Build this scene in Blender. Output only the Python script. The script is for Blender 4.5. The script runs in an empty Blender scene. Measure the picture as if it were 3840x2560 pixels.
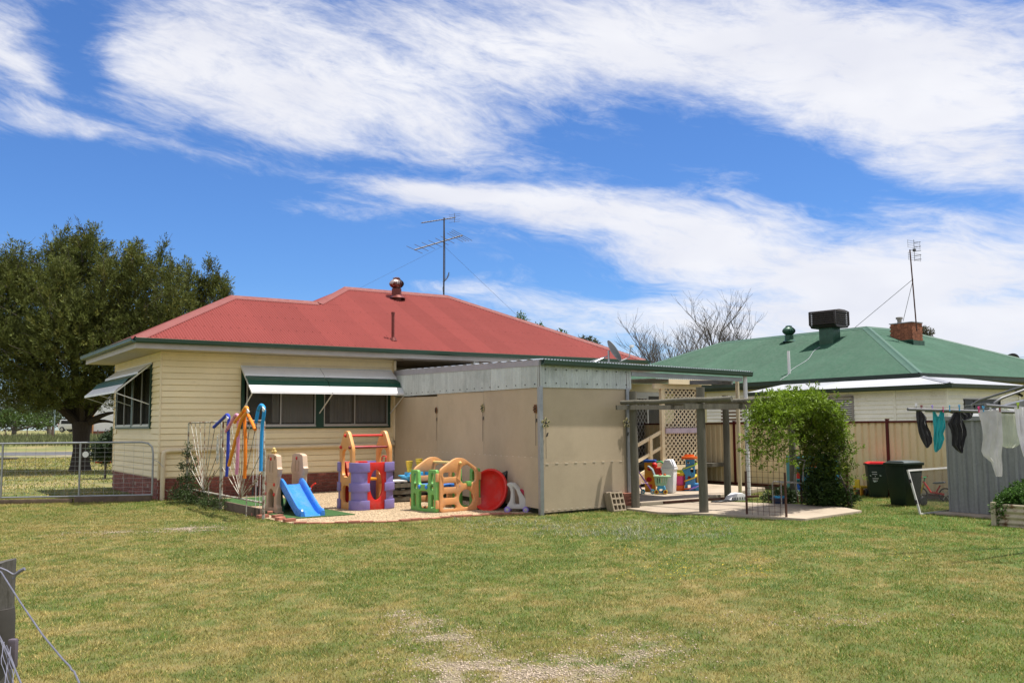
import bpy, bmesh, math, random
import numpy as np
from mathutils import Vector, Matrix
random.seed(7); RNG = np.random.default_rng(11)
S = bpy.context.scene; COL = S.collection
R = math.radians; PI = math.pi
# ---------------------------------------------------------------- camera
FPX, PITCH, ROLL, CAMH, YAW = 3420.0, R(5.3), R(-0.5), 1.75, R(34.4)
cd = bpy.data.cameras.new("camera"); cam = bpy.data.objects.new("camera", cd); COL.objects.link(cam)
cd.sensor_width = 36; cd.lens = 36 * FPX / 3840; cd.clip_start = .05; cd.clip_end = 3000
cam.location = (0, 0, CAMH)
cam.rotation_euler = (Matrix.Rotation(PI/2 + PITCH, 3, 'X') @ Matrix.Rotation(ROLL, 3, 'Z')).to_euler()
S.camera = cam
def ray(px, py):
    x, y = px - 1920, 1280 - py
    c, s = math.cos(ROLL), math.sin(ROLL); x, y = c*x - s*y, s*x + c*y
    cp, sp = math.cos(PITCH), math.sin(PITCH)
    return Vector((x, FPX*cp - y*sp, FPX*sp + y*cp))
CAMP = Vector((0, 0, CAMH))
def G(px, py, z=0.):                       # photo pixel -> point on the level z
    r = ray(px, py); return CAMP + r*((z - CAMH)/r.z)
O = Vector((-8.785, 22.762, 0))            # near corner of the house
U = Vector((math.cos(YAW), math.sin(YAW), 0)); V = Vector((-math.sin(YAW), math.cos(YAW), 0))
def P(u, v, z=0.): return O + U*u + V*v + Vector((0, 0, z))
def UV(p): d = Vector(p) - O; return d.dot(U), d.dot(V), p[2]
def onv(px, py, v): r = ray(px, py); t = (v - UV(CAMP)[1])/r.dot(V); return UV(CAMP + r*t)
def onu(px, py, u): r = ray(px, py); t = (u - UV(CAMP)[0])/r.dot(U); return UV(CAMP + r*t)
def atdepth(px, py, d): r = ray(px, py); return CAMP + r*(d/r.y)
# ---------------------------------------------------------------- light
SUN_UV = (.26, .14)                        # how far a shadow runs per metre of height, along -u and +v
sd = (-U*SUN_UV[0] + V*SUN_UV[1] - Vector((0, 0, 1))).normalized()
sl = bpy.data.lights.new("sun", 'SUN'); sl.energy = 4.8; sl.angle = R(.53); sl.color = (1, .955, .88)
so = bpy.data.objects.new("sun", sl); COL.objects.link(so); so.location = (0, 0, 30)
so.rotation_euler = sd.to_track_quat('-Z', 'Y').to_euler()
S.view_settings.view_transform = 'Standard'; S.view_settings.look = 'None'
S.view_settings.exposure = 0.65; S.view_settings.gamma = 1
S.cycles.use_denoising = True; S.cycles.max_bounces = 6; S.cycles.transparent_max_bounces = 12
S.cycles.caustics_reflective = False; S.cycles.caustics_refractive = False
S.cycles.sample_clamp_indirect = 4

class NT:                                   # small node-graph helper
    def __init__(s, tree): s.t = tree; s.n = tree.nodes; s.l = tree.links
    def new(s, ty, **kw):
        n = s.n.new(ty)
        for k, v in kw.items(): setattr(n, k, v)
        return n
    def put(s, sock, v):
        if isinstance(v, bpy.types.NodeSocket): s.l.new(v, sock)
        elif v is not None: sock.default_value = v
    def math(s, op, a, b=None, c=None, clamp=False):
        n = s.new('ShaderNodeMath', operation=op, use_clamp=clamp)
        s.put(n.inputs[0], a)
        if b is not None: s.put(n.inputs[1], b)
        if c is not None: s.put(n.inputs[2], c)
        return n.outputs[0]
    def noise(s, vec, scale, detail=4, rough=.55, dist=0., out=0):
        n = s.new('ShaderNodeTexNoise'); s.put(n.inputs['Vector'], vec); s.put(n.inputs['Scale'], scale)
        s.put(n.inputs['Detail'], detail); s.put(n.inputs['Roughness'], rough); s.put(n.inputs['Distortion'], dist)
        return n.outputs[out]
    def ramp(s, fac, stops):
        n = s.new('ShaderNodeValToRGB'); s.put(n.inputs[0], fac); e = n.color_ramp.elements
        while len(e) < len(stops): e.new(.5)
        for el, (p, c) in zip(e, stops): el.position = p; el.color = (*c, 1) if len(c) == 3 else c
        return n.outputs[0]
    def mix(s, fac, a, b, blend='MIX'):
        n = s.new('ShaderNodeMix', data_type='RGBA', blend_type=blend)
        s.put(n.inputs[0], fac); s.put(n.inputs[6], a if not isinstance(a, tuple) else (*a[:3], 1)); s.put(n.inputs[7], b if not isinstance(b, tuple) else (*b[:3], 1))
        return n.outputs[2]
    def mapr(s, v, a, b, c, d, smooth=False):
        n = s.new('ShaderNodeMapRange', interpolation_type='SMOOTHSTEP' if smooth else 'LINEAR')
        for i, x in enumerate((v, a, b, c, d)): s.put(n.inputs[i], x)
        return n.outputs[0]
    def comb(s, x, y, z):
        n = s.new('ShaderNodeCombineXYZ')
        for i, v in enumerate((x, y, z)): s.put(n.inputs[i], v)
        return n.outputs[0]
    def sep(s, v): n = s.new('ShaderNodeSeparateXYZ'); s.put(n.inputs[0], v); return n.outputs

# ---------------------------------------------------------------- sky with a layer of thin cloud
w = bpy.data.worlds.new("World"); S.world = w; w.use_nodes = True
T = NT(w.node_tree); T.n.clear()
sky = T.new('ShaderNodeTexSky', sky_type='NISHITA', sun_disc=False)
sky.sun_elevation = math.asin(-sd.z); sky.sun_rotation = math.atan2(-sd.x, -sd.y)
sky.altitude = 300; sky.air_density = 1.0; sky.dust_density = .45; sky.ozone_density = 1.6
gen = T.new('ShaderNodeTexCoord').outputs['Generated']
nx, ny, nz = T.sep(gen)
zc = T.math('MAXIMUM', nz, .02)
az = T.math('ARCTAN2', nx, ny); el = T.math('ARCSINE', nz)
# cloud-layer coordinates: the sky direction carried onto a flat layer far above the ground
lay = T.comb(T.math('DIVIDE', nx, T.math('ADD', zc, .12)), T.math('DIVIDE', ny, T.math('ADD', zc, .12)), 0)
wn = T.new('ShaderNodeTexNoise'); T.put(wn.inputs['Vector'], lay); wn.inputs['Scale'].default_value = 1.3; wn.inputs['Detail'].default_value = 3
ws = T.sep(wn.outputs['Color'])
wa = T.math('MULTIPLY_ADD', T.math('SUBTRACT', ws[0], .5), .085, az); we = T.math('MULTIPLY_ADD', T.math('SUBTRACT', ws[1], .5), .05, el)
def cloud_patch(px, py, rx, ry, rot, amp):
    d = ray(px, py).normalized(); a0, e0 = math.atan2(d.x, d.y), math.asin(d.z); k = 1/3420
    da = T.math('SUBTRACT', wa, a0); de = T.math('SUBTRACT', we, e0); c, s = math.cos(R(rot)), math.sin(R(rot))
    x = T.math('MULTIPLY_ADD', de, s/(rx*k), T.math('MULTIPLY', da, c/(rx*k)))
    y = T.math('MULTIPLY_ADD', de, c/(ry*k), T.math('MULTIPLY', da, -s/(ry*k)))
    r2 = T.math('MULTIPLY_ADD', x, x, T.math('MULTIPLY', y, y))
    return T.math('MULTIPLY', T.math('POWER', 2.718, T.math('MULTIPLY', r2, -1)), amp)
PATCHES = [(1150, 330, 800, 260, -3, .95), (650, 180, 300, 160, 25, .3), (2100, 170, 700, 200, -6, .6), (2900, 180, 800, 240, -12, .75), (3560, 420, 560, 300, -22, .8),
           (330, 250, 120, 190, 28, -.75), (100, 200, 200, 60, -30, .35), (200, 345, 260, 22, -14, -.35), (150, 300, 330, 55, -25, .4), (330, 480, 330, 60, -6, .5), (0, 90, 260, 90, 20, .35),
           (1560, 700, 330, 60, -8, .5), (1900, 760, 480, 95, -14, .55), (2500, 880, 600, 150, -18, .6), (3100, 1050, 700, 190, -16, .7), (3700, 1020, 420, 260, -10, .75),
           (1750, 1120, 400, 60, -3, .42), (2500, 1210, 500, 130, -6, .6), (3300, 1330, 700, 160, 0, .6), (1250, 800, 260, 40, -14, .28),
           (3050, 620, 330, 60, -30, .25), (400, 640, 260, 130, 0, -.5), (750, 830, 700, 150, -8, -.7), (2950, 590, 480, 110, -20, -.85), (2250, 560, 330, 75, -18, -.6), (3600, 760, 260, 60, -24, -.45), (2250, 1060, 330, 55, -12, -.35), (3690, 1110, 150, 45, 0, -.45), (1450, 610, 700, 45, -5, -.55), (300, 30, 200, 60, 20, -.25), (1050, 980, 420, 130, 0, -.5)]
tot = None
for a in PATCHES:
    b = cloud_patch(*a); tot = b if tot is None else T.math('ADD', tot, b)
n1 = T.noise(T.comb(T.math('MULTIPLY', T.sep(lay)[0], .8), T.math('MULTIPLY', T.sep(lay)[1], 1.2), .3), 1.5, 4, .6, .5)
sx_ = T.math('MULTIPLY_ADD', we, -.35, wa); sy_ = T.math('MULTIPLY_ADD', wa, .22, we)      # fibres drawn out along the wind
n2 = T.noise(T.comb(T.math('MULTIPLY', sx_, 4.6), T.math('MULTIPLY', sy_, 15), .7), 1.8, 6, .68, .3)
n3 = T.noise(T.comb(T.math('MULTIPLY', sx_, 9), T.math('MULTIPLY', sy_, 34), 2.2), 1.6, 4, .7, .6)
base = T.math('ADD', T.math('MULTIPLY_ADD', n1, .5, -.25), T.math('ADD', T.math('MULTIPLY_ADD', n2, 1.6, -.77), T.math('MULTIPLY_ADD', n3, .95, -.47)))
away = T.mapr(ny, .35, .75, 1, 0, True)     # unseen cloud outside the view, thicker than in view for added fill light
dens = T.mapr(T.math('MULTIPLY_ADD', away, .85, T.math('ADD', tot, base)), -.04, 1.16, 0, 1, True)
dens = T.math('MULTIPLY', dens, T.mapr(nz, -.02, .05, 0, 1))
ctone = T.noise(T.comb(T.math('MULTIPLY', wa, 4), T.math('MULTIPLY', we, 9), 3.1), 1.3, 3, .6)
ccol = T.mix(T.mapr(ctone, .35, .68, 0, 1), (4.15, 4.2, 4.55), (4.8, 4.8, 4.95))
deep = T.mix(1, sky.outputs[0], T.mix(T.mapr(nz, .0, .16, 1, 0, True), (.30, .475, .735), (.50, .62, .80)), 'MULTIPLY')
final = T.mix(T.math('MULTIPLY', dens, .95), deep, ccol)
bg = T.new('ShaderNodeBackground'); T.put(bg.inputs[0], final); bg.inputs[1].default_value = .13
T.l.new(bg.outputs[0], T.new('ShaderNodeOutputWorld').inputs[0])

# ---------------------------------------------------------------- materials
MATS = {}
def mat(name, col, rough=.6, var=.12, vs=3., fine=.06, fs=60., bump=0., bs=120., metal=0., spec=.4, rnd=0., alt=None, altf=.5, alts=2., trans=0., coat=0., attr=None, rust=None, rustf=.5, sheen=0., streak=False, sheet=None):
    if name in MATS: return MATS[name]
    m = bpy.data.materials.new(name); m.use_nodes = True; t = NT(m.node_tree); t.n.clear()
    pos = t.new('ShaderNodeNewGeometry').outputs['Position']
    b = t.new('ShaderNodeBsdfPrincipled')
    if attr:
        a = t.new('ShaderNodeAttribute', attribute_name=attr); c = a.outputs['Color']
    else: c = (*col, 1)
    if alt is not None:
        f = t.noise(pos, alts, 6, .65); f = t.mapr(f, altf-.1, altf+.1, 0, 1, True); c = t.mix(f, c if not isinstance(c, tuple) else col, alt)
    vpos = pos
    if streak:
        x, y, z = t.sep(pos); vpos = t.comb(t.math('MULTIPLY', x, 6), t.math('MULTIPLY', y, 6), t.math('MULTIPLY', z, .7))
    n = t.noise(vpos, vs, 5, .6); val = t.mapr(n, .3, .7, 1-var, 1+var)
    if fine: val = t.math('MULTIPLY', val, t.mapr(t.noise(pos, fs, 3, .6), .3, .7, 1-fine, 1+fine))
    if rnd:
        r_ = t.new('ShaderNodeObjectInfo').outputs['Random']; val = t.math('MULTIPLY', val, t.mapr(r_, 0, 1, 1-rnd, 1+rnd))
    if sheet is not None:                   # each roofing sheet has weathered a little differently
        x, y, z = t.sep(pos); q = t.math('MULTIPLY_ADD', y, sheet[1]/.762, t.math('MULTIPLY', x, sheet[0]/.762)); wn_ = t.new('ShaderNodeTexWhiteNoise', noise_dimensions='1D'); t.put(wn_.inputs['W'], t.math('FLOOR', q))
        edge = t.mapr(t.math('ABSOLUTE', t.math('SUBTRACT', t.math('FRACT', q), .5)), .475, .495, 1, .86)
        val = t.math('MULTIPLY', t.math('MULTIPLY', val, edge), t.mapr(wn_.outputs[0], 0, 1, .93, 1.06))
    c = t.mix(1, c if not isinstance(c, tuple) else col, t.comb(val, val, val), 'MULTIPLY')
    if rust is not None:
        f = t.mapr(t.noise(pos, 7, 7, .7), rustf-.06, rustf+.08, 0, 1, True); c = t.mix(f, c, rust)
    t.put(b.inputs['Base Color'], c); b.inputs['Metallic'].default_value = metal
    t.put(b.inputs['Roughness'], t.mapr(t.noise(pos, vs*3+5, 4, .6), .3, .7, max(.02, rough-.09), min(1, rough+.09)))
    b.inputs['Specular IOR Level'].default_value = spec
    b.inputs['Coat Weight'].default_value = coat
    if sheen: b.inputs['Sheen Weight'].default_value = sheen
    if bump:
        bp = t.new('ShaderNodeBump'); bp.inputs['Strength'].default_value = bump; bp.inputs['Distance'].default_value = .02
        t.put(bp.inputs['Height'], t.noise(pos if not streak else vpos, bs, 4, .6)); t.l.new(bp.outputs[0], b.inputs['Normal'])
    sh = b.outputs[0]
    if trans:
        tr = t.new('ShaderNodeBsdfTranslucent'); t.put(tr.inputs[0], c); ms = t.new('ShaderNodeMixShader'); ms.inputs[0].default_value = trans
        t.l.new(sh, ms.inputs[1]); t.l.new(tr.outputs[0], ms.inputs[2]); sh = ms.outputs[0]
    t.l.new(sh, t.new('ShaderNodeOutputMaterial').inputs[0]); MATS[name] = m; return m
def glass(name, tint=(.02, .025, .025), opac=.55, spec=.22):
    if name in MATS: return MATS[name]
    m = bpy.data.materials.new(name); m.use_nodes = True; t = NT(m.node_tree); t.n.clear()
    b = t.new('ShaderNodeBsdfPrincipled'); b.inputs['Base Color'].default_value = (*tint, 1); b.inputs['Roughness'].default_value = .12; b.inputs['Specular IOR Level'].default_value = spec
    tr = t.new('ShaderNodeBsdfTransparent'); ms = t.new('ShaderNodeMixShader'); ms.inputs[0].default_value = opac
    t.l.new(tr.outputs[0], ms.inputs[1]); t.l.new(b.outputs[0], ms.inputs[2]); t.l.new(ms.outputs[0], t.new('ShaderNodeOutputMaterial').inputs[0])
    MATS[name] = m; return m
def sheer(name, col, opac, weave=0.):
    if name in MATS: return MATS[name]
    m = bpy.data.materials.new(name); m.use_nodes = True; t = NT(m.node_tree); t.n.clear()
    pos = t.new('ShaderNodeNewGeometry').outputs['Position']
    v = t.mapr(t.noise(pos, 5, 5, .6), .3, .7, .85, 1.12); c = t.mix(1, col, t.comb(v, v, v), 'MULTIPLY')
    d = t.new('ShaderNodeBsdfDiffuse'); t.put(d.inputs[0], c); tl = t.new('ShaderNodeBsdfTranslucent'); t.put(tl.inputs[0], c)
    m1 = t.new('ShaderNodeMixShader'); m1.inputs[0].default_value = .35; t.l.new(d.outputs[0], m1.inputs[1]); t.l.new(tl.outputs[0], m1.inputs[2])
    tr = t.new('ShaderNodeBsdfTransparent'); ms = t.new('ShaderNodeMixShader'); ms.inputs[0].default_value = opac
    t.l.new(tr.outputs[0], ms.inputs[1]); t.l.new(m1.outputs[0], ms.inputs[2]); t.l.new(ms.outputs[0], t.new('ShaderNodeOutputMaterial').inputs[0])
    MATS[name] = m; return m

# ---------------------------------------------------------------- mesh building
class MB:
    def __init__(s): s.v = []; s.f = []
    def add(s, vs, fs, M=None):
        o = len(s.v)
        for p in vs: s.v.append(tuple(M @ Vector(p)) if M is not None else tuple(p))
        for f in fs: s.f.append(tuple(i+o for i in f))
        return s
    def box(s, x0, x1, y0, y1, z0, z1, M=None):
        return s.add([(x0,y0,z0),(x1,y0,z0),(x1,y1,z0),(x0,y1,z0),(x0,y0,z1),(x1,y0,z1),(x1,y1,z1),(x0,y1,z1)],
                     [(0,3,2,1),(4,5,6,7),(0,1,5,4),(1,2,6,5),(2,3,7,6),(3,0,4,7)], M)
    def tube(s, pts, r, n=8, cap=True, M=None):
        pts = [Vector(p) for p in pts]; rs = r if isinstance(r, (list, tuple)) else [r]*len(pts)
        vs, fs = [], []; prev = None
        for i, p in enumerate(pts):
            d = (pts[min(i+1, len(pts)-1)] - pts[max(i-1, 0)]).normalized()
            if prev is None:
                a = d.orthogonal().normalized()
            else:
                a = (prev - d*prev.dot(d)); a = a.normalized() if a.length > 1e-6 else d.orthogonal().normalized()
            prev = a; b = d.cross(a)
            for k in range(n):
                t = 2*PI*k/n; vs.append(p + (a*math.cos(t) + b*math.sin(t))*rs[i])
        for i in range(len(pts)-1):
            for k in range(n):
                k2 = (k+1) % n; fs.append((i*n+k, i*n+k2, (i+1)*n+k2, (i+1)*n+k))
        if cap: fs.append(tuple(range(n-1, -1, -1))); fs.append(tuple(range((len(pts)-1)*n, len(pts)*n)))
        return s.add(vs, fs, M)
    def bar(s, p, q, wx, wz, up=(0,0,1)):   # rectangular bar between two points
        p, q = Vector(p), Vector(q); d = (q-p).normalized(); a = d.cross(Vector(up)); a = a.normalized() if a.length > 1e-5 else Vector((1,0,0)); b = a.cross(d)
        vs = []
        for c in (p, q):
            for sa, sb in ((-1,-1),(1,-1),(1,1),(-1,1)): vs.append(c + a*sa*wx/2 + b*sb*wz/2)
        return s.add(vs, [(0,1,2,3),(7,6,5,4),(0,4,5,1),(1,5,6,2),(2,6,7,3),(3,7,4,0)])
    def lathe(s, prof, n=24, M=None, caps=True):
        vs, fs = [], []
        for (r, z) in prof:
            for k in range(n): t = 2*PI*k/n; vs.append((r*math.cos(t), r*math.sin(t), z))
        for i in range(len(prof)-1):
            for k in range(n): k2 = (k+1) % n; fs.append((i*n+k, i*n+k2, (i+1)*n+k2, (i+1)*n+k))
        if caps: fs.append(tuple(range(n-1, -1, -1))); fs.append(tuple(range((len(prof)-1)*n, len(prof)*n)))
        return s.add(vs, fs, M)
    def prism(s, poly, d0, d1, M=None):     # polygon in local x,z extruded along y
        n = len(poly); vs = [(x, d0, z) for x, z in poly] + [(x, d1, z) for x, z in poly]
        fs = [tuple(range(n)), tuple(range(2*n-1, n-1, -1))] + [(i, i+n, (i+1) % n + n, (i+1) % n) for i in range(n)]
        return s.add(vs, fs, M)
    def sphere(s, c, r, n=12, m=8, sc=(1,1,1)):
        prof = [(max(1e-4, math.sin(PI*i/m))*r, -math.cos(PI*i/m)*r) for i in range(m+1)]
        return s.lathe(prof, n, Matrix.Translation(c) @ Matrix.Diagonal((*sc, 1)), False)
    def mesh(s, name, mt, smooth=False, bevel=0., auto=True):
        me = bpy.data.meshes.new(name); me.from_pydata(s.v, [], s.f); me.materials.append(mt)
        bm = bmesh.new(); bm.from_mesh(me); bmesh.ops.recalc_face_normals(bm, faces=bm.faces)
        if bevel: bmesh.ops.bevel(bm, geom=[e for e in bm.edges if e.is_manifold and e.calc_face_angle(0) > .5], offset=bevel, segments=2, affect='EDGES', profile=.6)
        bm.to_mesh(me); bm.free()
        if smooth or bevel:
            me.polygons.foreach_set('use_smooth', [True]*len(me.polygons))
            me.set_sharp_from_angle(angle=R(38))
        return me
    def obj(s, name, mt, parent=None, smooth=False, bevel=0.): return link(name, s.mesh(name, mt, smooth, bevel), parent)
def link(name, me, parent=None, loc=None, rot=None):
    o = bpy.data.objects.new(name, me); COL.objects.link(o); o.parent = parent
    if loc is not None: o.location = loc
    if rot is not None: o.rotation_euler = rot
    return o
def tag(o, label=None, cat=None, group=None, kind=None):
    for k, v in (('label', label), ('category', cat), ('group', group), ('kind', kind)):
        if v: o[k] = v
    return o
def thing(name, label, cat, loc=(0,0,0), rz=0., group=None):
    o = bpy.data.objects.new(name, None); COL.objects.link(o); o.location = loc; o.rotation_euler = (0, 0, rz); o.empty_display_size = .1
    return tag(o, label, cat, group)
def yard(name, label, cat, u=0., v=0., rz=0., group=None, z=0.): return thing(name, label, cat, P(u, v, z), YAW + rz, group)
def struct(o): o['kind'] = 'structure'; return o
def copy_tree(o, parent=None, loc=None, rz=None):
    c = o.copy(); COL.objects.link(c); c.parent = parent
    if loc is not None: c.location = loc
    if rz is not None: c.rotation_euler = (0, 0, rz)
    for ch in list(o.children): copy_tree(ch, c)
    return c
def rrect(x0, x1, z0, z1, r, n=5):
    out = []
    for cx, cz, a0 in ((x1-r, z1-r, 0), (x0+r, z1-r, 90), (x0+r, z0+r, 180), (x1-r, z0+r, 270)):
        for i in range(n+1): a = R(a0 + 90*i/n); out.append((cx + r*math.cos(a), cz + r*math.sin(a)))
    return out
def ell(cx, cz, rx, rz, n=22): return [(cx + rx*math.cos(2*PI*i/n), cz + rz*math.sin(2*PI*i/n)) for i in range(n)]
def roundpoly(pts, r, n=4):                 # polygon with rounded corners
    out = []; m = len(pts)
    for i in range(m):
        a, b, c = Vector(pts[i-1]), Vector(pts[i]), Vector(pts[(i+1) % m])
        d1, d2 = (a-b), (c-b); k = min(r, d1.length*.45, d2.length*.45); p, q = b + d1.normalized()*k, b + d2.normalized()*k
        for j in range(n+1): t = j/n; out.append(tuple(p*(1-t)**2 + b*2*t*(1-t) + q*t*t))
    return out
def moulded(name, mt, outline, holes=(), thick=.06, bev=.012, parent=None, M=None):   # moulded plastic panel with openings, upright in x,z
    bm = bmesh.new(); es = []
    for ring in [outline, *holes]:
        pts = []
        for q in ring:
            if not pts or math.hypot(q[0]-pts[-1][0], q[1]-pts[-1][1]) > .002: pts.append(q)
        while len(pts) > 3 and math.hypot(pts[0][0]-pts[-1][0], pts[0][1]-pts[-1][1]) < .002: pts.pop()
        vs = [bm.verts.new((x, -thick/2, z)) for x, z in pts]; es += [bm.edges.new((vs[i], vs[(i+1) % len(vs)])) for i in range(len(vs))]
    bmesh.ops.triangle_fill(bm, use_beauty=True, use_dissolve=False, edges=es)
    ret = bmesh.ops.extrude_face_region(bm, geom=list(bm.faces)); nv = [g for g in ret['geom'] if isinstance(g, bmesh.types.BMVert)]
    bmesh.ops.translate(bm, verts=nv, vec=(0, thick, 0)); bmesh.ops.recalc_face_normals(bm, faces=bm.faces)
    if bev: bmesh.ops.bevel(bm, geom=[e for e in bm.edges if e.is_manifold and e.calc_face_angle(0) > 1.2 and abs(e.verts[0].co.y - e.verts[1].co.y) < 1e-6], offset=bev*.6, segments=2, affect='EDGES', profile=.6)
    me = bpy.data.meshes.new(name); bm.to_mesh(me); bm.free()
    if M is not None: me.transform(M)
    me.materials.append(mt)
    me.polygons.foreach_set('use_smooth', [True]*len(me.polygons)); me.set_sharp_from_angle(angle=R(40))
    return link(name, me, parent)
def corrugated(mb, s0, s1, lo, hi, fn, pitch=.0762, amp=.009, k=6, rows=1):   # fn(s, t, offset) -> point
    n = max(2, int((s1-s0)/pitch*k)); vs = []; fs = []; w_ = rows+1
    for i in range(n+1):
        s_ = s0 + (s1-s0)*i/n; off = amp*math.sin(2*PI*s_/pitch); a, b = lo(s_), hi(s_)
        for j in range(w_): vs.append(fn(s_, a + (b-a)*j/rows, off))
    for i in range(n):
        for j in range(rows):
            q = i*w_+j; fs.append((q, q+w_, q+w_+1, q+1))
    mb.add(vs, fs); return mb
def ribbed(mb, x0, x1, z0, z1, y, pitch=.2, d=.035, flat=.55, M=None):   # trapezoid-profile steel sheet, upright in x,z
    xs = []; x = x0
    while x < x1 - 1e-6:
        for f, dd in ((0, 0), (flat, 0), (flat+.12, d), (.88, d)):
            if x + f*pitch <= x1: xs.append((x + f*pitch, dd))
        x += pitch
    xs.append((x1, 0)); vs = []; fs = []
    for a, dd in xs: vs += [(a, y+dd, z0), (a, y+dd, z1)]
    for i in range(len(xs)-1): fs.append((2*i, 2*i+2, 2*i+3, 2*i+1))
    mb.add(vs, fs, M); return mb
def nmesh(name, verts, faces, mt, cols=None, parent=None, smooth=False):   # big meshes from numpy arrays (faces of one size)
    me = bpy.data.meshes.new(name); k = faces.shape[1]; me.vertices.add(len(verts)); me.vertices.foreach_set('co', verts.astype(np.float32).ravel())
    me.loops.add(faces.size); me.loops.foreach_set('vertex_index', faces.astype(np.int32).ravel())
    me.polygons.add(len(faces)); me.polygons.foreach_set('loop_start', np.arange(0, faces.size, k, dtype=np.int32))
    me.update(calc_edges=True)
    if cols is not None:
        a = me.attributes.new('tint', 'FLOAT_COLOR', 'POINT'); c4 = np.ones((len(verts), 4), np.float32); c4[:, :3] = cols; a.data.foreach_set('color', c4.ravel())
    if smooth: me.polygons.foreach_set('use_smooth', [True]*len(me.polygons))
    me.materials.append(mt); return link(name, me, parent)
# ---------------------------------------------------------------- colours
m_roof = mat('red roof steel', (.225, .052, .045), .65, .04, 1.2, .02, 30, spec=.12, sheet=(U.x, U.y))
m_board = mat('cream weatherboard paint', (.84, .70, .44), .55, .05, 1.5, .04, 40, bump=.08, bs=60, rnd=.035, alt=(.72, .59, .37), altf=.66, alts=3)
m_cream = mat('cream trim paint', (.77, .64, .42), .5, .07, 3, .05, 50)
m_white = mat('white paint', (.74, .73, .72), .45, .05, 3, .03, 50)
m_fascia = mat('shade greyed white fascia paint', (.43, .395, .375), .55, .08, 3, .05, 40)  # white paint greyed by the eave shade put into its colour
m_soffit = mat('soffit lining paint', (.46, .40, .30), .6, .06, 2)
m_green = mat('dark green gutter paint', (.020, .058, .034), .38, .12, 3, .05, 40, spec=.5)
m_bottle = mat('bottle green window paint', (.010, .045, .030), .4, .1, 4)
m_awng = mat('green awning enamel', (.012, .085, .052), .35, .06, 3)
m_awnw = mat('white awning enamel', (.80, .79, .78), .35, .04, 3, .02, 40)
m_alu = mat('window aluminium', (.50, .48, .45), .35, .05, 5, metal=.5)
m_brick = mat('red brick', (.20, .062, .045), .8, .18, 9, .12, 90, bump=.25, bs=90, rnd=.22, alt=(.26, .10, .07), altf=.6, alts=9)
m_mortar = mat('mortar', (.30, .21, .17), .9, .15, 10, .1, 100)
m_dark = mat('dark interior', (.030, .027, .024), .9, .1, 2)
m_galv = mat('galvanised steel', (.46, .48, .49), .42, .16, 2.2, .07, 30, metal=.55, streak=True)
m_galvp = mat('galvanised pipe', (.33, .34, .35), .42, .10, 6, .05, 60, metal=.75)
m_conc = mat('concrete slab', (.35, .285, .215), .85, .12, 1.1, .10, 45, bump=.2, bs=120, alt=(.26, .205, .15), altf=.6, alts=1.6)
m_timber = mat('grey weathered timber', (.118, .108, .082), .8, .25, 2.2, .12, 60, bump=.4, bs=14, streak=True)
m_timber2 = mat('brown hardwood sleeper', (.13, .09, .062), .85, .3, 4, .12, 60, bump=.3, bs=40)
m_gravel = mat('pale crushed gravel', (.45, .335, .21), .9, .14, 1.2, .30, 70, bump=.8, bs=90, alt=(.34, .24, .145), altf=.58, alts=1.7)
m_stone = mat('pale gravel stone', (.60, .49, .37), .9, .25, 40, .1, 200, rnd=0)
m_asph = mat('road asphalt', (.085, .085, .09), .9, .15, .5, .1, 8)
m_screen = mat('shade screen mesh', (.47, .375, .26), .85, .07, .8, .13, 190, bump=.25, bs=220, alt=(.435, .345, .24), altf=.56, alts=.9, rnd=.05)
m_black = mat('black plastic', (.012, .012, .013), .45, .15, 5)
m_rustst = mat('rusty painted steel', (.42, .40, .33), .6, .15, 12, .1, 60, rust=(.16, .065, .03), rustf=.52)
m_rust = mat('rust brown steel', (.075, .028, .017), .7, .25, 10, .1, 70)

# ---------------------------------------------------------------- ground
def vnoise(x, y, seed):
    xi, yi = np.floor(x).astype(np.int64), np.floor(y).astype(np.int64); fx, fy = x - xi, y - yi; fx = fx*fx*(3-2*fx); fy = fy*fy*(3-2*fy)
    def h(a, b):
        n = (a*374761393 + b*668265263 + seed*1442695041) & 0xffffffff; n = ((n ^ (n >> 13))*1274126177) & 0xffffffff; return ((n ^ (n >> 16)) & 0xffff)/65535.
    return (h(xi, yi)*(1-fx) + h(xi+1, yi)*fx)*(1-fy) + (h(xi, yi+1)*(1-fx) + h(xi+1, yi+1)*fx)*fy
def fbm(x, y, sc, seed, o=4):
    a, t, n = 1., 0., 0.
    for i in range(o): t = t + a*vnoise(x*sc*2**i, y*sc*2**i, seed+i); n += a; a *= .55
    return t/n
GY = [-60, 40, 57, 62, 88, 105, 120, 3000]; GZ = [0, 0, .2, .28, .75, 1.47, 1.62, 1.62]
def gz(y): return float(np.interp(y, GY, GZ))
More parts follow.
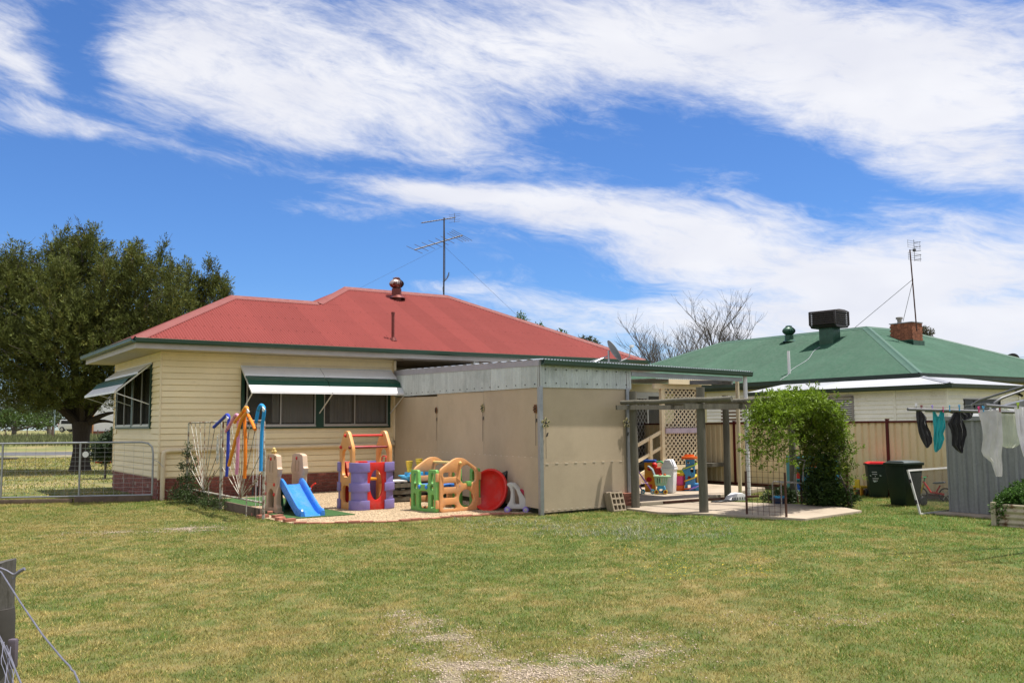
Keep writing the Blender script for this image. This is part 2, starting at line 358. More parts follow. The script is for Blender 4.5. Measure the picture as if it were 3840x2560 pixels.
# worn, gravelly patches of the lawn (photo pixel, half-extent in metres across and away, weight)
WORN = [((1560, 2345), .28, .30, .75), ((1680, 2400), .38, .34, .75), ((1850, 2500), .55, .40, .85), ((2000, 2550), .7, .35, .9), ((2150, 2500), .5, .3, .6), ((2440, 2450), .4, .3, .6), ((1480, 2300), .18, .25, .6), ((2350, 2380), .5, .25, .35),
        ((715, 1984), .55, .40, 1.1), ((450, 1995), .8, .25, .6), ((330, 2010), .5, .3, .5), ((1650, 2480), .5, .3, .25), ((3100, 2330), .8, .3, .3)]
WORN = [(G(*p), a, b, c) for p, a, b, c in WORN]
def worn(x, y):
    t = np.zeros_like(x)
    for c, a, b, k in WORN: t = t + k*np.exp(-((x-c.x)/a)**2 - ((y-c.y)/b)**2)
    return t
def lawn_tint(x, y):
    n1 = fbm(x, y, .55, 3); n2 = fbm(x, y, 2.6, 9); n3 = fbm(x, y, 9., 21, 3)
    right = np.clip((x+.5)/5, 0, 1)*np.clip((y-8)/6, 0, 1)            # the lawn is greener towards the slab
    dry = np.clip((n1*.34 + n2*.42 + n3*.46 - .61)*3.2 + .36 - .26*right, 0, 1)[:, None]
    g = np.array([.090, .126, .020])*(.8 + .5*n2[:, None]) + np.array([-.010, .012, 0])*right[:, None]; s_ = np.array([.225, .180, .062])*(.75 + .5*n3[:, None])
    return g*(1-dry) + s_*dry
nyl = 15; ys = np.array([-60, -20, 0, 3, 20, 40, 48, 57, 62, 75, 88, 96, 105, 120, 200, 500, 1500.]); xs = np.array([-1500, -400, -150, -60, -30, -14, 14, 30, 60, 150, 400, 1500.])
mb = MB()
for y in ys:
    for x in xs: mb.v.append((x, y, gz(y)))
for j in range(len(ys)-1):
    for i in range(len(xs)-1): q = j*len(xs)+i; mb.f.append((q, q+1, q+1+len(xs), q+len(xs)))
m_field = mat('dry grass field', (.135, .145, .042), .95, .18, .35, .22, 12, bump=.5, bs=30, alt=(.22, .18, .075), altf=.52, alts=.28)
struct(mb.obj('ground', m_field))
gx, gy = np.meshgrid(np.arange(-16, 16.01, .1), np.arange(1.5, 27.01, .1)); gx = gx.ravel(); gy = gy.ravel()
lt = lawn_tint(gx, gy); wr = (np.clip(worn(gx, gy)*(3.4*fbm(gx, gy, 4.5, 5) - 1.0) - .2, 0, 1)*.8)[:, None]
lt = lt*.8*(1-wr) + np.array([.26, .205, .145])*wr
W_ = int(round(32/.1))+1; H_ = len(gx)//W_; idx = np.arange(len(gx)).reshape(H_, W_)
fq = np.stack([idx[:-1, :-1], idx[:-1, 1:], idx[1:, 1:], idx[1:, :-1]], -1).reshape(-1, 4)
m_lawn = mat('lawn soil and thatch', (.2, .2, .1), .95, .12, 6, .22, 70, bump=.8, bs=70, attr='tint')
gzv = .006 + .018*(fbm(gx, gy, .8, 31, 2)-.5)*0
struct(nmesh('lawn', np.stack([gx, gy, gzv], 1), fq, m_lawn, lt))
# road beyond the front yard, with its gravel verge
mb = MB(); mb.add([(-400, 57, .215), (120, 57, .215), (120, 62, .295), (-400, 62, .295)], [(0, 1, 2, 3)]); struct(mb.obj('road', m_asph))
mb = MB()
for x in range(-100, 20, 9): mb.add([(x, 59.4, .262), (x+3, 59.4, .262), (x+3, 59.55, .264), (x, 59.55, .264)], [(0, 1, 2, 3)])
mk = mb.obj('road_marking', m_white, bpy.data.objects['road'])
mb = MB(); mb.add([(-400, 53.6, .168), (120, 53.6, .168), (120, 56.95, .208), (-400, 56.95, .208)], [(0, 1, 2, 3)])
struct(mb.obj('road_verge', mat('gravel verge', (.27, .22, .15), .95, .2, .4, .3, 3, alt=(.14, .14, .05), altf=.5, alts=.5)))
# gravel play area
bed = [(.55, -6.9), (.62, -7.5), (1.45, -8.0), (2.3, -8.38), (3.25, -8.30), (3.9, -8.36), (4.7, -8.46), (5.2, -8.7), (6.42, -.12), (.55, -.12)]
mb = MB(); mb.v = [tuple(P(a, b, .016)) for a, b in bed]; mb.f = [tuple(range(len(bed)))]; struct(mb.obj('gravel_bed', m_gravel))
def inpoly(u, v, poly):
    ins = np.zeros(len(u), bool); n = len(poly)
    for i in range(n):
        (x1, y1), (x2, y2) = poly[i], poly[(i+1) % n]
        c = ((y1 > v) != (y2 > v)) & (u < (x2-x1)*(v-y1)/(y2-y1+1e-12) + x1); ins ^= c
    return ins
# green artificial turf mats on the gravel
m_turf = mat('artificial turf', (.040, .105, .025), .95, .2, 8, .35, 120, bump=.9, bs=160)
for (a, b, c, d), lb in (((.85, 2.2, -6.75, -4.3), 'green turf mat under the castle slide'), ((.75, 2.6, -3.4, -.9), 'green turf mat lying near the brick house base')):
    t = yard('turf_mat', lb, 'mat', (a+c*0), 0); t.location = P((a+b)/2, (c+d)/2, .016)
    mb = MB(); mb.box(-(b-a)/2, (b-a)/2, -(d-c)/2, (d-c)/2, .002, .018)
    mb.obj('turf', m_turf, t)
# concrete: back patio and the lower slab under pergola and arch
def slab(name, poly, z0, z1):
    mb = MB(); n = len(poly); mb.v = [tuple(P(a, b, z0)) for a, b in poly] + [tuple(P(a, b, z1)) for a, b in poly]
    mb.f = [tuple(range(2*n-1, n-1, -1)), tuple(range(n))] + [(i, (i+1) % n, (i+1) % n+n, i+n) for i in range(n)]
    return struct(mb.obj(name, m_conc, bevel=.012))
SLAB1 = [(7.2, -9.05), (9.55, -9.05), (11.75, -8.2), (13.3, -7.7), (13.3, -1.6), (7.2, -1.6)]
SLAB2 = [(7.05, -9.25), (9.6, -9.25), (10.75, -11.6), (10.2, -12.7), (8.1, -13.0), (7.5, -11.25), (6.95, -10.4)]
slab('patio_slab', SLAB1, -.05, .11); slab('lower_slab', SLAB2, -.05, .055)
SHEDB = [(10.95, -13.75), (13.6, -13.75), (13.6, -17.2), (10.95, -17.2)]
slab('shed_slab', SHEDB, -.05, .045)

# ---------------------------------------------------------------- the house
HOUSE = yard('weatherboard_house', 'cream weatherboard house with red corrugated hip roof and green gutters', 'house')
EZ, PM = 3.92, .497                        # eave height and roof pitch
core = MB(); core.box(.03, 6.44, .03, 5.52, .02, 3.7); core.box(6.44, 15.0, 2.6, 8.4, .02, 3.7); core.box(2.5, 6.44, 5.52, 8.4, .02, 3.7)
# interior left hollow behind the windows: the wall shell only
shell = MB()
def wallv(mb, u0, u1, v0, v1, z0, z1, hole=None):    # a wall slab, with one rectangular opening
    if hole is None: mb.box(u0, u1, v0, v1, z0, z1); return
    a, b, c, d = hole
    if u1-u0 > v1-v0:
        mb.box(u0, a, v0, v1, z0, z1); mb.box(b, u1, v0, v1, z0, z1); mb.box(a, b, v0, v1, z0, c); mb.box(a, b, v0, v1, d, z1)
    else:
        mb.box(u0, u1, v0, a, z0, z1); mb.box(u0, u1, b, v1, z0, z1); mb.box(u0, u1, a, b, z0, c); mb.box(u0, u1, a, b, d, z1)
WINF = (2.10, 6.33, 1.80, 3.30); WINL = (.97, 5.12, 1.83, 3.34)
wallv(shell, .03, 6.44, .03, .12, .02, 3.69, WINF); wallv(shell, .03, .12, .12, 5.52, .02, 3.69, WINL)
shell.box(6.35, 6.44, .12, 5.5, .02, 3.69); shell.box(.12, 6.35, 5.42, 5.52, .02, 3.69); shell.box(.12, 6.35, .12, 5.42, .4, .5)
shell.obj('wall', m_cream, HOUSE)
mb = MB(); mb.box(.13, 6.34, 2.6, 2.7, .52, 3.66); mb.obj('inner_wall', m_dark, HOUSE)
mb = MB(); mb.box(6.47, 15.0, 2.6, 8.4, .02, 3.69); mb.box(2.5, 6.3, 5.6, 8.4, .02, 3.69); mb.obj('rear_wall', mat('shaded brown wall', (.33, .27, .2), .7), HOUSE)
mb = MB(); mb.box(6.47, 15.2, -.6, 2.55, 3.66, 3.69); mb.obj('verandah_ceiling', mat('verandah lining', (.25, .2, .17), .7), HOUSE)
mb = MB(); mb.box(8.87, 8.99, -.56, -.44, 2.9, 3.68); mb.box(8.84, 9.02, -.60, -.40, 3.62, 3.70); mb.obj('verandah_post', m_white, HOUSE)
# weatherboards, one object each
BH = .1535; ZB = .545
def board_mesh(L):
    mb = MB(); prof = [(.016, -.030), (.016, .0), (BH, .0), (BH, -.010), (.03, -.030)]
    n = len(prof); mb.v = [(0, y, z) for z, y in prof] + [(L, y, z) for z, y in prof]
    mb.f = [tuple(range(n)), tuple(range(2*n-1, n-1, -1))] + [(i, (i+1) % n, (i+1) % n+n, i+n) for i in range(n)]
    return mb.mesh('weatherboard', m_board)
BM = {}
def board(L, loc, rz=0., parent=HOUSE, mtl=None):
    k = (round(L, 2), mtl); 
    if k not in BM:
        BM[k] = board_mesh(L)
        if mtl: BM[k].materials[0] = mtl
    return link('weatherboard', BM[k], parent, loc, (0, 0, rz))
for i in range(20):
    z = ZB + i*BH; top = z+BH
    segs = [(.035, 6.44)] if top < 1.72 or z > 3.36 else [(.035, 2.02), (6.37, 6.44)]
    for a, b in segs: board(b-a, (a, .026, z))
    segs = [(.035, 5.52)] if top < 1.75 or z > 3.4 else [(.035, .90), (5.19, 5.52)]
    for a, b in segs: board(b-a, (.026, b, z), -PI/2)
mb = MB(); mb.box(-.012, .03, -.012, .03, .5, 3.69); mb.box(6.44, 6.475, -.012, .03, .5, 3.69); mb.box(-.012, .03, 5.52, 5.555, .5, 3.69); mb.obj('corner_stop', m_cream, HOUSE)
mb = MB(); mb.box(.03, 6.44, -.004, .026, ZB+20*BH-.02, 3.69); mb.box(-.004, .026, .03, 5.52, ZB+20*BH-.02, 3.69); mb.obj('frieze_board', m_cream, HOUSE)
# brick base, one object for each brick
mb = MB(); mb.box(.012, 6.46, .014, .05, -.05, .53); mb.box(.014, .05, .05, 5.53, -.05, .53); base = mb.obj('brick_base', m_mortar, HOUSE)
mb = MB(); mb.box(0, .228, -.011, .035, 0, .076); brick_me = mb.mesh('brick', m_brick, bevel=.005)
mbh = MB(); mbh.box(0, .109, -.011, .035, 0, .076); bh_me = mbh.mesh('brick', m_brick, bevel=.005)
for c in range(6):
    z = .013 + c*.0865
    x = 0.0
    if c % 2: link('brick', bh_me, base, (0.012, .012, z)); x = .119
    while x + .228 < 6.46: link('brick', brick_me, base, (x+.012, .012, z)); x += .239
    y = .119 if c % 2 == 0 else 0.0
    y += .03
    while y + .228 < 5.54:
        if not (c in (3, 4) and any(abs(y-vv) < .10 for vv in (1.0, 2.4, 3.9))): link('brick', brick_me, base, (.012, y+.228, z), (0, 0, -PI/2))
        y += .239
# roof planes
F = lambda m_: (lambda s_, t, o: m_(s_, t, o))
def hi_front(s_):
    return max(.001, min(s_+.78, 15.67-s_, max(min(3.30, s_+.78), min(4.92, s_-1.87+.0))))
rf = MB()
corrugated(rf, -.78, 15.67, lambda s_: 0, hi_front, lambda s_, t, o: (s_, -.72+t, EZ+t*PM+o*1.7))
roof = rf.obj('roof', m_roof, HOUSE, True)
rl = MB(); corrugated(rl, -.72, 5.88, lambda s_: 0, lambda s_: max(.001, min(s_+.72, 5.88-s_)), lambda s_, t, o: (-.78+t, s_, EZ+t*PM+o))
corrugated(rl, -.72, 9.12, lambda s_: 0, lambda s_: max(.001, min(s_+.72, 9.12-s_)), lambda s_, t, o: (1.87+t, s_, EZ+t*PM+o-.012))
corrugated(rl, -.72, 9.12, lambda s_: 0, lambda s_: max(.001, min(s_+.72, 9.12-s_)), lambda s_, t, o: (15.67-t, s_, EZ+t*PM+o))
rl.add([(-.78, 5.88, EZ), (2.52, 2.58, EZ+3.3*PM), (6.0, 2.58, EZ+3.3*PM), (6, 5.88, EZ)], [(0, 1, 2, 3)])
rl.add([(1.87, 9.12, EZ), (6.79, 4.2, EZ+4.92*PM), (10.75, 4.2, EZ+4.92*PM), (15.67, 9.12, EZ)], [(0, 1, 2, 3)])
rl.obj('roof', m_roof, HOUSE, True)
def cap(pts, n1, n2, wdt=.17):              # folded ridge or hip cap: pts, and the down-slope directions either side
    mb = MB()
    for (a, b) in zip(pts[:-1], pts[1:]):
        a, b = Vector(a), Vector(b); d1, d2 = Vector(n1).normalized(), Vector(n2).normalized(); up = Vector((0, 0, 1))
        rows = [d1*wdt + up*.004, d1*(wdt-.006)+up*.022, d1*.045 + up*.026, d1*.02 + up*.05, up*.058, d2*.02 + up*.05, d2*.045 + up*.026, d2*(wdt-.006) + up*.022, d2*wdt + up*.004]
        vs = [a+r for r in rows] + [b+r for r in rows]; n = len(rows); mb.add(vs, [(i, i+1, i+1+n, i+n) for i in range(n-1)])
    return mb
m_cap = mat('red ridge capping', (.175, .040, .034), .7, .06, 2)
s2 = 1/math.sqrt(2)
A, B_, C_, D_, E_, F_ = (-.78, -.72, EZ), (2.52, 2.58, EZ+3.3*PM), (5.17, 2.58, EZ+3.3*PM), (6.79, 4.2, EZ+4.92*PM), (10.75, 4.2, EZ+4.92*PM), (15.67, -.72, EZ)
dn_f, dn_l, dn_r, dn_b = (0, -1, -PM), (-1, 0, -PM), (1, 0, -PM), (0, 1, -PM)
for pts, a, b in (((A, B_), dn_f, dn_l), ((B_, C_), dn_f, dn_b), ((C_, D_), dn_f, dn_l), ((D_, E_), dn_f, dn_b), ((E_, F_), dn_f, dn_r), ((B_, (-.78, 5.88, EZ)), dn_l, dn_b)):
    # hips: measure the wing square to the hip, lying in each roof plane
    ax = (Vector(pts[1])-Vector(pts[0])).normalized(); wa_, wb_ = [(Vector(q) - ax*Vector(q).dot(ax)) for q in (a, b)]
    cap(pts, wa_, wb_, .19).obj('ridge_cap', m_cap, roof, True)
# gutter, fascia, soffit
def gutter_run(u0, v0, u1, v1, nrm, m_g, z, parent, hgt=.115, dep=.12, name='gutter'):
    mb = MB(); n = Vector((*nrm, 0)); prof = [(0, 0), (0, -hgt), (dep*.75, -hgt), (dep*.97, -hgt*.75), (dep, -hgt*.2), (dep+.012, -.012), (dep+.008, 0), (dep-.008, -.004), (dep-.02, -hgt*.6), (.01, -hgt*.8)]
    vs = []
    for q in ((u0, v0), (u1, v1)):
        for d, h in prof: vs.append(Vector((*q, z+h)) + n*d)
    k = len(prof); mb.add(vs, [(i, (i+1) % k, (i+1) % k+k, i+k) for i in range(k)] + [tuple(range(k-1, -1, -1)), tuple(range(k, 2*k))]); return mb.obj(name, m_g, parent)
gutter_run(-.79, -.72, 15.68, -.72, (0, -1), m_green, EZ+.015, HOUSE); gutter_run(-.78, -.84, -.78, 6.0, (-1, 0), m_green, EZ+.015, HOUSE); gutter_run(15.67, -.84, 15.67, 9.2, (1, 0), m_green, EZ+.015, HOUSE)
mb = MB(); mb.box(-.76, 15.65, -.715, -.69, 3.69, 3.90); mb.box(-.76, -.735, -.69, 5.9, 3.69, 3.90); mb.box(15.625, 15.65, -.69, 9.1, 3.69, 3.90); mb.obj('fascia', m_fascia, HOUSE)
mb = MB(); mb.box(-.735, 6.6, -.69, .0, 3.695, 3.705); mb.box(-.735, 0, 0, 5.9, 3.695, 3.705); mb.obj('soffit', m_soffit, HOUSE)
# windows
m_glass = glass('window glass', (.10, .097, .09), .42); m_curt = mat('net curtain', (.85, .84, .82), .9, .1, 2, trans=.3)
def curtain(x0, x1, z0, z1, y, parent, amp=.018, rot=0, nm='curtain'):
    n = int((x1-x0)/.02); vs = []
    for i in range(n+1):
        x = x0 + (x1-x0)*i/n; o = amp*math.sin(x*62+math.sin(x*17)*2); vs += [(x, y+o, z0), (x, y+o, z1)]
    mb = MB(); mb.add(vs, [(2*i, 2*i+2, 2*i+3, 2*i+1) for i in range(n)]); return mb.obj(nm, m_curt, parent, True)
def window(par, x0, x1, z0, z1, bays, mat_f, y=0., gl=None):
    fr = MB(); fr.box(x0, x1, y-.035, y+.09, z0, z0+.075); fr.box(x0, x1, y-.035, y+.09, z1-.06, z1); fr.box(x0, x0+.075, y-.035, y+.09, z0+.075, z1-.06); fr.box(x1-.075, x1, y-.035, y+.09, z0+.075, z1-.06)
    for a, b, m_ in bays[:-1]: fr.box(b, b+(bays[1][0]-bays[0][1]), y-.033, y+.09, z0+.075, z1-.06)
    w_ = fr.obj('window', mat_f, par)
    for a, b, m_ in bays:
        s_ = MB(); zz0, zz1 = z0+.08, z1-.06
        for c, d, yy in ((a, m_, y-.012), (m_-.03, b, y+.008)):
            s_.box(c, d, yy-.012, yy+.012, zz0, zz0+.035); s_.box(c, d, yy-.012, yy+.012, zz1-.03, zz1); s_.box(c, c+.03, yy-.0125, yy+.0125, zz0, zz1); s_.box(d-.03, d, yy-.0125, yy+.0125, zz0, zz1)
        s_.box(a, b, y-.045, y-.02, zz0-.03, zz0+.005)
        s_.obj('sash', m_alu, w_)
        for c, d, yy in ((a, m_, y-.012), (m_-.03, b, y+.008)):
            p_ = MB(); p_.box(c+.03, d-.03, yy-.003, yy+.003, zz0+.035, zz1-.03); p_.obj('pane', gl or m_glass, w_)
    return w_
w1 = window(HOUSE, 2.04, 6.36, 1.74, 3.38, [(2.17, 4.10, 3.12), (4.33, 6.29, 5.27)], m_bottle)
for a, b in ((3.16, 4.05), (5.33, 6.24), (2.9, 3.08), (4.55, 5.2)): curtain(a, b, 1.9, 3.3, .07, w1)
wl = window(HOUSE, -5.17, -.92, 1.77, 3.42, [(-5.05, -3.12, -4.05), (-2.92, -1.02, -1.95)], m_bottle, 0., glass('fly screened side glass', (.035, .035, .032), .6, 0.))
wl.rotation_euler = (0, 0, -PI/2)
for a, b in ((-4.0, -3.3), (-1.9, -1.1)): curtain(a, b, 1.9, 3.3, .07, wl)
# stepped metal hood awnings
def awning(par, x0, x1, ztop, out, drop, joint, struts, strut_foot):
    a_ = MB(); lip = .028
    y1, y2, y3 = -out*.36, -out*.66, -out; z1, z2, z3 = ztop-drop*.30, ztop-drop*.66, ztop-drop
    def sheet(ya, za, yb, zb, lipd, xa, xb, mt_):
        mb = MB(); vs = [(xa, ya, za), (xb, ya, za), (xb, yb, zb), (xa, yb, zb), (xa, yb-.004, zb-lipd), (xb, yb-.004, zb-lipd)]
        up = [(x, y, z-.006) for x, y, z in vs[:4]] + [(xa, yb+.008, zb-lipd), (xb, yb+.008, zb-lipd)]
        mb.add(vs, [(0, 1, 2, 3), (3, 2, 5, 4)]); mb.add(up, [(3, 2, 1, 0), (4, 5, 2, 3)]); mb.add([vs[0], vs[3], vs[4], up[4], up[3], up[0]], [(0, 1, 4, 5), (1, 2, 3, 4)]); mb.add([vs[1], vs[2], vs[5], up[5], up[2], up[1]], [(0, 1, 4, 5), (1, 2, 3, 4)])
        return mb
    root = MB(); root.box(x0, x1, -.03, 0, ztop-.05, ztop+.01)
    root = root.obj('awning', m_awnw, par)
    for xa, xb in ((x0, joint-.006), (joint+.006, x1)):
        sheet(-.02, ztop, y1-.02, z1, .05, xa, xb, None).obj('white_slat', m_awnw, root)
        sheet(y1-.005, z1-.055, y2+.0, (z1+z2)/2-.035, .012, xa+.004, xb-.004, None).obj('green_slat', m_awng, root)
        sheet(y2+.005, (z1+z2)/2-.05, y2-.09, z2-.02, .012, xa+.004, xb-.004, None).obj('green_slat', m_awng, root)
        sheet(y2-.09, z2-.035, y3, z3+.05, .055, xa, xb, None).obj('white_slat', m_awnw, root)
    for x in (x0+.012, x1-.012):
        mb = MB(); mb.bar((x, -.01, ztop-.02), (x, y3, z3), .02, .035); mb.obj('side_rail', m_white, root)
    for xt, xf in struts:
        mb = MB(); mb.bar((xt, y3+.02, z3), (xf, -.03, strut_foot), .022, .022); mb.obj('strut', m_white, root)
    return root
awning(HOUSE, 2.0, 6.39, 3.385, .92, .74, 4.2, [(2.03, 2.03), (4.2, 4.2), (6.36, 6.36)], 2.15)
al = awning(HOUSE, -5.2, -.95, 3.46, .88, .78, -3.05, [(-5.17, -5.17), (-3.05, -3.05), (-.98, -.98)], 2.39); al.rotation_euler = (0, 0, -PI/2)
# wall pipes
m_pipe = mat('cream painted pipe', (.69, .57, .39), .45, .06, 4, .04, 50)
mb = MB(); mb.tube([(.09, -.09, .0), (.09, -.09, 1.08), (.10, -.09, 1.17), (.16, -.09, 1.21), (.28, -.09, 1.22), (6.45, -.09, 1.28)], .055, 14)
for z in (.45, .5): mb.tube([(.09, -.09, z), (.09, -.09, z+.03)], .062, 14)
for x in (1.8, 3.6, 5.3): mb.box(x, x+.03, -.15, -.02, 1.17+x*.011, 1.19+x*.011)
mb.obj('waste_pipe', m_pipe, HOUSE, True)
mb = MB(); mb.tube([(6.49, -.05, 3.66), (6.49, -.05, 1.5), (6.52, -.05, 1.38), (6.62, -.06, 1.33)], .045, 12); mb.obj('downpipe', m_pipe, HOUSE, True)
# roof fittings
m_vent = mat('oxide red vent steel', (.15, .032, .025), .42, .2, 14, metal=.3)
m_shiny = mat('worn shiny vent steel', (.42, .33, .31), .3, .3, 16, metal=.7, rust=(.14, .03, .025), rustf=.5)
def turbine(par, x, y, z, r, m_a, m_b):
    t = MB(); t.lathe([(r*.66, -.18), (r*.66, .26)], 20, Matrix.Translation((x, y, z))); t.lathe([(r*1.15, -.05), (r*.67, .05)], 20, Matrix.Translation((x, y-.05, z-.02)))
    t = t.obj('turbine_vent', m_a, par, True)
    n = 22
    for k in range(n):
        vs = []; a0 = 2*PI*k/n
        for i in range(9):
            f = i/8; rr = r*math.sin(PI*(.12 + .80*f))**.8; zz = z + .27 + r*1.35*f
            for da in (0, .30): vs.append((x + rr*(1-.10*(da > 0))*math.cos(a0+da), y + rr*(1-.10*(da > 0))*math.sin(a0+da), zz))
        mb = MB(); mb.add(vs, [(2*i, 2*i+1, 2*i+3, 2*i+2) for i in range(8)]); mb.obj('vane', m_b, t, True)
    mb = MB(); mb.lathe([(r*.5, 0), (r*.52, .02), (r*.3, .05), (.01, .06)], 16, Matrix.Translation((x, y, z+.27+r*1.32))); mb.obj('cap', m_b, t, True)
    return t
turbine(roof, 8.42, 3.62, EZ+4.34*PM+.06, .25, m_vent, m_shiny)
mb = MB(); mb.tube([(6.46, .02, 4.2), (6.46, .02, 5.05)], .045, 12); mb.tube([(6.46, .02, 5.02), (6.46, .02, 5.09)], .055, 12); mb.lathe([(.11, 0), (.06, .10)], 14, Matrix.Translation((6.46, .0, 4.25))); mb.obj('vent_pipe', m_vent, roof, True)
# bumps where steel screws hold the sheets (rows along the purlins)
sc_ = MB()
for t in (.12, .95, 1.85, 2.75, 3.7, 4.6):
    x = -.5
    while x < 15.5:
        if t < hi_front(x)-.2: sc_.box(x-.009, x+.009, -.72+t-.009, -.72+t+.009, EZ+t*PM+.006, EZ+t*PM+.022)
        x += .2286
sc_.obj('roof_screw', m_vent, roof)['kind'] = 'stuff'
# ---------------------------------------------------------------- back room, door and porch behind the patio
VB = -2.2
a0 = onv(2352, 1600, VB)[0]; a1 = onv(2428, 1600, VB)[0]; a2 = onv(2482, 1600, VB)[0]
mb = MB(); wallv(mb, 8.6, 15.1, VB, VB+.1, .02, 3.05, (a0, a2, .62, 2.72)); mb.box(15.0, 15.1, VB+.1, 2.5, .02, 3.05); mb.box(8.6, 8.7, VB+.1, 2.5, .02, 3.05); bw = mb.obj('back_wall', m_cream, HOUSE)
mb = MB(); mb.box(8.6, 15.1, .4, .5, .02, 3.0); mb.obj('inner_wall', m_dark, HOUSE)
mb = MB(); corrugated(mb, 8.4, 15.3, lambda s_: 0, lambda s_: 3.0, lambda s_, t, o: (s_, -2.6+t, 3.10+.05*t+o)); mb.obj('back_roof', m_galv, HOUSE, True)
mb = MB(); mb.box(a0-.06, a2+.06, VB-.03, VB+.09, 2.66, 2.78); mb.box(a0-.06, a0, VB-.03, VB+.09, .62, 2.66); mb.box(a2, a2+.06, VB-.03, VB+.09, .62, 2.66); mb.box(a1-.03, a1+.03, VB-.04, VB+.06, .62, 2.66); mb.box(a0, a1, VB-.04, VB, 2.58, 2.66); mb.box(a0, a1, VB-.04, VB, .62, .74)
dr = mb.obj('sliding_door', mat('grey door aluminium', (.40, .38, .35), .4, .1, 4, metal=.4), HOUSE)
mb = MB(); mb.box(a0, a2, VB+.02, VB+.03, .64, 2.66); mb.obj('pane', m_glass, dr)
g = MB(); st = .13
for k in range(-16, 28):
    for sg in (1, -1):
        x0_, z0_ = a0 + k*st, .74; L_ = 1.84
        pts = [(x0_ + sg*t*.62, VB-.02 + sg*.004, z0_+t) for t in (0, L_)]
        # clip to the leaf
        def cl(p, q):
            (xa, y_, za), (xb, _, zb) = p, q; ta, tb = 0., 1.
            dx = xb-xa
            for lim, s_ in ((a0, 1), (a1-.03, -1)):
                if (xa-lim)*s_ < 0 and (xb-lim)*s_ < 0: return None
                if (xa-lim)*s_ < 0: ta = max(ta, (lim-xa)/dx)
                if (xb-lim)*s_ < 0: tb = min(tb, (lim-xa)/dx)
            if tb <= ta: return None
            f = lambda t: (xa+dx*t, y_, za+(zb-za)*t)
            return f(ta), f(tb)
        c_ = cl(*pts)
        if c_: g.bar(c_[0], c_[1], .012, .012, (0, 1, 0))
g.obj('grille', mat('pale grille paint', (.5, .47, .42), .5), dr)
mb = MB(); mb.box(a1+.01, a1+.05, VB-.07, VB-.03, 1.55, 1.78); mb.obj('handle', m_black, dr)
PORCH = yard('back_porch', 'cream timber porch with lattice screen, steps and sloping handrail', 'porch')
ul = onv(2499, 1745, -5.7)[0]; ur = 13.05; VP_ = -5.65; FL = .66
mb = MB(); mb.box(ul-.08, ul+.03, VP_, VP_+.09, .11, 2.86); mb.obj('post', m_cream, PORCH)
mb = MB(); mb.box(ur-.05, ur+.05, VP_, VP_+.09, .11, 2.86); mb.obj('post', m_cream, PORCH)
for a, b, z0_, z1_ in ((ul+.04, ur-.06, FL-.13, FL+.0), (ul-.35, ur+.12, 2.72, 2.86)):
    mb = MB(); mb.box(a, b, VP_-.03, VP_+.06, z0_, z1_); mb.obj('beam', m_cream, PORCH)
mb = MB(); mb.box(ul+.03, ur-.05, VP_-.04, VP_+.1, 1.52, 1.66); mb.obj('sill_board', mat('faded mauve paint', (.50, .40, .46), .6, .2, 6, rust=(.55, .45, .40), rustf=.62), PORCH)
m_lat = mat('cream lattice slat', (.70, .585, .40), .55, .06, 4)
def lattice(x0, x1, z0, z1, par, y):
    stp = .148
    for sg in (1, -1):
        k = 0; c = x0 + z0 if sg > 0 else x0 - z1; cend = x1 + z1 if sg > 0 else x1 - z0
        c += stp*.5
        while c < cend:
            # line x + sg*z = c
            pts = []
            for x in (x0, x1):
                z = (c - x)*sg
                if z0 - 1e-6 <= z <= z1 + 1e-6: pts.append((x, z))
            for z in (z0, z1):
                x = c - sg*z
                if x0 < x < x1: pts.append((x, z))
            if len(pts) >= 2:
                (xa, za), (xb, zb) = pts[0], max(pts[1:], key=lambda q: abs(q[0]-pts[0][0]))
                if abs(xa-xb) > .05:
                    mb = MB(); mb.bar((xa, y + sg*.006, za), (xb, y + sg*.006, zb), .010, .036, (0, 1, 0)) if False else mb.bar((xa, y+sg*.006, za), (xb, y+sg*.006, zb), .036, .010, (0, 1, 0))
                    mb.obj('lattice_slat', m_lat, par)
            c += stp
lattice(ul+.05, ur-.06, FL+.03, 1.52, PORCH, VP_+.03); lattice(ul+.05, ur-.06, 1.68, 2.70, PORCH, VP_+.03)
mb = MB(); mb.box(ul+.0, 15.0, VP_+.1, VB-.05, FL-.1, FL); mb.obj('deck', m_timber, PORCH)
mb = MB(); corrugated(mb, ul-.5, ur+1.2, lambda s_: 0, lambda s_: 3.5, lambda s_, t, o: (s_, VP_-.25+t, 2.98+.02*t+o)); mb.obj('porch_roof', m_galv, PORCH, True)  # porch roof extended out of view to shade the back wall
mb = MB(); mb.box(ul-.05, ur+.25, VP_-.28, VP_-.25, 2.84, 2.97); mb.obj('barge_board', m_cream, PORCH)
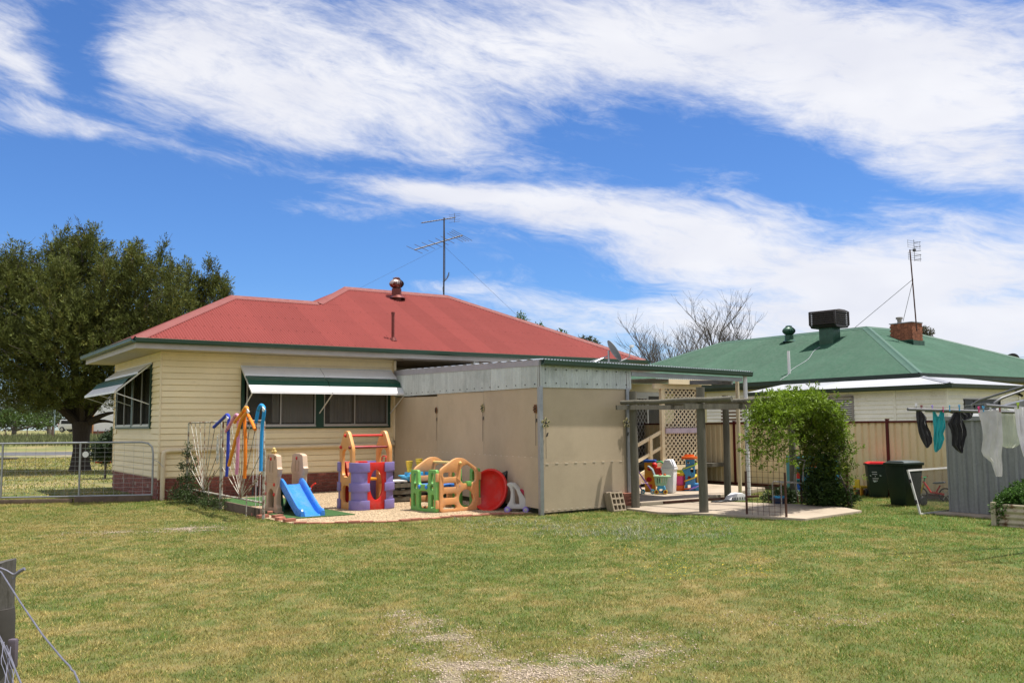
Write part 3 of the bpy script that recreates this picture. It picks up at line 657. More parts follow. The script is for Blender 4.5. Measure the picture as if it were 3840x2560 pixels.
# steps run down from the deck along the patio
n = 3
for i in range(n):
    mb = MB(); z = FL - (i+1)*(FL-.11)/(n+1); mb.box(ul-.30*(i+1), ul-.30*i+.02, VP_+.15, VP_+1.15, z-.04, z); mb.obj('tread', m_timber, PORCH)
mb = MB(); mb.bar((ul-.02, VP_+.10, FL-.06), (ul-1.15, VP_+.10, .18), .05, .2); mb.obj('stringer', m_cream, PORCH)
hr0, hr1 = (ul-.02, VP_+.06, FL+.92), (ul-1.25, VP_+.06, .11+.98)
for dz, h in ((0, .09), (-.42, .08), (-.80, .08)):
    mb = MB(); mb.bar((hr0[0], hr0[1], hr0[2]+dz), (hr1[0], hr1[1], hr1[2]+dz), .04, h); mb.obj('handrail' if dz == 0 else 'rail', m_cream, PORCH)
for f in (.36, .80):
    x = hr0[0] + (hr1[0]-hr0[0])*f; zt = hr0[2] + (hr1[2]-hr0[2])*f
    mb = MB(); mb.box(x-.045, x+.045, VP_+.02, VP_+.10, .11, zt); mb.obj('rail_post', m_cream, PORCH)

mb = MB(); mb.box(ur+.06, ur+.12, VP_+.12, VP_+1.0, .11, 2.9); mb.obj('side_wall', mat('shade darkened porch boards', (.11, .085, .062), .8, .2, 4), PORCH)  # panel darkened so its colour carries the shade behind the lattice
HC = yard('hanging_coat', 'dark coat hanging behind the porch lattice', 'coat', (ul+ur)/2+.02, VP_+.16); mb = MB()
mb.lathe([(.02, 2.42), (.07, 2.36), (.12, 2.2), (.13, 1.95), (.15, 1.72), (.13, 1.68)], 14, Matrix.Diagonal((1, .45, 1, 1))); mb.obj('coat', m_black, HC, True)
# ---------------------------------------------------------------- patio shelter with shade screens
CU, CV = 5.06, -9.12
SH = yard('patio_shelter', 'patio shelter closed with tan shade cloth under pale corrugated strips', 'shelter', CU, CV)
d2 = Vector((6.5-CU, 0-CV)); LL = d2.length; d2.normalize(); n2_ = Vector((-d2.y, d2.x))
def LW(s_, z, o=0.): return (d2.x*s_ + n2_.x*o, d2.y*s_ + n2_.y*o, z)
def lerp(a, b, t): return a + (b-a)*t
m_strip = mat('weathered pale steel sheet', (.50, .53, .52), .55, .14, 1.4, .07, 25, metal=.15, streak=True, alt=(.40, .43, .42), altf=.6, alts=1.5, rnd=.09)
m_barge = mat('grey barge flashing', (.36, .35, .39), .45, .1, 1.5, metal=.2)
for k in range(12):
    s0_, s1_ = k*LL/12, (k+1)*LL/12 + .03
    mb = MB(); corrugated(mb, s0_, min(s1_, LL), lambda s_: lerp(2.51, 2.62, s_/LL), lambda s_: lerp(2.97, 3.26, s_/LL), lambda s_, t, o: LW(s_, t, .022+o+.002*(k % 2)), .0762, .009, 5); mb.obj('corrugated_sheet', m_strip, SH, True)
for k in range(3):
    s0_, s1_ = k*2.39/3, (k+1)*2.39/3
    mb = MB(); corrugated(mb, s0_, s1_, lambda s_: 2.51, lambda s_: 2.95, lambda s_, t, o: (s_, -.022-o-.002*(k % 2), t), .0762, .009, 5); mb.obj('corrugated_sheet', m_strip, SH, True)
mb = MB(); mb.add([LW(-.03, 2.94, .036), LW(LL, 3.23, .036), LW(LL, 3.38, .036), LW(-.03, 3.06, .036), LW(-.03, 2.94, -.03), LW(LL, 3.23, -.03), LW(LL, 3.38, -.03), LW(-.03, 3.06, -.03)], [(0,1,2,3),(7,6,5,4),(3,2,6,7),(0,4,5,1),(0,3,7,4),(1,5,6,2)]); mb.obj('barge_flashing', m_barge, SH)
def quadslab(mb, a, b, c, d, nrm, th): n_ = Vector((*nrm, 0)); vs = [Vector(q) for q in (a, b, c, d)]; mb.add(vs + [q - n_*th for q in vs], [(0,1,2,3),(7,6,5,4),(0,4,5,1),(1,5,6,2),(2,6,7,3),(3,7,4,0)])
for s0_, s1_ in ((.06, 2.79), (2.80, 5.73), (5.74, 9.2)):
    mb = MB(); quadslab(mb, LW(s0_, 1.125, 0), LW(s1_, 1.125, 0), LW(s1_, 2.6, 0), LW(s0_, 2.52, 0), n2_, .006); mb.obj('screen_panel', m_screen, SH)
mb = MB(); quadslab(mb, LW(.06, .13, .004), LW(9.2, .13, .004), LW(9.2, 1.13, .004), LW(.06, 1.13, .004), n2_, .006); mb.obj('screen_panel', m_screen, SH)
mb = MB(); quadslab(mb, (.05, 0, 1.005), (2.25, 0, 1.005), (2.25, 0, 2.52), (.05, 0, 2.52), (0, -1), .006); mb.obj('screen_panel', m_screen, SH)
mb = MB(); quadslab(mb, (.05, -.004, .05), (2.25, -.004, .08), (2.25, -.004, 1.01), (.05, -.004, 1.01), (0, -1), .006); mb.obj('screen_panel', m_screen, SH)
mb = MB()
for k in range(30): s_ = .35 + k*.29; mb.add([LW(s_, 1.118, .009), LW(s_+.07, 1.118, .009), LW(s_+.07, 1.13, .009), LW(s_, 1.13, .009)], [(0, 1, 2, 3)])
for k in range(9): mb.box(.12+k*.24, .19+k*.24, -.010, -.006, .995+.01*(k % 2), 1.007+.01*(k % 2))
for k in range(14): mb.box(.1+k*.155, .16+k*.155, -.010, -.006, .10, .108)
mb.obj('stitching', mat('pale stitching', (.62, .55, .44), .8), SH)['kind'] = 'stuff'
for mtx, lb in ((((-.035, -.035), (.045, .03)), 0), (((2.24, -.035), (2.33, .03)), 0)):
    (xa, ya), (xb, yb) = mtx; mb = MB(); mb.box(xa, xb, ya-.006, ya, .0, 2.53); mb.box(xa-.006, xa, ya-.006, yb, .0, 2.53)
    for k in range(16): mb.lathe([(.007, 0), (.007, .004)], 8, Matrix.Translation((xa+.04, ya-.006, .2+k*.15)) @ Matrix.Rotation(PI/2, 4, 'X'))
    mb.obj('corner_angle', m_galvp, SH)
mb = MB(); mb.box(-.02, .04, -.02, .06, 0, 2.98); mb.box(2.26, 2.34, -.02, .06, 0, 2.85)
for s_ in (2.8, 5.73): x, y, _ = LW(s_, 0, -.06); mb.box(x-.035, x+.035, y-.035, y+.035, .0, 2.95)
mb.obj('frame_post', mat('steel frame post', (.30, .29, .28), .5, metal=.4), SH)
for k, (s_, tp) in enumerate([(.3+i*.46, 0) for i in range(20)]):
    pass
mb = MB()
for k in range(21): s_ = .15 + k*.44; x, y, z = LW(s_, lerp(2.58, 2.69, s_/LL), .036); mb.sphere((x, y, z), .013, 6, 4)
for k in range(9):
    mb.sphere((.12+k*.265, -.036, 2.60), .013, 6, 4); mb.sphere((.12+k*.265, -.036, 2.87), .013, 6, 4)
mb.obj('screw', m_black, SH)['kind'] = 'stuff'
def gfall(u): return lerp(3.035, 2.945, u/6.05)
mb = MB(); corrugated(mb, -.03, 2.42, lambda s_: 0, lambda s_: max(.05, min(8.7, (s_+.06)/.158)), lambda s_, t, o: (s_, -.13+t, gfall(s_)+.03+.036*t+o*1.7)); corrugated(mb, 2.42, 6.1, lambda s_: 0, lambda s_: 6.6 if s_ < 5.0 else .7, lambda s_, t, o: (s_, -.13+t, gfall(s_)+.03+.036*t+o*1.7)); mb.obj('shelter_roof', m_galv, SH, True)  # unseen right end cut back to let sun reach the patio toys
gt = gutter_run(0, 0, 6.08, 0, (0, -1), m_green, 0, SH, .105, .11); gt.location = (0, -.06, gfall(0)+.02); gt.rotation_euler = (0, math.atan(.09/6.05), 0)
mb = MB(); mb.bar((2.40, -.0, gfall(2.4)-.16), (5.85, -.0, gfall(5.85)-.16), .07, .09); mb.obj('steel_beam', mat('grey purlin steel', (.30, .32, .34), .45, .15, 3, metal=.3), SH)
mb = MB(); mb.bar((2.36, .0, 2.8), (2.36, 1.4, 2.86), .05, .1); mb.bar((5.6, .05, 2.72), (5.6, 1.4, 2.78), .05, .1); mb.obj('rafter', m_galvp, SH)
mb = MB(); mb.tube([(5.95, -.03, .06), (5.95, -.03, 2.9)], .05, 14); mb.obj('downpipe', m_white, SH, True)
mb = MB(); pts = (11.45-CU, -8.5-CV); mb.tube([(pts[0], pts[1], .0), (pts[0]-.12, pts[1]-.12, 2.86)], .045, 12); mb.obj('post', m_pipe, SH, True)

# ---------------------------------------------------------------- metal garden flowers tied to the screens
m_fy = mat('antique cream enamel', (.50, .45, .22), .5, .2, 20); m_fo = mat('rust orange enamel', (.30, .10, .02), .5, .25, 20); m_fd = mat('dark metal', (.03, .028, .022), .5, .2, 20)
def flower(lb, loc, rz, zt, zb, mt, pet, r):
    t = thing('garden_flower', lb, 'ornament', loc, rz, 'metal garden flowers on the screens')
    mb = MB(); mb.tube([(0, 0, zb), (0, 0, zt-.05)], .004, 6); mb.obj('stem', m_fd, t)
    zc_ = zt-r; r *= .85
    for k in range(pet):
        a = 2*PI*k/pet + .3; c, s_ = math.cos(a), math.sin(a)
        ring = [(.25*r, -.0), (.6*r, .30*r), (.9*r, .18*r), (r, 0), (.9*r, -.18*r), (.6*r, -.30*r)]; inner = [(x*.72+.17*r, z*.5) for x, z in ring]
        for rr, mt_, yo in ((ring, mt, 0), (inner, m_fd, -.006)):
            mb = MB(); mb.prism([(x*c - z*s_, zc_ + x*s_ + z*c) for x, z in rr], -.012+yo, -.004+yo); mb.obj('petal' if yo == 0 else 'petal_inlay', mt_, t)
    mb = MB(); mb.sphere((0, -.016, zc_), r*.2, 10, 6); mb.obj('flower_centre', m_fd, t, True)
    for sx, zl in ((.04, zc_-.24),):
        mb = MB(); mb.prism([(0, zl-.04), (sx, zl-.02), (sx*1.6, zl+.05), (sx*.6, zl+.04)], -.008, 0); mb.obj('leaf', m_fd, t)
angL = math.atan2(d2.y, d2.x) + PI
for s_, zt, zb, mt, pet, r, lb in ((5.75, 2.27, 1.4, m_fo, 8, .10, 'rust orange metal flower on the long shade screen'), (2.80, 2.28, 1.42, m_fy, 6, .12, 'cream metal flower halfway along the long shade screen'), (.16, 2.20, 1.36, m_fo, 8, .11, 'rust orange metal flower beside the galvanised corner post')):
    x, y, _ = LW(s_, 0, .02); flower(lb, P(CU+x, CV+y), YAW+angL, zt, zb, mt, pet, r)
flower('cream metal flower beside the galvanised corner post', P(CU+.10, CV-.05), YAW, 1.94, 1.1, m_fy, 5, .13); flower('cream metal flower by the pergola end of the screen', P(CU+2.22, CV-.05), YAW, 1.93, 1.08, m_fy, 5, .13)

# ---------------------------------------------------------------- pergola of round posts
PG = yard('pergola', 'weathered grey timber pergola with round posts, beams and poles', 'pergola')
def roundpost(u, v, h, r, par=PG, lean=(0, 0)):
    mb = MB(); pts = [(u + lean[0]*t + .008*math.sin(t*5+u), v + lean[1]*t, t*h) for t in (0, .2, .4, .6, .8, 1)]; mb.tube(pts, [r*(1.04-.05*t) for t in range(6)] if False else [r*1.05, r*1.02, r, r*.98, r*.96, r*.95], 14); return mb.obj('post', m_timber, par, True)
roundpost(7.26, -9.41, 2.45, .085); roundpost(7.59, -11.01, 2.48, .088); roundpost(10.73, -8.77, 2.43, .078); roundpost(11.05, -10.4, 2.05, .075)
for a, b in (((6.70, -9.52, 2.11), (10.95, -9.5, 2.14)), ((7.02, -11.13, 2.10), (10.9, -11.1, 2.12))):
    mb = MB(); mb.bar(a, b, .045, .095); mb.obj('beam', m_timber, PG)
for a, b in (((6.98, -9.35, 2.21), (7.66, -11.75, 2.235)), ((8.25, -9.35, 2.2), (8.75, -11.8, 2.23)), ((9.55, -9.35, 2.2), (9.9, -11.7, 2.23)), ((10.5, -9.3, 2.2), (10.8, -11.6, 2.23))):
    mb = MB(); pts = [Vector(a).lerp(Vector(b), t/6) + Vector((0, 0, .01*math.sin(t*2+a[0]))) for t in range(7)]; mb.tube(pts, [.045+.003*k/2 for k in range(7)], 12); mb.obj('rafter_pole', m_timber, PG, True)

# ---------------------------------------------------------------- paling-free steel boundary fence
m_fpan = mat('cream fence steel', (.76, .615, .375), .5, .06, .8, .04, 20, alt=(.68, .54, .32), altf=.62, alts=.6); m_frail = mat('heritage red fence steel', (.085, .011, .010), .4, .15, 3)
FN = yard('steel_fence', 'cream steel panel boundary fence with dark red rails and posts', 'fence', 14.2, 0)
pv = [1.3 - 2.4*k for k in range(9)]
for k, v in enumerate(pv):
    mb = MB(); mb.box(-.03, .03, v-.035, v+.035, 0, 1.83); mb.box(-.036, .036, v-.041, v+.041, 1.83, 1.85); mb.obj('post', m_frail, FN)
    if k:
        M_ = Matrix.Rotation(-PI/2, 4, 'Z'); a, b = -pv[k-1]+.035, -v-.035     # local x = -v
        mb = MB(); ribbed(mb, a, b, .12, 1.765, 0, .19, .034, .60, M_); mb.obj('panel', m_fpan, FN)
        mb = MB(); mb.box(-.03, .03, v+.036, pv[k-1]-.036, 1.755, 1.80); mb.obj('rail', m_frail, FN)
        mb = MB(); mb.box(-.03, .03, v+.036, pv[k-1]-.036, .08, .13); mb.obj('rail', m_frail, FN)
        mb = MB(); mb.box(-.02, .025, v+.04, pv[k-1]-.04, -.03, .075); mb.obj('plinth', m_timber2, FN)
# ---------------------------------------------------------------- neighbour's house
m_groof = mat('faded green roof steel', (.029, .086, .053), .7, .10, .7, .05, 12, spec=.2, sheet=(V.x, V.y), alt=(.036, .096, .061), altf=.55, alts=.5); m_gcap = mat('faded green capping', (.05, .108, .076), .65, .08, 1)
m_zinc = mat('pale zinc sheet', (.30, .31, .335), .6, .10, 1.5, metal=.15)
m_nb = mat('flaking white weatherboard', (.74, .725, .69), .65, .07, 1.6, .06, 20, rnd=.05, alt=(.60, .57, .51), altf=.64, alts=1.8); m_nyel = mat('pale yellow eave paint', (.55, .50, .30), .6, .08, 2)
m_dg = mat('blackish green gutter', (.014, .030, .022), .45, .25, 1.5, .1, 20, rust=(.16, .14, .12), rustf=.72)
NH = yard('neighbour_house', 'white weatherboard house with green hip roof beyond the fence', 'house')
NU, NV, NZ, NM, ND = 26.6, -3.96, 3.6, .41, 6.7
v2_ = 12.0 + ND
mb = MB(); mb.box(27.1, 40, -3.4, v2_-.5, .02, 3.45); mb.obj('wall', m_nyel, NH)
def nhi(s_): return max(.001, min(s_-NV, v2_-s_, ND))
mb = MB(); corrugated(mb, NV, v2_, lambda s_: 0, nhi, lambda s_, t, o: (NU+t, s_, NZ+t*NM+o*2)); nroof = mb.obj('roof', m_groof, NH, True)
RW = 3.0
mb = MB(); corrugated(mb, NU, NU+2*ND+RW, lambda s_: 0, lambda s_: max(.001, min(s_-NU, NU+2*ND+RW-s_, ND)), lambda s_, t, o: (s_, NV+t, NZ+t*NM+o)); mb.obj('roof', m_groof, NH, True)
mb = MB(); mb.add([(NU+ND, NV+ND, NZ+ND*NM-.02), (NU+ND+RW, NV+ND, NZ+ND*NM-.02), (NU+ND+RW, 12, NZ+ND*NM-.02), (NU+ND, 12, NZ+ND*NM-.02), (NU+2*ND+RW, NV, NZ), (NU+2*ND+RW, v2_, NZ), (NU, v2_, NZ)], [(0, 1, 2, 3), (1, 4, 5, 2), (2, 5, 6, 3)]); mb.obj('roof', m_groof, NH)
A, B_, C_, D_, E_ = (NU, NV, NZ), (NU+ND, NV+ND, NZ+ND*NM), (NU+ND, 12, NZ+ND*NM), (NU, v2_, NZ), (NU+ND+RW, NV+ND, NZ+ND*NM)
F2 = (NU+2*ND+RW, NV, NZ)
df, dl, dr_, db = (0, -1, -NM), (-1, 0, -NM), (1, 0, -NM), (0, 1, -NM)
for pts, a, b in (((A, B_), df, dl), ((B_, C_), dl, dr_), ((C_, D_), dl, db), ((B_, E_), df, db), ((E_, F2), df, dr_)):
    ax = (Vector(pts[1])-Vector(pts[0])).normalized(); wa_, wb_ = [(Vector(q) - ax*Vector(q).dot(ax)) for q in (a, b)]
    cap(pts, wa_, wb_, .22).obj('ridge_cap', m_gcap, nroof, True)
gutter_run(NU, NV-.12, NU, v2_, (-1, 0), m_dg, NZ+.02, NH, .24, .13); gutter_run(NU-.12, NV, NU+16, NV, (0, -1), m_dg, NZ+.02, NH, .24, .13)  # main gutter made taller; its dark band takes in the eave shadow
mb = MB(); mb.box(NU+.02, NU+.05, NV, v2_, 3.30, 3.56); mb.box(NU, NU+16, NV+.02, NV+.05, 3.38, 3.56); mb.box(NU+.05, NU+.6, NV+.05, v2_, 3.40, 3.42); mb.box(NU+.6, NU+16, NV+.05, NV+.7, 3.40, 3.42); mb.obj('fascia', m_dg, NH)
# its skillion lean-to on the fence side
LU, LV, LZ = 24.1, -6.6, 3.06; LE = 2.1; LR = 29.2
LT = MB(); LT.box(LU+.33, 27.1, LV+.33, LE+.0, .02, 2.92); LT.box(27.1, LR, LV+.33, -3.4, .02, 2.92); LT = LT.obj('lean_to', m_nb, NH)
mb = MB(); sl_ = .16
corrugated(mb, LV, LE+.15, lambda s_: 0, lambda s_: max(.01, min(2.6, s_-LV+.01)), lambda s_, t, o: (LU+t, s_, LZ+t*sl_+o*1.6)); corrugated(mb, LU, LR+.3, lambda s_: 0, lambda s_: max(.01, min(2.7, s_-LU+.01)), lambda s_, t, o: (s_, LV+t, LZ+t*sl_+o*1.6)); mb.obj('lean_to_roof', m_zinc, NH, True)
cap(((LU, LV, LZ), (LU+2.4, LV+2.4, LZ+2.4*sl_)), Vector((-1, 1, 0))*.7, Vector((1, -1, 0))*.7, .12).obj('hip_cap', m_zinc, NH, True)
gutter_run(LU, LV-.1, LU, LE+.2, (-1, 0), m_dg, LZ+.0, NH, .16, .12); gutter_run(LU-.1, LV, LR+.35, LV, (0, -1), m_dg, LZ+.0, NH, .16, .12)
nbh = .16
wv = (-2.62, -1.55)                              # louvred window on the fence side
wr_ = (25.45, 27.85)                             # wide window on the other side
for i in range(13):
    z = .95 + i*nbh
    segs = [(LV+.35, -4.36), (-4.27, LE)] if not (1.7 < z < 2.7) else [(LV+.35, -4.36), (-4.27, wv[0]), (wv[1], LE)]
    for a, b in segs: o = board(b-a, (LU+.33+.0, b, z), -PI/2, NH, m_nb)
    if i < 13:
        segs = [(LU+.35, LR)] if z > 2.55 or z < 1.75 else [(LU+.35, wr_[0]), (wr_[1], LR)]
        for a, b in segs: board(b-a, (a, LV+.33, z), 0, NH, m_nb)
    if 3 < i: board(5.2, (27.1, LE+5.3, z+.25), -PI/2, NH, m_nb)
mb = MB(); mb.box(LU+.27, LU+.34, LV+.27, LV+.34, .5, 2.98); mb.box(LU+.29, LU+.33, -4.36, -4.27, .5, 2.95); mb.box(LR-.02, LR+.12, LV+.27, LV+.34, .5, 2.98); mb.obj('corner_stop', m_nb, NH)
fr = MB(); fr.box(LU+.26, LU+.33, wv[0], wv[1], 1.70, 1.78); fr.box(LU+.26, LU+.33, wv[0], wv[1], 2.70, 2.78); fr.box(LU+.26, LU+.33, wv[0], wv[0]+.06, 1.7, 2.78); fr.box(LU+.26, LU+.33, wv[1]-.06, wv[1], 1.7, 2.78)
m_louv = mat('grey louvre glass', (.22, .215, .225), .35, .1, 3); w_ = fr.obj('window', mat('grey window frame', (.25, .23, .23), .5), NH)
for k in range(11):
    mb = MB(); z = 1.80 + k*.082; mb.bar((LU+.31, wv[0]+.06, z), (LU+.31, wv[1]-.06, z), .085, .008, (1, 0, 1.3)); mb.obj('louvre', m_louv, w_)
mb = MB(); mb.box(wr_[0], wr_[1], LV+.27, LV+.33, 1.80, 1.86); mb.box(wr_[0], wr_[1], LV+.27, LV+.33, 2.50, 2.56); mb.box(wr_[0], wr_[0]+.06, LV+.27, LV+.33, 1.86, 2.5); mb.box(wr_[1]-.06, wr_[1], LV+.27, LV+.33, 1.86, 2.5); mb.box(26.1, 26.16, LV+.27, LV+.33, 1.86, 2.5)
w_ = mb.obj('window', m_black, NH); mb = MB(); mb.box(wr_[0]+.05, wr_[1]-.05, LV+.30, LV+.31, 1.85, 2.5); mb.obj('pane', glass('dark far glass', (.01, .012, .012), 1.), w_)
mb = MB(); mb.box(29.0, 29.16, LV+.25, LV+.29, 2.75, 2.95); mb.tube([(29.08, LV+.27, 2.8), (28.95, LV+.05, 2.7)], .05, 10); mb.obj('floodlight', m_black, NH)
mb = MB(); mb.box(27.08, 27.1, 5.2, 6.5, 1.2, 2.9); mb.obj('door', mat('brown door', (.14, .075, .04), .6), NH)
# roof fittings of the neighbour's house
m_gv = mat('dark green vent', (.030, .085, .055), .4, .2, 5, metal=.2)
turbine(nroof, 32.3, 6.55, NZ+5.7*NM+.05, .33, m_gv, m_gv)
mb = MB(); mb.tube([(27.5, 2.78, 3.9), (27.5, 2.78, 4.98)], .065, 10); mb.obj('vent_pipe', m_white, nroof, True)
mb = MB(); pts = []
for t in range(12): f = t/11; pts.append((27.3 + 3.6*f, 2.7 + .9*f + .12*math.sin(f*9), NZ + (.7+3.6*f)*NM + .02))
mb.tube(pts, .013, 6); mb.tube([(27.3, 2.7, NZ+.3), (26.75, 2.66, NZ+.08), (26.44, 2.66, 3.2)], .013, 6); mb.obj('cable', m_zinc, nroof)
EC = yard('evaporative_cooler', 'dark brown louvred evaporative cooler on the green roof', 'air cooler', 31.6, 3.6, R(8)); EC.location.z = NZ + 5.0*NM; EC.scale = (.85, .85, .92)
m_ec = mat('dark brown cooler plastic', (.026, .020, .017), .5, .15, 4)
mb = MB(); mb.box(-.42, .42, -.42, .42, -.35, .75); mb.obj('duct', m_gv, EC, bevel=.01)
mb = MB(); mb.prism([(-.6, .70), (.6, .70), (.78, .84), (-.78, .84)], -.78, .78); mb.obj('base_pan', m_ec, EC)
mb = MB(); mb.box(-.66, .66, -.66, .66, .84, 1.52); mb.obj('pad_core', m_black, EC)
for k in range(6):
    mb = MB(); z = .88 + k*.105; r_ = .80-.003*k; mb.box(-r_, r_, -r_, r_, z, z+.055); mb.obj('louvre_band', m_ec, EC, bevel=.012)
for sx in (-1, 1):
    for sy in (-1, 1): mb = MB(); mb.box(sx*.76-.05, sx*.76+.05, sy*.76-.05, sy*.76+.05, .84, 1.55); mb.obj('corner_column', m_ec, EC, bevel=.015)
mb = MB(); mb.prism([(-.80, 1.50), (.80, 1.50), (.77, 1.57), (.3, 1.63), (-.3, 1.63), (-.77, 1.57)], -.80, .80); mb.obj('lid', mat('grey brown lid', (.06, .05, .047), .5), EC, bevel=.01)
CH = yard('brick_chimney', 'orange brick chimney with round metal flue on the green roof', 'chimney', 33.4, .75); CH.location.z = 5.35; CH.scale = (.85, .74, .95)
m_nbk = mat('orange brown brick', (.27, .095, .05), .8, .2, 6, .1, 60, rnd=.3); mb = MB(); mb.box(-.44, .44, -.74, .74, -.2, 1.02); mb.obj('core', m_mortar, CH)
mb = MB(); mb.box(-.115, .115, 0, .05, 0, .08); bk1 = mb.mesh('brick', m_nbk)
for c in range(11):
    z = .02 + c*.092
    for k in range(6): link('brick', bk1, CH, (-.45, -.62 + k*.245 + (.06 if c % 2 else 0), z), (0, 0, PI/2)).location.x = -.42
    for k in range(4): link('brick', bk1, CH, (-.34 + k*.242 - (.05 if c % 2 else 0), -.75-.015, z))
mb = MB(); mb.box(-.50, .50, -.80, .80, 1.03, 1.07); mb.obj('cap_flashing', m_zinc, CH)
mb = MB(); mb.box(-.52, .52, -.84, -.2, -.15, .16); mb.box(-.52, -.45, -.8, .8, -.1, .2); mb.obj('base_flashing', m_gv, CH)
mb = MB(); mb.lathe([(.17, 1.07), (.11, 1.15), (.13, 1.18), (.13, 1.27), (.2, 1.28), (.2, 1.37), (.17, 1.38)], 20, Matrix.Translation((-.1, .35, 0))); mb.obj('flue', mat('dull flue steel', (.24, .22, .19), .6), CH, True)
# ---------------------------------------------------------------- aerials and dishes
m_ant = mat('dull aerial aluminium', (.13, .13, .13), .6, .1, 6); m_antd = mat('dark aerial mast', (.10, .10, .105), .5, .1, 6, metal=.4)
AN = yard('tv_aerial', 'tall aerial mast with two antennas above the red roof', 'aerial', 10.72, 4.42)
mb = MB(); mb.tube([(0, 0, 6.25), (.02, 0, 9.28)], .03, 8); mb.obj('mast', m_antd, AN, True)
def yagi(par, a, b, els, spread, r=.012, er=.006):
    a, b = Vector(a), Vector(b); mb = MB(); mb.tube([a, b], r, 6); bo = mb.obj('boom', m_ant, par); d = (b-a).normalized(); sd_ = Vector((-.22, -1, .02)).normalized() if True else None
    for f, L_ in els:
        c = a.lerp(b, f); mb = MB(); mb.tube([c - Vector(spread)*L_, c + Vector(spread)*L_], er, 5); mb.obj('element', m_ant, bo)
    return bo
y1a, y1b = (-.90, .0, 8.98), (.48, 0, 9.34)
yagi(AN, y1a, y1b, [(i/12, .12) for i in range(13)], (-.25, -1, -.05), .02, .007)
mb = MB(); c = Vector(y1b)
for dz, L_ in ((.12, .16), (-.16, .15), (.05, .12), (-.08, .12)): mb.tube([c + Vector((-.14, .2, dz)), c + Vector((.1, -.2, dz))], .005, 5)
mb.tube([c + Vector((-.02, 0, .16)), c + Vector((-.02, 0, -.18))], .009, 5); mb.obj('reflector', m_ant, AN)
y2a, y2b = (-1.18, 0, 7.98), (.80, 0, 8.72)
yagi(AN, y2a, y2b, [(0, .7), (.14, .62), (.28, .6), (.42, .62), (.56, .62), (.68, .66), (.84, .8), (.9, .85), (.95, .9), (1., 1.)], (-.75, -.55, .02), .024, .009)
mb = MB(); mb.tube([(0, 0, 6.95), (.16, 0, 7.10), (.22, 0, 7.3)], .018, 6); 
for k in range(6): mb.tube([(.02+.035*k, .12, 6.95+.05*k), (.02+.035*k, -.12, 6.95+.05*k)], .005, 4)
mb.obj('small_panel', m_antd, AN)
for q in ((-3.4, -.2, 6.40), (3.1, -.25, 5.82)):
    mb = MB(); mb.tube([(0, 0, 8.25), q], .004, 4); mb.obj('guy_wire', m_antd, AN)
mb = MB(); mb.tube([(.03, -.02, 9.0), (.045, -.03, 8), (.04, -.03, 7), (-.06, -.03, 6.7), (-.02, -.03, 6.3)], .007, 5); mb.obj('cable', m_black, AN)
DS = yard('satellite_dish', 'grey satellite dish on a pole above the patio roof', 'satellite dish', 9.55, -1.4)
# place by its foot on the shelter/house eave
qd = onv(2283, 1362, -8.6); DS.location = P(qd[0], -8.6, 0); zb_ = qd[2]-.02
m_dish = mat('grey dish', (.17, .18, .19), .5, .08, 5)
mb = MB(); mb.tube([(0, 0, zb_-.25), (0, 0, zb_+.30)], .022, 8); mb.obj('mast', m_galvp, DS, True)
mb = MB(); mb.tube([(0, .02, zb_+.18), (-.50, .1, zb_-.02)], .014, 6); mb.tube([(0, .02, zb_+.18), (-.2, .6, zb_+.05)], .012, 6); mb.obj('stay', m_galvp, DS)
M_ = Matrix.Translation((.07, -.05, zb_+.27)) @ Matrix.Rotation(R(100)-YAW, 4, 'Z') @ Matrix.Rotation(R(58), 4, 'X') @ Matrix.Diagonal((.86, 1, 1, 1))
mb = MB(); mb.lathe([(.001, 0), (.1, .004), (.2, .02), (.26, .045), (.265, .047), (.26, .055), (.2, .03), (.1, .014), (.001, .01)], 28, M_, False); mb.obj('dish', m_dish, DS, True)
end = (M_ @ Vector((0, -.12, .42))); mb = MB(); mb.tube([M_ @ Vector((0, -.26, .02)), M_ @ Vector((0, -.30, .25)), end], .013, 6); mb.obj('feed_arm', m_galvp, DS)
mb = MB(); mb.sphere(end, .035, 10, 6); mb.box(end.x-.02, end.x+.06, end.y-.03, end.y+.03, end.z-.02, end.z+.035); mb.obj('feed_horn', m_white, DS)
A2 = yard('tv_aerial', 'aerial mast with ladder-like panel antenna beside the brick chimney', 'aerial', 33.0, .2)
mb = MB(); mb.tube([(.05, -.2, 5.9), (-.05, -.2, 7.6), (-.18, -.2, 9.65)], .03, 8); mb.obj('mast', m_rust, A2, True)
for zz in (9.82, 9.25):
    for k in range(4):
        z = zz + k*.105 - .06; mb = MB(); mb.tube([(-.62+.3, -.2, z), (.95-.3, -.2, z)], .007, 4); mb.obj('element', m_ant, A2)
    for x in (-.32, .65): mb = MB(); mb.tube([(x, -.2, zz-.08), (x, -.2, zz+.28)], .007, 4); mb.obj('element', m_ant, A2)
mb = MB(); mb.tube([(.17, -.2, 9.15), (.17, -.2, 10.15)], .012, 5); mb.tube([(-.18, -.2, 9.62), (.17, -.2, 9.66)], .016, 6); mb.box(.12, .24, -.25, -.15, 9.6, 9.72); mb.obj('spine', m_antd, A2)
for k in range(5): mb = MB(); mb.tube([(.17, -.2, 9.2+.2*k), (.22, -.5, 9.2+.2*k)], .014, 5); mb.obj('dipole', m_antd, A2)
mb = MB(); mb.tube([(-.03, -.2, 8.3), (-.12, .35, 6.4)], .012, 5); mb.tube([(-.03, -.2, 8.3), (.0, 3.0, 6.35)], .012, 5); mb.obj('stay', m_ant, A2)
D3 = yard('satellite_dish', 'black satellite dish behind the green roof hip', 'satellite dish', 41.2, 1.5); z3 = 4.45
M_ = Matrix.Translation((0, 0, z3+.3)) @ Matrix.Rotation(R(40), 4, 'X') @ Matrix.Rotation(R(30), 4, 'Y')
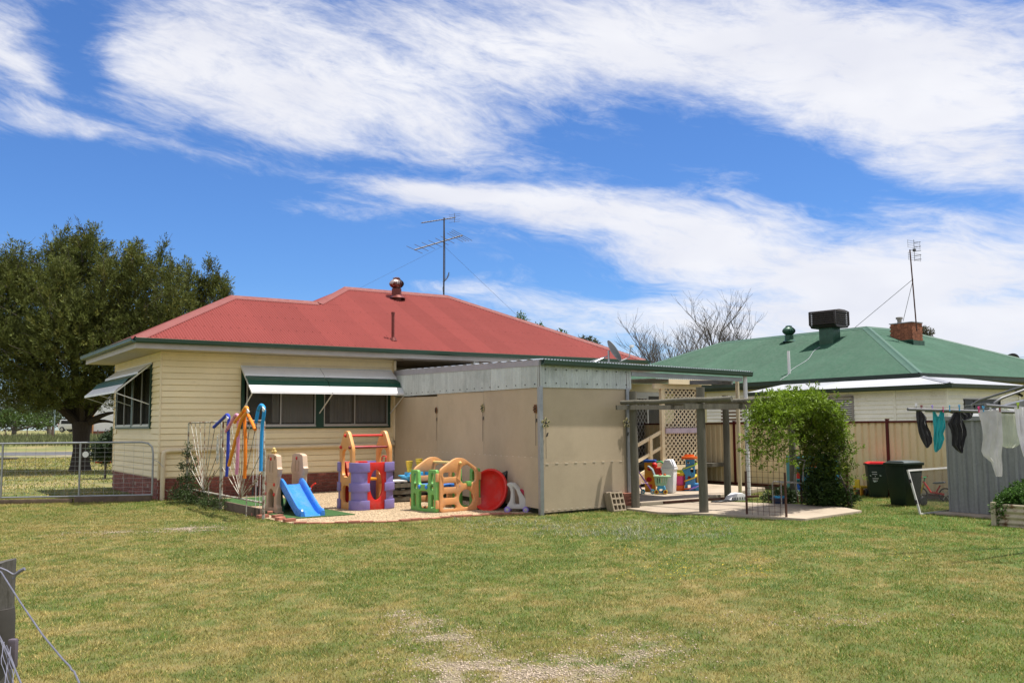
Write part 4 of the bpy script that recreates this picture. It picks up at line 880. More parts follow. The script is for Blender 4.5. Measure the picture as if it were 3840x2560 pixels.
q3 = onv(3795, 1360, 1.0); D3.location = P(q3[0], 1.0, 0); z3 = q3[2]
M_ = Matrix.Translation((0, 0, z3)) @ Matrix.Rotation(R(-60), 4, 'X') @ Matrix.Rotation(R(25), 4, 'Y')
mb = MB(); mb.lathe([(.001, 0), (.25, .02), (.45, .08), (.5, .11), (.45, .10), (.25, .04), (.001, .02)], 26, M_, False); mb.obj('dish', m_black, D3, True)
mb = MB(); mb.tube([(0, 0, z3-1.2), (0, .05, z3)], .03, 8); mb.obj('mast', m_antd, D3); mb = MB(); mb.tube([(.3, -.1, z3-.1), (.62, -.3, z3+.12), (.72, -.35, z3-.1)], .015, 5); mb.obj('feed_arm', m_antd, D3)
for dz in (0, .55):
    a, b = atdepth(3500, 1332+dz*16, 75), atdepth(4100, 1328+dz*14, 62); mb = MB(); mb.tube([a.lerp(b, t/8) - Vector((0, 0, .6*math.sin(PI*t/8)*.3)) for t in range(9)], .012, 4)
    tag(mb.obj('power_line', m_black), 'thin power line hanging behind the green roof', 'power line', 'power lines behind the green roof')
# ---------------------------------------------------------------- plastics
def plastic(n, c, r=.45, var=.08): f_ = sum(c)/3; return mat(n, c, r, var, 3, .05, 60, spec=.35, alt=tuple(x*.84 + (f_*.5+.2)*.12 for x in c), altf=.55, alts=4)
p_red = plastic('red plastic', (.58, .022, .016)); p_tan = plastic('apricot plastic', (.66, .32, .10)); p_pur = plastic('lavender plastic', (.215, .175, .41)); p_grn = plastic('leaf green plastic', (.16, .42, .10))
p_tan2 = plastic('sandy apricot plastic', (.68, .33, .13)); p_stone = plastic('stone beige plastic', (.52, .37, .25), .5); p_blue = plastic('sky blue plastic', (.035, .21, .66), .28); p_dg = plastic('deep green plastic', (.008, .10, .045)); p_brn = plastic('rust brown plastic', (.16, .05, .03)); p_yel = plastic('yellow plastic', (.72, .48, .03)); p_buff = plastic('buff yellow plastic', (.66, .48, .17)); p_aqua = plastic('aqua blue plastic', (.06, .40, .68)); p_orange = plastic('orange plastic', (.70, .12, .01)); p_pink = plastic('pink plastic', (.62, .05, .20)); p_white = plastic('white plastic', (.78, .77, .77)); p_grey = plastic('pale grey plastic', (.52, .50, .47)); p_mint = plastic('mint plastic', (.40, .62, .36)); p_lime = plastic('lime plastic', (.42, .58, .04)); p_teal = plastic('teal plastic', (.05, .27, .36)); p_dkred = plastic('maroon plastic', (.20, .018, .02)); p_amber = plastic('amber plastic', (.70, .30, .02)); p_vio = plastic('violet plastic', (.30, .20, .62))
def spokes_wheel(par, c, r, w_, m_t, m_h, axis='Y', nm='wheel'):
    M_ = Matrix.Translation(c) @ (Matrix.Rotation(PI/2, 4, 'X') if axis == 'Y' else Matrix.Rotation(PI/2, 4, 'Y'))
    mb = MB(); mb.lathe([(r*.6, -w_/2), (r*.95, -w_/2), (r, -w_*.25), (r, w_*.25), (r*.95, w_/2), (r*.6, w_/2)], 20, M_); o = mb.obj(nm, m_t, par, True)
    mb = MB(); mb.lathe([(r*.55, -w_*.56), (r*.25, -w_*.66), (r*.25, w_*.66), (r*.55, w_*.56)], 16, M_); mb.obj('hub', m_h, o, True); return o
# ---------------------------------------------------------------- wire mesh farm gate at the side of the house
gR, gL = G(570, 1856, .15), G(-70, 1868, .15); gd = (gR-gL); GLn = gd.length
GA = thing('farm_gate', 'galvanised tube farm gate with weld mesh beside the house', 'gate', (gL.x, gL.y, 0), math.atan2(gd.y, gd.x))
zb_, zt_ = .16, 1.44
mb = MB(); mb.tube([(0, 0, zb_), (GLn-.04, 0, zb_), (GLn, 0, zb_+.03)], .021, 10); mb.tube([(-.2, 0, zt_), (GLn-.28, 0, zt_), (GLn-.12, 0, zt_-.03), (GLn-.03, 0, zt_-.12), (GLn, 0, zt_-.28), (GLn, 0, zb_-.02)], .024, 12); mb.obj('frame', m_galvp, GA, True)
for x in (.43, 2.19): mb = MB(); mb.tube([(x, 0, zb_), (x, 0, zt_)], .024, 10); mb.tube([(x, 0, zt_-.06), (x, 0, zt_-.02)], .03, 10); mb.obj('upright', m_galvp, GA, True)
m_wire = mat('steel wire', (.36, .36, .35), .45, .15, 10, metal=.5)
x = .05
while x < GLn-.03: mb = MB(); mb.tube([(x, .012, zb_), (x, .012, zt_-.02 if x < GLn-.25 else zt_-.12)], .0032, 4); mb.obj('wire', m_wire, GA); x += .225
for k in range(11): z = zb_ + .09 + k*.106; mb = MB(); mb.tube([(-.2, .006, z), (GLn-.01, .006, z)], .0034, 4); mb.obj('wire', m_wire, GA)
mb = MB(); mb.lathe([(.075, -.004), (.075, .004)], 8, Matrix.Translation((2.32, -.03, 1.16)) @ Matrix.Rotation(PI/2, 4, 'X') @ Matrix.Rotation(R(22.5), 4, 'Z')); tag(mb.obj('tag_plate', m_white, GA))
mb = MB(); mb.tube([(GLn, 0, 1.02), (GLn+.15, -.05, .95), (GLn+.27, -.1, .83)], .006, 5); mb.obj('chain', m_galvp, GA)
for k, (a, b, h, lb) in enumerate(((-1.6, 2.05, .11, 'grey timber sleeper under the far end of the farm gate'), (2.1, GLn+.0, .15, 'brown timber sleeper under the farm gate by the house'))):
    p0, p1 = gL + gd*(a/GLn), gL + gd*(b/GLn); t = thing('sleeper', lb, 'sleeper', ((p0.x+p1.x)/2, (p0.y+p1.y)/2, 0), math.atan2(gd.y, gd.x), 'sleepers under the farm gate'); L_ = (b-a)/2
    mb = MB(); mb.box(-L_, L_, -.05, .05, -.02, h); mb.obj('plank', m_timber2, t, bevel=.008)
# ---------------------------------------------------------------- old sunburst gates
SG = []
def sunburst(lb, v0, v1, hub):
    g_ = yard('sunburst_gate', lb, 'gate', .46, 0, 0, 'rusty sunburst gates')
    t = g_; zt, zb = 1.90, .32
    mb = MB(); mb.tube([(0, v0, zb-.02), (0, v0, zt-.06), (0, v0-.02 if v0 > v1 else v0+.02, zt-.01), (0, v0-.08, zt), (0, v1+.08, zt), (0, v1+.02, zt-.01), (0, v1, zt-.06), (0, v1, zb-.02)], .021, 8); mb.tube([(0, v0, zb), (0, v1, zb)], .021, 8); mb.obj('frame', m_rustst, t, True)
    h = Vector((0, hub, zb+.02)); ends = []
    for f in (.07, .21, .36, .52, .68, .84): ends.append(Vector((0, v0 + (v1-v0)*f, zt-.01)))
    ends += [Vector((0, v0, z)) for z in (1.35, .92)] + [Vector((0, v1, z)) for z in (1.40, .95)]
    for e in ends: mb = MB(); mb.tube([h, e], .0095, 6); mb.obj('ray_bar', m_rustst, t)
    for y in (v0, v1): mb = MB(); mb.box(-.03, .03, y-.03, y+.03, 0, 1.95 if y == v0 else 1.36) if False else mb.tube([(0, y + (.035 if y == v0 else -.035), 0), (0, y + (.035 if y == v0 else -.035), 1.34)], .03, 8); mb.obj('post', m_rustst, t, True)
    return g_
sunburst('rusty sunburst gate with a creeper growing at its end', -.95, -3.58, -2.33); sunburst('rusty sunburst gate hung with coloured pool noodles', -3.70, -6.33, -4.98)
mb = MB(); mb.tube([P(.38, -3.0, 0), P(.38, -3.0, .5), P(.38, -3.45, .85)], .012, 6); mb.tube([P(.36, -5.65, 0), P(.36, -5.65, .45), P(.36, -6.3, .78)], .012, 6)
tag(mb.obj('drop_bolt', m_rustst), 'bent white drop bolts leaning on the sunburst gates', 'bolt')
for k, (a, b, h, lb) in enumerate(((-1.0, -3.5, .16, 'brown edging plank under the far sunburst gate'), (-3.75, -6.05, .19, 'brown edging plank under the noodle hung gate'))):
    t = yard('edging_plank', lb, 'plank', .52, (a+b)/2, 0, 'edging planks under the gates'); mb = MB(); mb.box(-.025, .025, -(a-b)/2, (a-b)/2, -.02, h); mb.obj('plank', m_timber2, t, bevel=.006)
# pool noodles made into hobby birds, hooked over the gate
def noodle(lb, pix, mt, ear, u=.40, r=.034, bands=()):
    pts = []
    for x, y in pix: a, b, c = onu(x, y, u); pts.append(Vector(P(a, b, c)))
    sm = []
    for i in range(len(pts)-1):                                   # Catmull-Rom
        p0, p1, p2, p3 = pts[max(i-1, 0)], pts[i], pts[i+1], pts[min(i+2, len(pts)-1)]
        for j in range(6):
            t = j/6; sm.append(.5*((2*p1) + (p2-p0)*t + (2*p0-5*p1+4*p2-p3)*t*t + (3*p1-p0-3*p2+p3)*t**3))
    sm.append(pts[-1]); o0 = sm[len(sm)//2]
    root = thing('noodle_horse', lb, 'pool noodle', o0, 0, 'pool noodle toys hooked over the gate'); sm = [q-o0 for q in sm]
    mb = MB(); mb.tube(sm, r, 14); mb.obj('noodle', mt, root, True)
    for i in bands:
        d = (sm[min(i+1, len(sm)-1)]-sm[i-1]).normalized()*.008; mb = MB(); mb.tube([sm[i]-d, sm[i]+d], r*1.02, 14); mb.obj('band', m_black, root, True)
    if ear is not None:
        a, b, c = onu(*ear, u-.03); q = Vector(P(a, b, c))-o0; e = V*-1
        mb = MB()
        for k in (0,):
            A_ = [q + V*.05 + Vector((0, 0, .05)), q - V*.085 + Vector((0, 0, -.01)), q - V*.02 + Vector((0, 0, -.055)), q + V*.055 + Vector((0, 0, -.03))]
            n_ = U*.008; mb.add([p - n_ for p in A_] + [p + n_ for p in A_], [(0,1,2,3),(7,6,5,4),(0,4,5,1),(1,5,6,2),(2,6,7,3),(3,7,4,0)])
        mb.obj('ear', p_white, root)
    return root
f_blue = mat('royal blue foam', (.030, .055, .42), .8, .1, 20, .06, 200); f_lb = mat('light blue foam', (.02, .27, .62), .8, .1, 20, .06, 200); f_or = mat('orange foam', (.75, .20, .012), .8, .1, 20, .06, 200); f_or2 = mat('amber orange foam', (.75, .30, .04), .8, .1, 20, .06, 200); f_pk = mat('pink foam', (.62, .25, .38), .8, .1, 20, .06, 200)
noodle('royal blue noodle toy with a white ear on the gate', [(802, 1601), (822, 1582), (840, 1565), (851, 1555), (858, 1562), (857, 1590), (855, 1680), (850, 1785)], f_blue, (852, 1565), bands=(11, 15))
noodle('pink noodle toy hooked over the rusty gate', [(848, 1617), (862, 1592), (877, 1567), (887, 1555), (895, 1565), (894, 1600), (892, 1690), (887, 1778)], f_pk, None, .37, bands=(3, 14))
noodle('amber orange noodle toy with a white ear, leaning crosswise', [(880, 1583), (895, 1564), (910, 1544), (920, 1529), (927, 1530), (925, 1545), (905, 1575), (886, 1640), (858, 1745)], f_or2, (930, 1541), .34, bands=(3, 13))
noodle('deep orange noodle toy bent short over the gate', [(957, 1610), (948, 1590), (938, 1571), (929, 1555), (920, 1552), (917, 1570), (920, 1640), (920, 1720), (917, 1793)], f_or, None, .40, bands=(13,))
noodle('light blue noodle toy with white ears by the gate post', [(960, 1584), (964, 1560), (969, 1535), (979, 1519), (990, 1530), (989, 1560), (983, 1600), (980, 1680), (978, 1766)], f_lb, (988, 1533), .36, bands=(2, 12, 25))
sk = thing('skipping_rope', 'white skipping ropes with black handles hanging from the gate', 'skipping rope', P(.5, -5.6, 0), YAW)
for k, (dx, zb, zt) in enumerate(((0, .62, 1.86), (-.28, .62, 1.86), (-.42, .2, 1.86), (-.18, .2, 1.86))):
    mb = MB(); mb.tube([(0, dx, zb), (.01, dx+.01, (zb+zt)/2), (0, dx*.6-.1, zt)], .005, 5); mb.obj('rope', m_white, sk); mb = MB(); mb.tube([(0, dx, zb-.2), (0, dx, zb-.02)], [.012, .022] if k % 2 else [.02, .02], 8); mb.obj('handle', m_black, sk)
cr = thing('rope_coil', 'tangled pale rope tied to the middle gate post', 'rope', P(.40, -3.64, 0), YAW); pts = []
for i in range(150): a = i*.36; pts.append((.012*math.sin(i*.5)-.03, .06*math.cos(a)+.02*math.sin(i*.13), 1.22 + (.16+.12*math.sin(i*.047))*math.sin(a) + .14*math.sin(i*.043)))
mb = MB(); mb.tube(pts, .0045, 5); mb.obj('rope', mat('bleached rope', (.50, .50, .46), .9, .2, 30), cr)
# ---------------------------------------------------------------- castle slide
cd_ = Vector((.57, -.82, 0)).normalized(); ca = math.atan2(cd_.y, cd_.x)
CS = thing('castle_slide', 'beige castle toy slide with twin turrets and blue chute', 'toy slide', (-4.97, 19.10, .018), ca)
def turret(y, front):
    ol = roundpoly([(-.37, 0), (.37, 0), (.37, .13), (.30, .16), (.29, .74), (.33, .80), (.37, .90), (.33, .93), (.28, 1.17), (.12, 1.20), (-.12, 1.20), (-.28, 1.17), (-.33, .93), (-.37, .90), (-.33, .80), (-.29, .74), (-.30, .16), (-.37, .13)], .025, 3)
    arch = [(-.16, .10), (.16, .10), (.16, .32)] + [(.16*math.cos(a), .32+.17*math.sin(a)) for a in [PI*i/10 for i in range(1, 10)]] + [(-.16, .32)]
    holes = [arch] if front else []
    if not front: holes = []
    notch = [rrect(-.21, -.14, 1.08, 1.15, .015, 3), rrect(.13, .21, 1.08, 1.15, .015, 3)] if front else []
    t = moulded('turret_panel', p_stone, ol, holes+notch, .11, .022, CS, Matrix.Translation((0, y, 0)))
    s_ = -1 if front else 1
    yo = y - .055 if front else y - .055
    for x in (-.085, .085):
        mb = MB(); mb.add([(q[0]+x, yo-.004 if front else yo-.004, q[1]) for q in rrect(-.035, .035, .82, 1.06, .034, 5)], [tuple(range(24))]); mb.obj('recess_shade', plastic('shaded beige recess', (.40, .28, .18), .55), t)  # flat patch whose darker beige imitates the shade of a recess
    bs = [(-.30, .58), (.19, .58), (-.30, .38), (.19, .38)] if front else []
    for x, z in bs + [(-.02, 1.1)]: mb = MB(); mb.sphere((x, yo-.006, z), .038, 10, 6, (1, .5, 1)); mb.obj('red_gem', p_red, t, True)
    for k in range(4):
        mb = MB(); mb.box(-.2, .14, yo-.004, yo+.002, .62+k*.045, .626+k*.045); mb.obj('moulded_line', plastic('shaded beige recess', (.40, .28, .18), .55), t)  # moulded lines drawn in the same shade-darkened beige
    mb = MB(); mb.box(-.40, .40, y-.075, y+.075, 0, .045); mb.obj('foot', p_stone, t, bevel=.015)
turret(0, True); turret(.56, False)
mb = MB(); mb.box(-.30, .31, .05, .51, .50, .545); mb.obj('platform', p_brn, CS, bevel=.01)
moulded('climbing_wall', p_dg, rrect(.02, .54, 0, .52, .05), [ell(.28, .20, .13, .14)], .07, .015, CS, Matrix.Translation((-.36, 0, 0)) @ Matrix.Rotation(PI/2, 4, 'Z'))
moulded('inner_panel', p_dg, roundpoly([(-.28, 0), (.28, 0), (.10, .50), (-.28, .50)], .04), [], .05, .012, CS, Matrix.Translation((0, .12, 0)))
prof = [(-.25, -.05), (-.25, .08), (-.235, .115), (-.20, .12), (-.175, .09), (-.16, .01), (-.12, -.01), (.12, -.01), (.16, .01), (.175, .09), (.20, .12), (.235, .115), (.25, .08), (.25, -.05)]
path = [(.26, .585, 0), (.33, .58, -.1), (.42, .52, -.4), (.8, .285, -.56), (1.14, .09, -.42), (1.28, .045, -.08), (1.40, .035, 0), (1.43, .0, 0)]
mb = MB(); n = len(prof); 
for i, (x, z, sl_) in enumerate(path):
    for y, h in prof: mb.v.append((x - h*.0 + .35*h*(sl_ < -.2)*1.0, .28 + y, max(z + h, .0)))
for i in range(len(path)-1):
    for k in range(n-1): mb.f.append((i*n+k, i*n+k+1, (i+1)*n+k+1, (i+1)*n+k))
    mb.f.append((i*n+n-1, i*n, (i+1)*n, (i+1)*n+n-1))
mb.f.append(tuple(range(n))); mb.f.append(tuple(range(len(path)*n-1, (len(path)-1)*n-1, -1)))
mb.obj('slide_chute', p_blue, CS, True)
mb = MB()
for x, z in ((-.06, 1.24), (0, 1.30), (.07, 1.25)): mb.tube([(0, .0, 1.17), (x, 0, z)], .016, 8); mb.sphere((x, 0, z), .034, 10, 8)
mb.obj('crown_knob', p_buff, CS, True)
bk = thing('toy_bucket', 'small blue toy bucket with red handle behind the slide', 'bucket', G(1148, 1868, .02), 0)
mb = MB(); mb.lathe([(.085, 0), (.12, .24), (.128, .245), (.128, .26), (.112, .26), (.08, .02)], 20); mb.obj('pail', p_aqua, bk, True); mb = MB(); mb.tube([(.11, 0, .22), (.13, .02, .3), (.2, .02, .36), (.23, .0, .37)], .02, 8); mb.obj('handle', p_red, bk, True)
# ---------------------------------------------------------------- activity tower (red, lavender, apricot)
AT = thing('activity_tower', 'red lavender and apricot climbing tower with red top bars', 'play tower', (-3.20, 19.98, .018), R(36))
ol = roundpoly([(-.31, 0), (.31, 0), (.31, 1.30), (.09, 1.66), (-.09, 1.66), (-.31, 1.30)], .09, 5)
hs_ = [rrect(-.16, .16, .14, .50, .09), rrect(-.19, .19, .68, 1.27, .14)]
for x in (-.44, .44): moulded('side_arch', p_tan, ol, hs_, .075, .02, AT, Matrix.Translation((x, 0, 0)) @ Matrix.Rotation(PI/2, 4, 'Z'))
for y, nm in ((-.47, 'front_panel'), (.47, 'back_panel')): moulded(nm, p_red, rrect(-.27, .27, 0, .99, .03), [ell(0, .52, .155, .32)] if y < 0 else [ell(0, .3, .14, .2)], .07, .018, AT, Matrix.Translation((0, y, 0)))
def arcwall(cx, cy, a0, a1, r0, r1, z0, z1, n=10):
    mb = MB(); vs = []
    for i in range(n+1):
        a = R(a0 + (a1-a0)*i/n)
        for r_ in (r0, r1):
            for z in (z0, z1): vs.append((cx + r_*math.cos(a), cy + r_*math.sin(a), z))
    fs = []
    for i in range(n):
        q = i*4; fs += [(q, q+4, q+5, q+1), (q+2, q+3, q+7, q+6), (q+1, q+5, q+7, q+3), (q, q+2, q+6, q+4)]
    fs += [(0, 1, 3, 2), (n*4, n*4+2, n*4+3, n*4+1)]; return mb.add(vs, fs)
for sx, sy, a0 in ((-1, -1, 180), (1, -1, 270), (1, 1, 0), (-1, 1, 90)):
    cx, cy = sx*.24, sy*.28; c_ = arcwall(cx, cy, a0-4, a0+94, .19, .245, 0, .96).obj('corner_column', p_pur, AT, bevel=.008)
    for z0_, z1_ in ((0, .20), (.38, .56), (.79, .99)):
        arcwall(cx, cy, a0-14, a0+104, .235, .275, z0_, z1_, 12).obj('battlement_band', p_pur, c_, bevel=.01)
        arcwall(cx, cy, a0-14, a0+104, .276, .280, z0_+.03, z0_+.04, 12).obj('moulded_line', p_pur, c_)
mb = MB(); mb.box(-.40, .12, -.30, .40, .60, .66); mb.obj('platform', p_amber, AT, bevel=.02)
for y, z in ((0, 1.56), (-.22, 1.31), (.22, 1.31)):
    mb = MB(); mb.tube([(-.50, y, z), (.50, y, z)], .024, 12); mb.sphere((-.49, y, z), .036, 10, 6); mb.obj('top_bar', p_dkred if z < 1.4 and y < 0 else p_red, AT, True)
mb = MB(); mb.add([(.0, .43, .95), (.0, .36, .98), (-.30, .43, .95), (-.30, .36, .98), (-.0, .1, .30), (-.3, .1, .3)], [(0, 1, 3, 2), (1, 4, 5, 3)]); mb.obj('inner_slide', plastic('faded red plastic', (.55, .16, .10)), AT)
# ---------------------------------------------------------------- green and apricot activity cube
AC = thing('activity_cube', 'green and apricot climbing cube with round porthole openings', 'play cube', (-1.51, 18.74, .016), R(40))
ol = roundpoly([(0, 0), (1.0, 0), (1.0, .84), (.60, 1.09), (.40, 1.09), (0, .86)], .10, 6)
slots = [rrect(.08, .42, a, b, .045) for a, b in ((.06, .15), (.285, .375), (.50, .585), (.705, .80))]
up_ = roundpoly([(.52, .62), (.60, .56), (.68, .56), (.69, .52), (.80, .52), (.81, .56), (.93, .60), (.93, .80), (.72, .96), (.54, .90)], .06, 5)
hs_ = slots + [up_, ell(.68, .255, .20, .185)]
for y in (.0, .93): moulded('gable_panel', p_tan2, ol, hs_, .07, .02, AC, Matrix.Translation((0, y, 0)))
gl = roundpoly([(0, 0), (.93, 0), (.93, .84), (.66, .84), (.64, .55), (.30, .55), (.28, .86), (0, .86)], .05, 4)
gh = [rrect(.30, .63, .06, .42, .06), rrect(.09, .19, .08, .36, .045), rrect(.74, .84, .08, .36, .045), ell(.17, .50, .06, .06), ell(.76, .50, .06, .06), rrect(.10, .20, .58, .80, .045), rrect(.73, .83, .56, .78, .045)]
for x in (-.035, 1.035):
    o = moulded('side_panel', p_grn, gl, gh, .07, .018, AC, Matrix.Translation((x, 0, 0)) @ Matrix.Rotation(PI/2, 4, 'Z'))
    for y, z in ((-.02, .08), (-.02, .62), (.91, .08), (.91, .58)): mb = MB(); mb.box(x-.04, x+.04, y, y+.045, z, z+.17); mb.obj('hinge_tab', p_tan2, o, bevel=.01)
mb = MB(); mb.tube([(.5, -.06, .985), (.5, .99, .985)], .028, 12); mb.sphere((.5, -.05, .985), .036, 10, 8); mb.obj('ridge_bar', p_buff, AC, True)
mb = MB(); mb.box(.03, .60, .12, .80, .50, .55); mb.tube([(.36, .10, .52), (.52, -.02, .52)], .03, 8); mb.obj('platform', p_blue, AC, bevel=.01)
for y in (.35, .60): mb = MB(); mb.sphere((-.075, y, .50), .045, 10, 8, (.6, 1, 1)); mb.obj('hook_knob', p_blue, AC, True)
mb = MB(); mb.box(.69, .80, -.05, .05, .50, .60); mb.obj('latch', p_grn, AC, bevel=.01)
# ---------------------------------------------------------------- red shell, black tub, doll walker
RS = thing('paddling_shell', 'round red plastic shell pool standing on its edge', 'shell pool', (-.50, 19.28, .425), R(0))
M_ = Matrix.Rotation(R(-33), 4, 'Z') @ Matrix.Rotation(R(78), 4, 'X')
mb = MB(); mb.lathe([(.001, -.16), (.20, -.155), (.32, -.12), (.39, -.03), (.405, .02), (.435, .02), (.44, .0), (.44, -.035), (.415, -.035), (.345, -.145), (.21, -.185), (.001, -.19)], 40, M_, False); mb.obj('shell', p_red, RS, True)
mb = MB(); mb.lathe([(.40, .018), (.41, .032), (.44, .034), (.45, .02), (.45, -.01), (.44, -.012)], 40, M_, False); mb.obj('rim', p_red, RS, True)
BT = thing('storage_tub', 'black plastic storage tub tipped on its end by the screen', 'tub', (-.07, 19.72, .0), R(14)); M_ = Matrix.Translation((0, 0, .38)) @ Matrix.Rotation(R(-38), 4, 'Y') @ Matrix.Rotation(R(80), 4, 'X')
def openbox(mb, w0, d0, w1, d1, h, th, M_=None, lip=.02):
    a = [(-w0, -d0, 0), (w0, -d0, 0), (w0, d0, 0), (-w0, d0, 0)]; b = [(-w1, -d1, h), (w1, -d1, h), (w1, d1, h), (-w1, d1, h)]
    b2 = [(-w1+th, -d1+th, h), (w1-th, -d1+th, h), (w1-th, d1-th, h), (-w1+th, d1-th, h)]; a2 = [(-w0+th, -d0+th, th), (w0-th, -d0+th, th), (w0-th, d0-th, th), (-w0+th, d0-th, th)]
    fs = [(3, 2, 1, 0)]
    for i in range(4): j = (i+1) % 4; fs += [(i, j, 4+j, 4+i), (4+i, 4+j, 8+j, 8+i), (8+i, 8+j, 12+j, 12+i)]
    fs.append((12, 13, 14, 15)); mb.add(a + b + b2 + a2, fs, M_)
    if lip: 
        for x0_, x1_, y0_, y1_ in ((-w1-lip, w1+lip, -d1-lip, -d1), (-w1-lip, w1+lip, d1, d1+lip), (-w1-lip, -w1, -d1, d1), (w1, w1+lip, -d1, d1)): mb.box(x0_, x1_, y0_, y1_, h-.03, h+.004, M_)
    return mb
M_ = Matrix.Translation((.02, .05, .44)) @ Matrix.Rotation(R(24), 4, 'Y') @ Matrix.Rotation(R(-78), 4, 'X') @ Matrix.Translation((0, 0, -.22))
mb = MB(); openbox(mb, .27, .33, .31, .38, .42, .015, M_); mb.obj('tub', m_black, BT)
mb = MB(); mb.box(-.28, .22, .0, .35, .0, .34); mb.obj('crate', m_black, BT, bevel=.02)
WK = thing('toy_walker', 'grey and red toddler push walker with lavender wheels', 'toy walker', (.08, 18.85, .005), R(-8))
sp_ = roundpoly([(-.20, .08), (.22, .08), (.18, .28), (.06, .46), (-.05, .585), (-.16, .60), (-.205, .56), (-.14, .50), (-.115, .40), (-.13, .25), (-.20, .14)], .035, 4)
sh_ = roundpoly([(-.06, .16), (.06, .16), (.05, .30), (-.01, .46), (-.08, .53), (-.06, .40), (-.06, .28)], .03, 4)
for y in (-.09, .12): moulded('side_panel', p_grey, sp_, [sh_], .05, .014, WK, Matrix.Translation((0, y, 0)))
mb = MB(); mb.tube([(-.17, -.11, .575), (-.17, .14, .575)], .022, 10); mb.obj('handle', p_grey, WK, True)
mb = MB(); mb.box(-.19, .21, -.10, .13, .07, .13); mb.obj('base', p_grey, WK, bevel=.015)
moulded('seat', plastic('crimson plastic', (.42, .012, .05)), roundpoly([(.02, .40), (.10, .36), (.24, .20), (.22, .12), (.15, .12), (.0, .34)], .03, 4), [], .16, .02, WK, Matrix.Translation((.05, .02, .08)))
for x, y in ((-.19, -.13), (-.19, .16), (.19, -.13), (.19, .16)): spokes_wheel(WK, (x, y, .062), .062, .05, p_vio, p_grey)
# ---------------------------------------------------------------- pallet stack with sand toys
PS = None
for k in range(3):
    t = yard('timber_pallet', ['weathered timber pallet at the bottom of the stack', 'weathered timber pallet in the middle of the stack', 'weathered timber pallet on top of the stack'][k], 'pallet', 4.65 + .04*k, -4.05, R(3*k-3), 'stacked timber pallets'); t.location.z = .016 + k*.155
    for y in (-.48, 0, .48): mb = MB(); mb.box(-.75, .75, y-.03, y+.03, .02, .125); mb.obj('bearer', m_timber2, t)
    for i in range(8):
        x = -.70+i*.2; mb = MB(); mb.box(x-.05, x+.05, -.55, .55, .126, .15); mb.obj('slat', m_timber, t)
    for i in range(3): x = -.66+i*.66; mb = MB(); mb.box(x-.05, x+.05, -.55, .55, .0, .019); mb.obj('slat', m_timber, t)
    for y in (-.555,): mb = MB(); mb.box(-.76, .76, y-.02, y, .03, .12); mb.obj('face_board', m_timber, t)
wbq = atdepth(1498, 1797, 20.6)
t = thing('board', 'white board lying on the pallet stack', 'board', P(4.2, -4.35, .485), YAW); mb = MB(); mb.box(-.32, .3, -.25, .2, 0, .03); mb.obj('panel', m_white, t)
WT = thing('water_table', 'blue toy water table with yellow funnels on the pallets', 'toy table', P(4.95, -4.35, .485), YAW + R(-8))
mb = MB(); openbox(mb, .36, .26, .40, .30, .12, .02); mb.obj('basin', p_aqua, WT, bevel=.008)
for x, y in ((-.25, 0), (.02, .1), (.25, -.02)): mb = MB(); mb.box(x-.09, x+.09, y-.1, y+.1, .02, .2); mb.obj('tower_block', p_aqua, WT, bevel=.02)
for x, y, z in ((-.27, -.05, .2), (-.03, -.08, .2), (.04, .12, .24), (.27, .0, .22)): mb = MB(); mb.lathe([(.045, 0), (.05, .06), (.085, .26), (.09, .265), (.075, .26), (.035, .02)], 16, Matrix.Translation((x, y, z))); mb.obj('funnel', p_yel, WT, True)
TT = thing('toy_trolley', 'toy ride-on with red push handle behind the climbing tower', 'ride-on toy', P(3.72, -4.75, .016), YAW); mb = MB(); mb.box(-.2, .2, -.13, .13, .1, .3); mb.obj('body', p_aqua, TT, bevel=.03)
mb = MB(); mb.tube([(.05, -.1, .3), (.1, -.1, 1.05), (.12, -.08, 1.08), (.14, .12, 1.08), (.12, .14, 1.05), (.05, .14, .3)], .014, 8); mb.obj('handle', p_red, TT, True); mb = MB(); mb.box(-.12, .1, -.1, .1, .30, .5); mb.obj('seat', p_yel, TT, bevel=.03)
for x, y in ((-.14, -.15), (.14, -.15), (-.14, .15), (.14, .15)): spokes_wheel(TT, (x, y, .08), .08, .05, p_red, p_yel)
# ---------------------------------------------------------------- brick edging of the gravel
m_pav = mat('faded paving brick', (.33, .13, .085), .85, .15, 8, .1, 80, bump=.25, bs=80, rnd=.2)
ED = yard('brick_edging', 'single row of red bricks edging the gravel play area', 'edging'); mb = MB(); mb.box(-.112, .112, -.053, .053, -.03, .04); eb = mb.mesh('brick', m_pav, bevel=.006)
fl = [(.62, -7.52), (1.45, -8.05), (2.32, -8.43), (3.25, -8.34), (3.9, -8.40), (4.75, -8.52), (5.0, -8.72)]
for (a, b), (c, d) in zip(fl[:-1], fl[1:]):
    L_ = math.hypot(c-a, d-b); n = max(1, int(round(L_/.235)))
    for i in range(n): f = (i+.5)/n; link('brick', eb, ED, (a+(c-a)*f, b+(d-b)*f + .008*math.sin(i*3.), .012*math.sin(i*5+a)), (0, 0, math.atan2(d-b, c-a) + .05*math.sin(i*7)))
for k, (x, y, rr) in enumerate(((985, 1943, .2), (1013, 1929, 1.2), (1040, 1943, .4), (1050, 1952, .7), (965, 1935, 0.1), (1085, 1958, .1))):
    q = G(x, y, .0); t = thing('paving_brick', 'loose red paving brick by the rusty gate post', 'brick', (q.x, q.y, .035), YAW+rr, 'loose bricks by the gate post'); link('brick', eb, t)
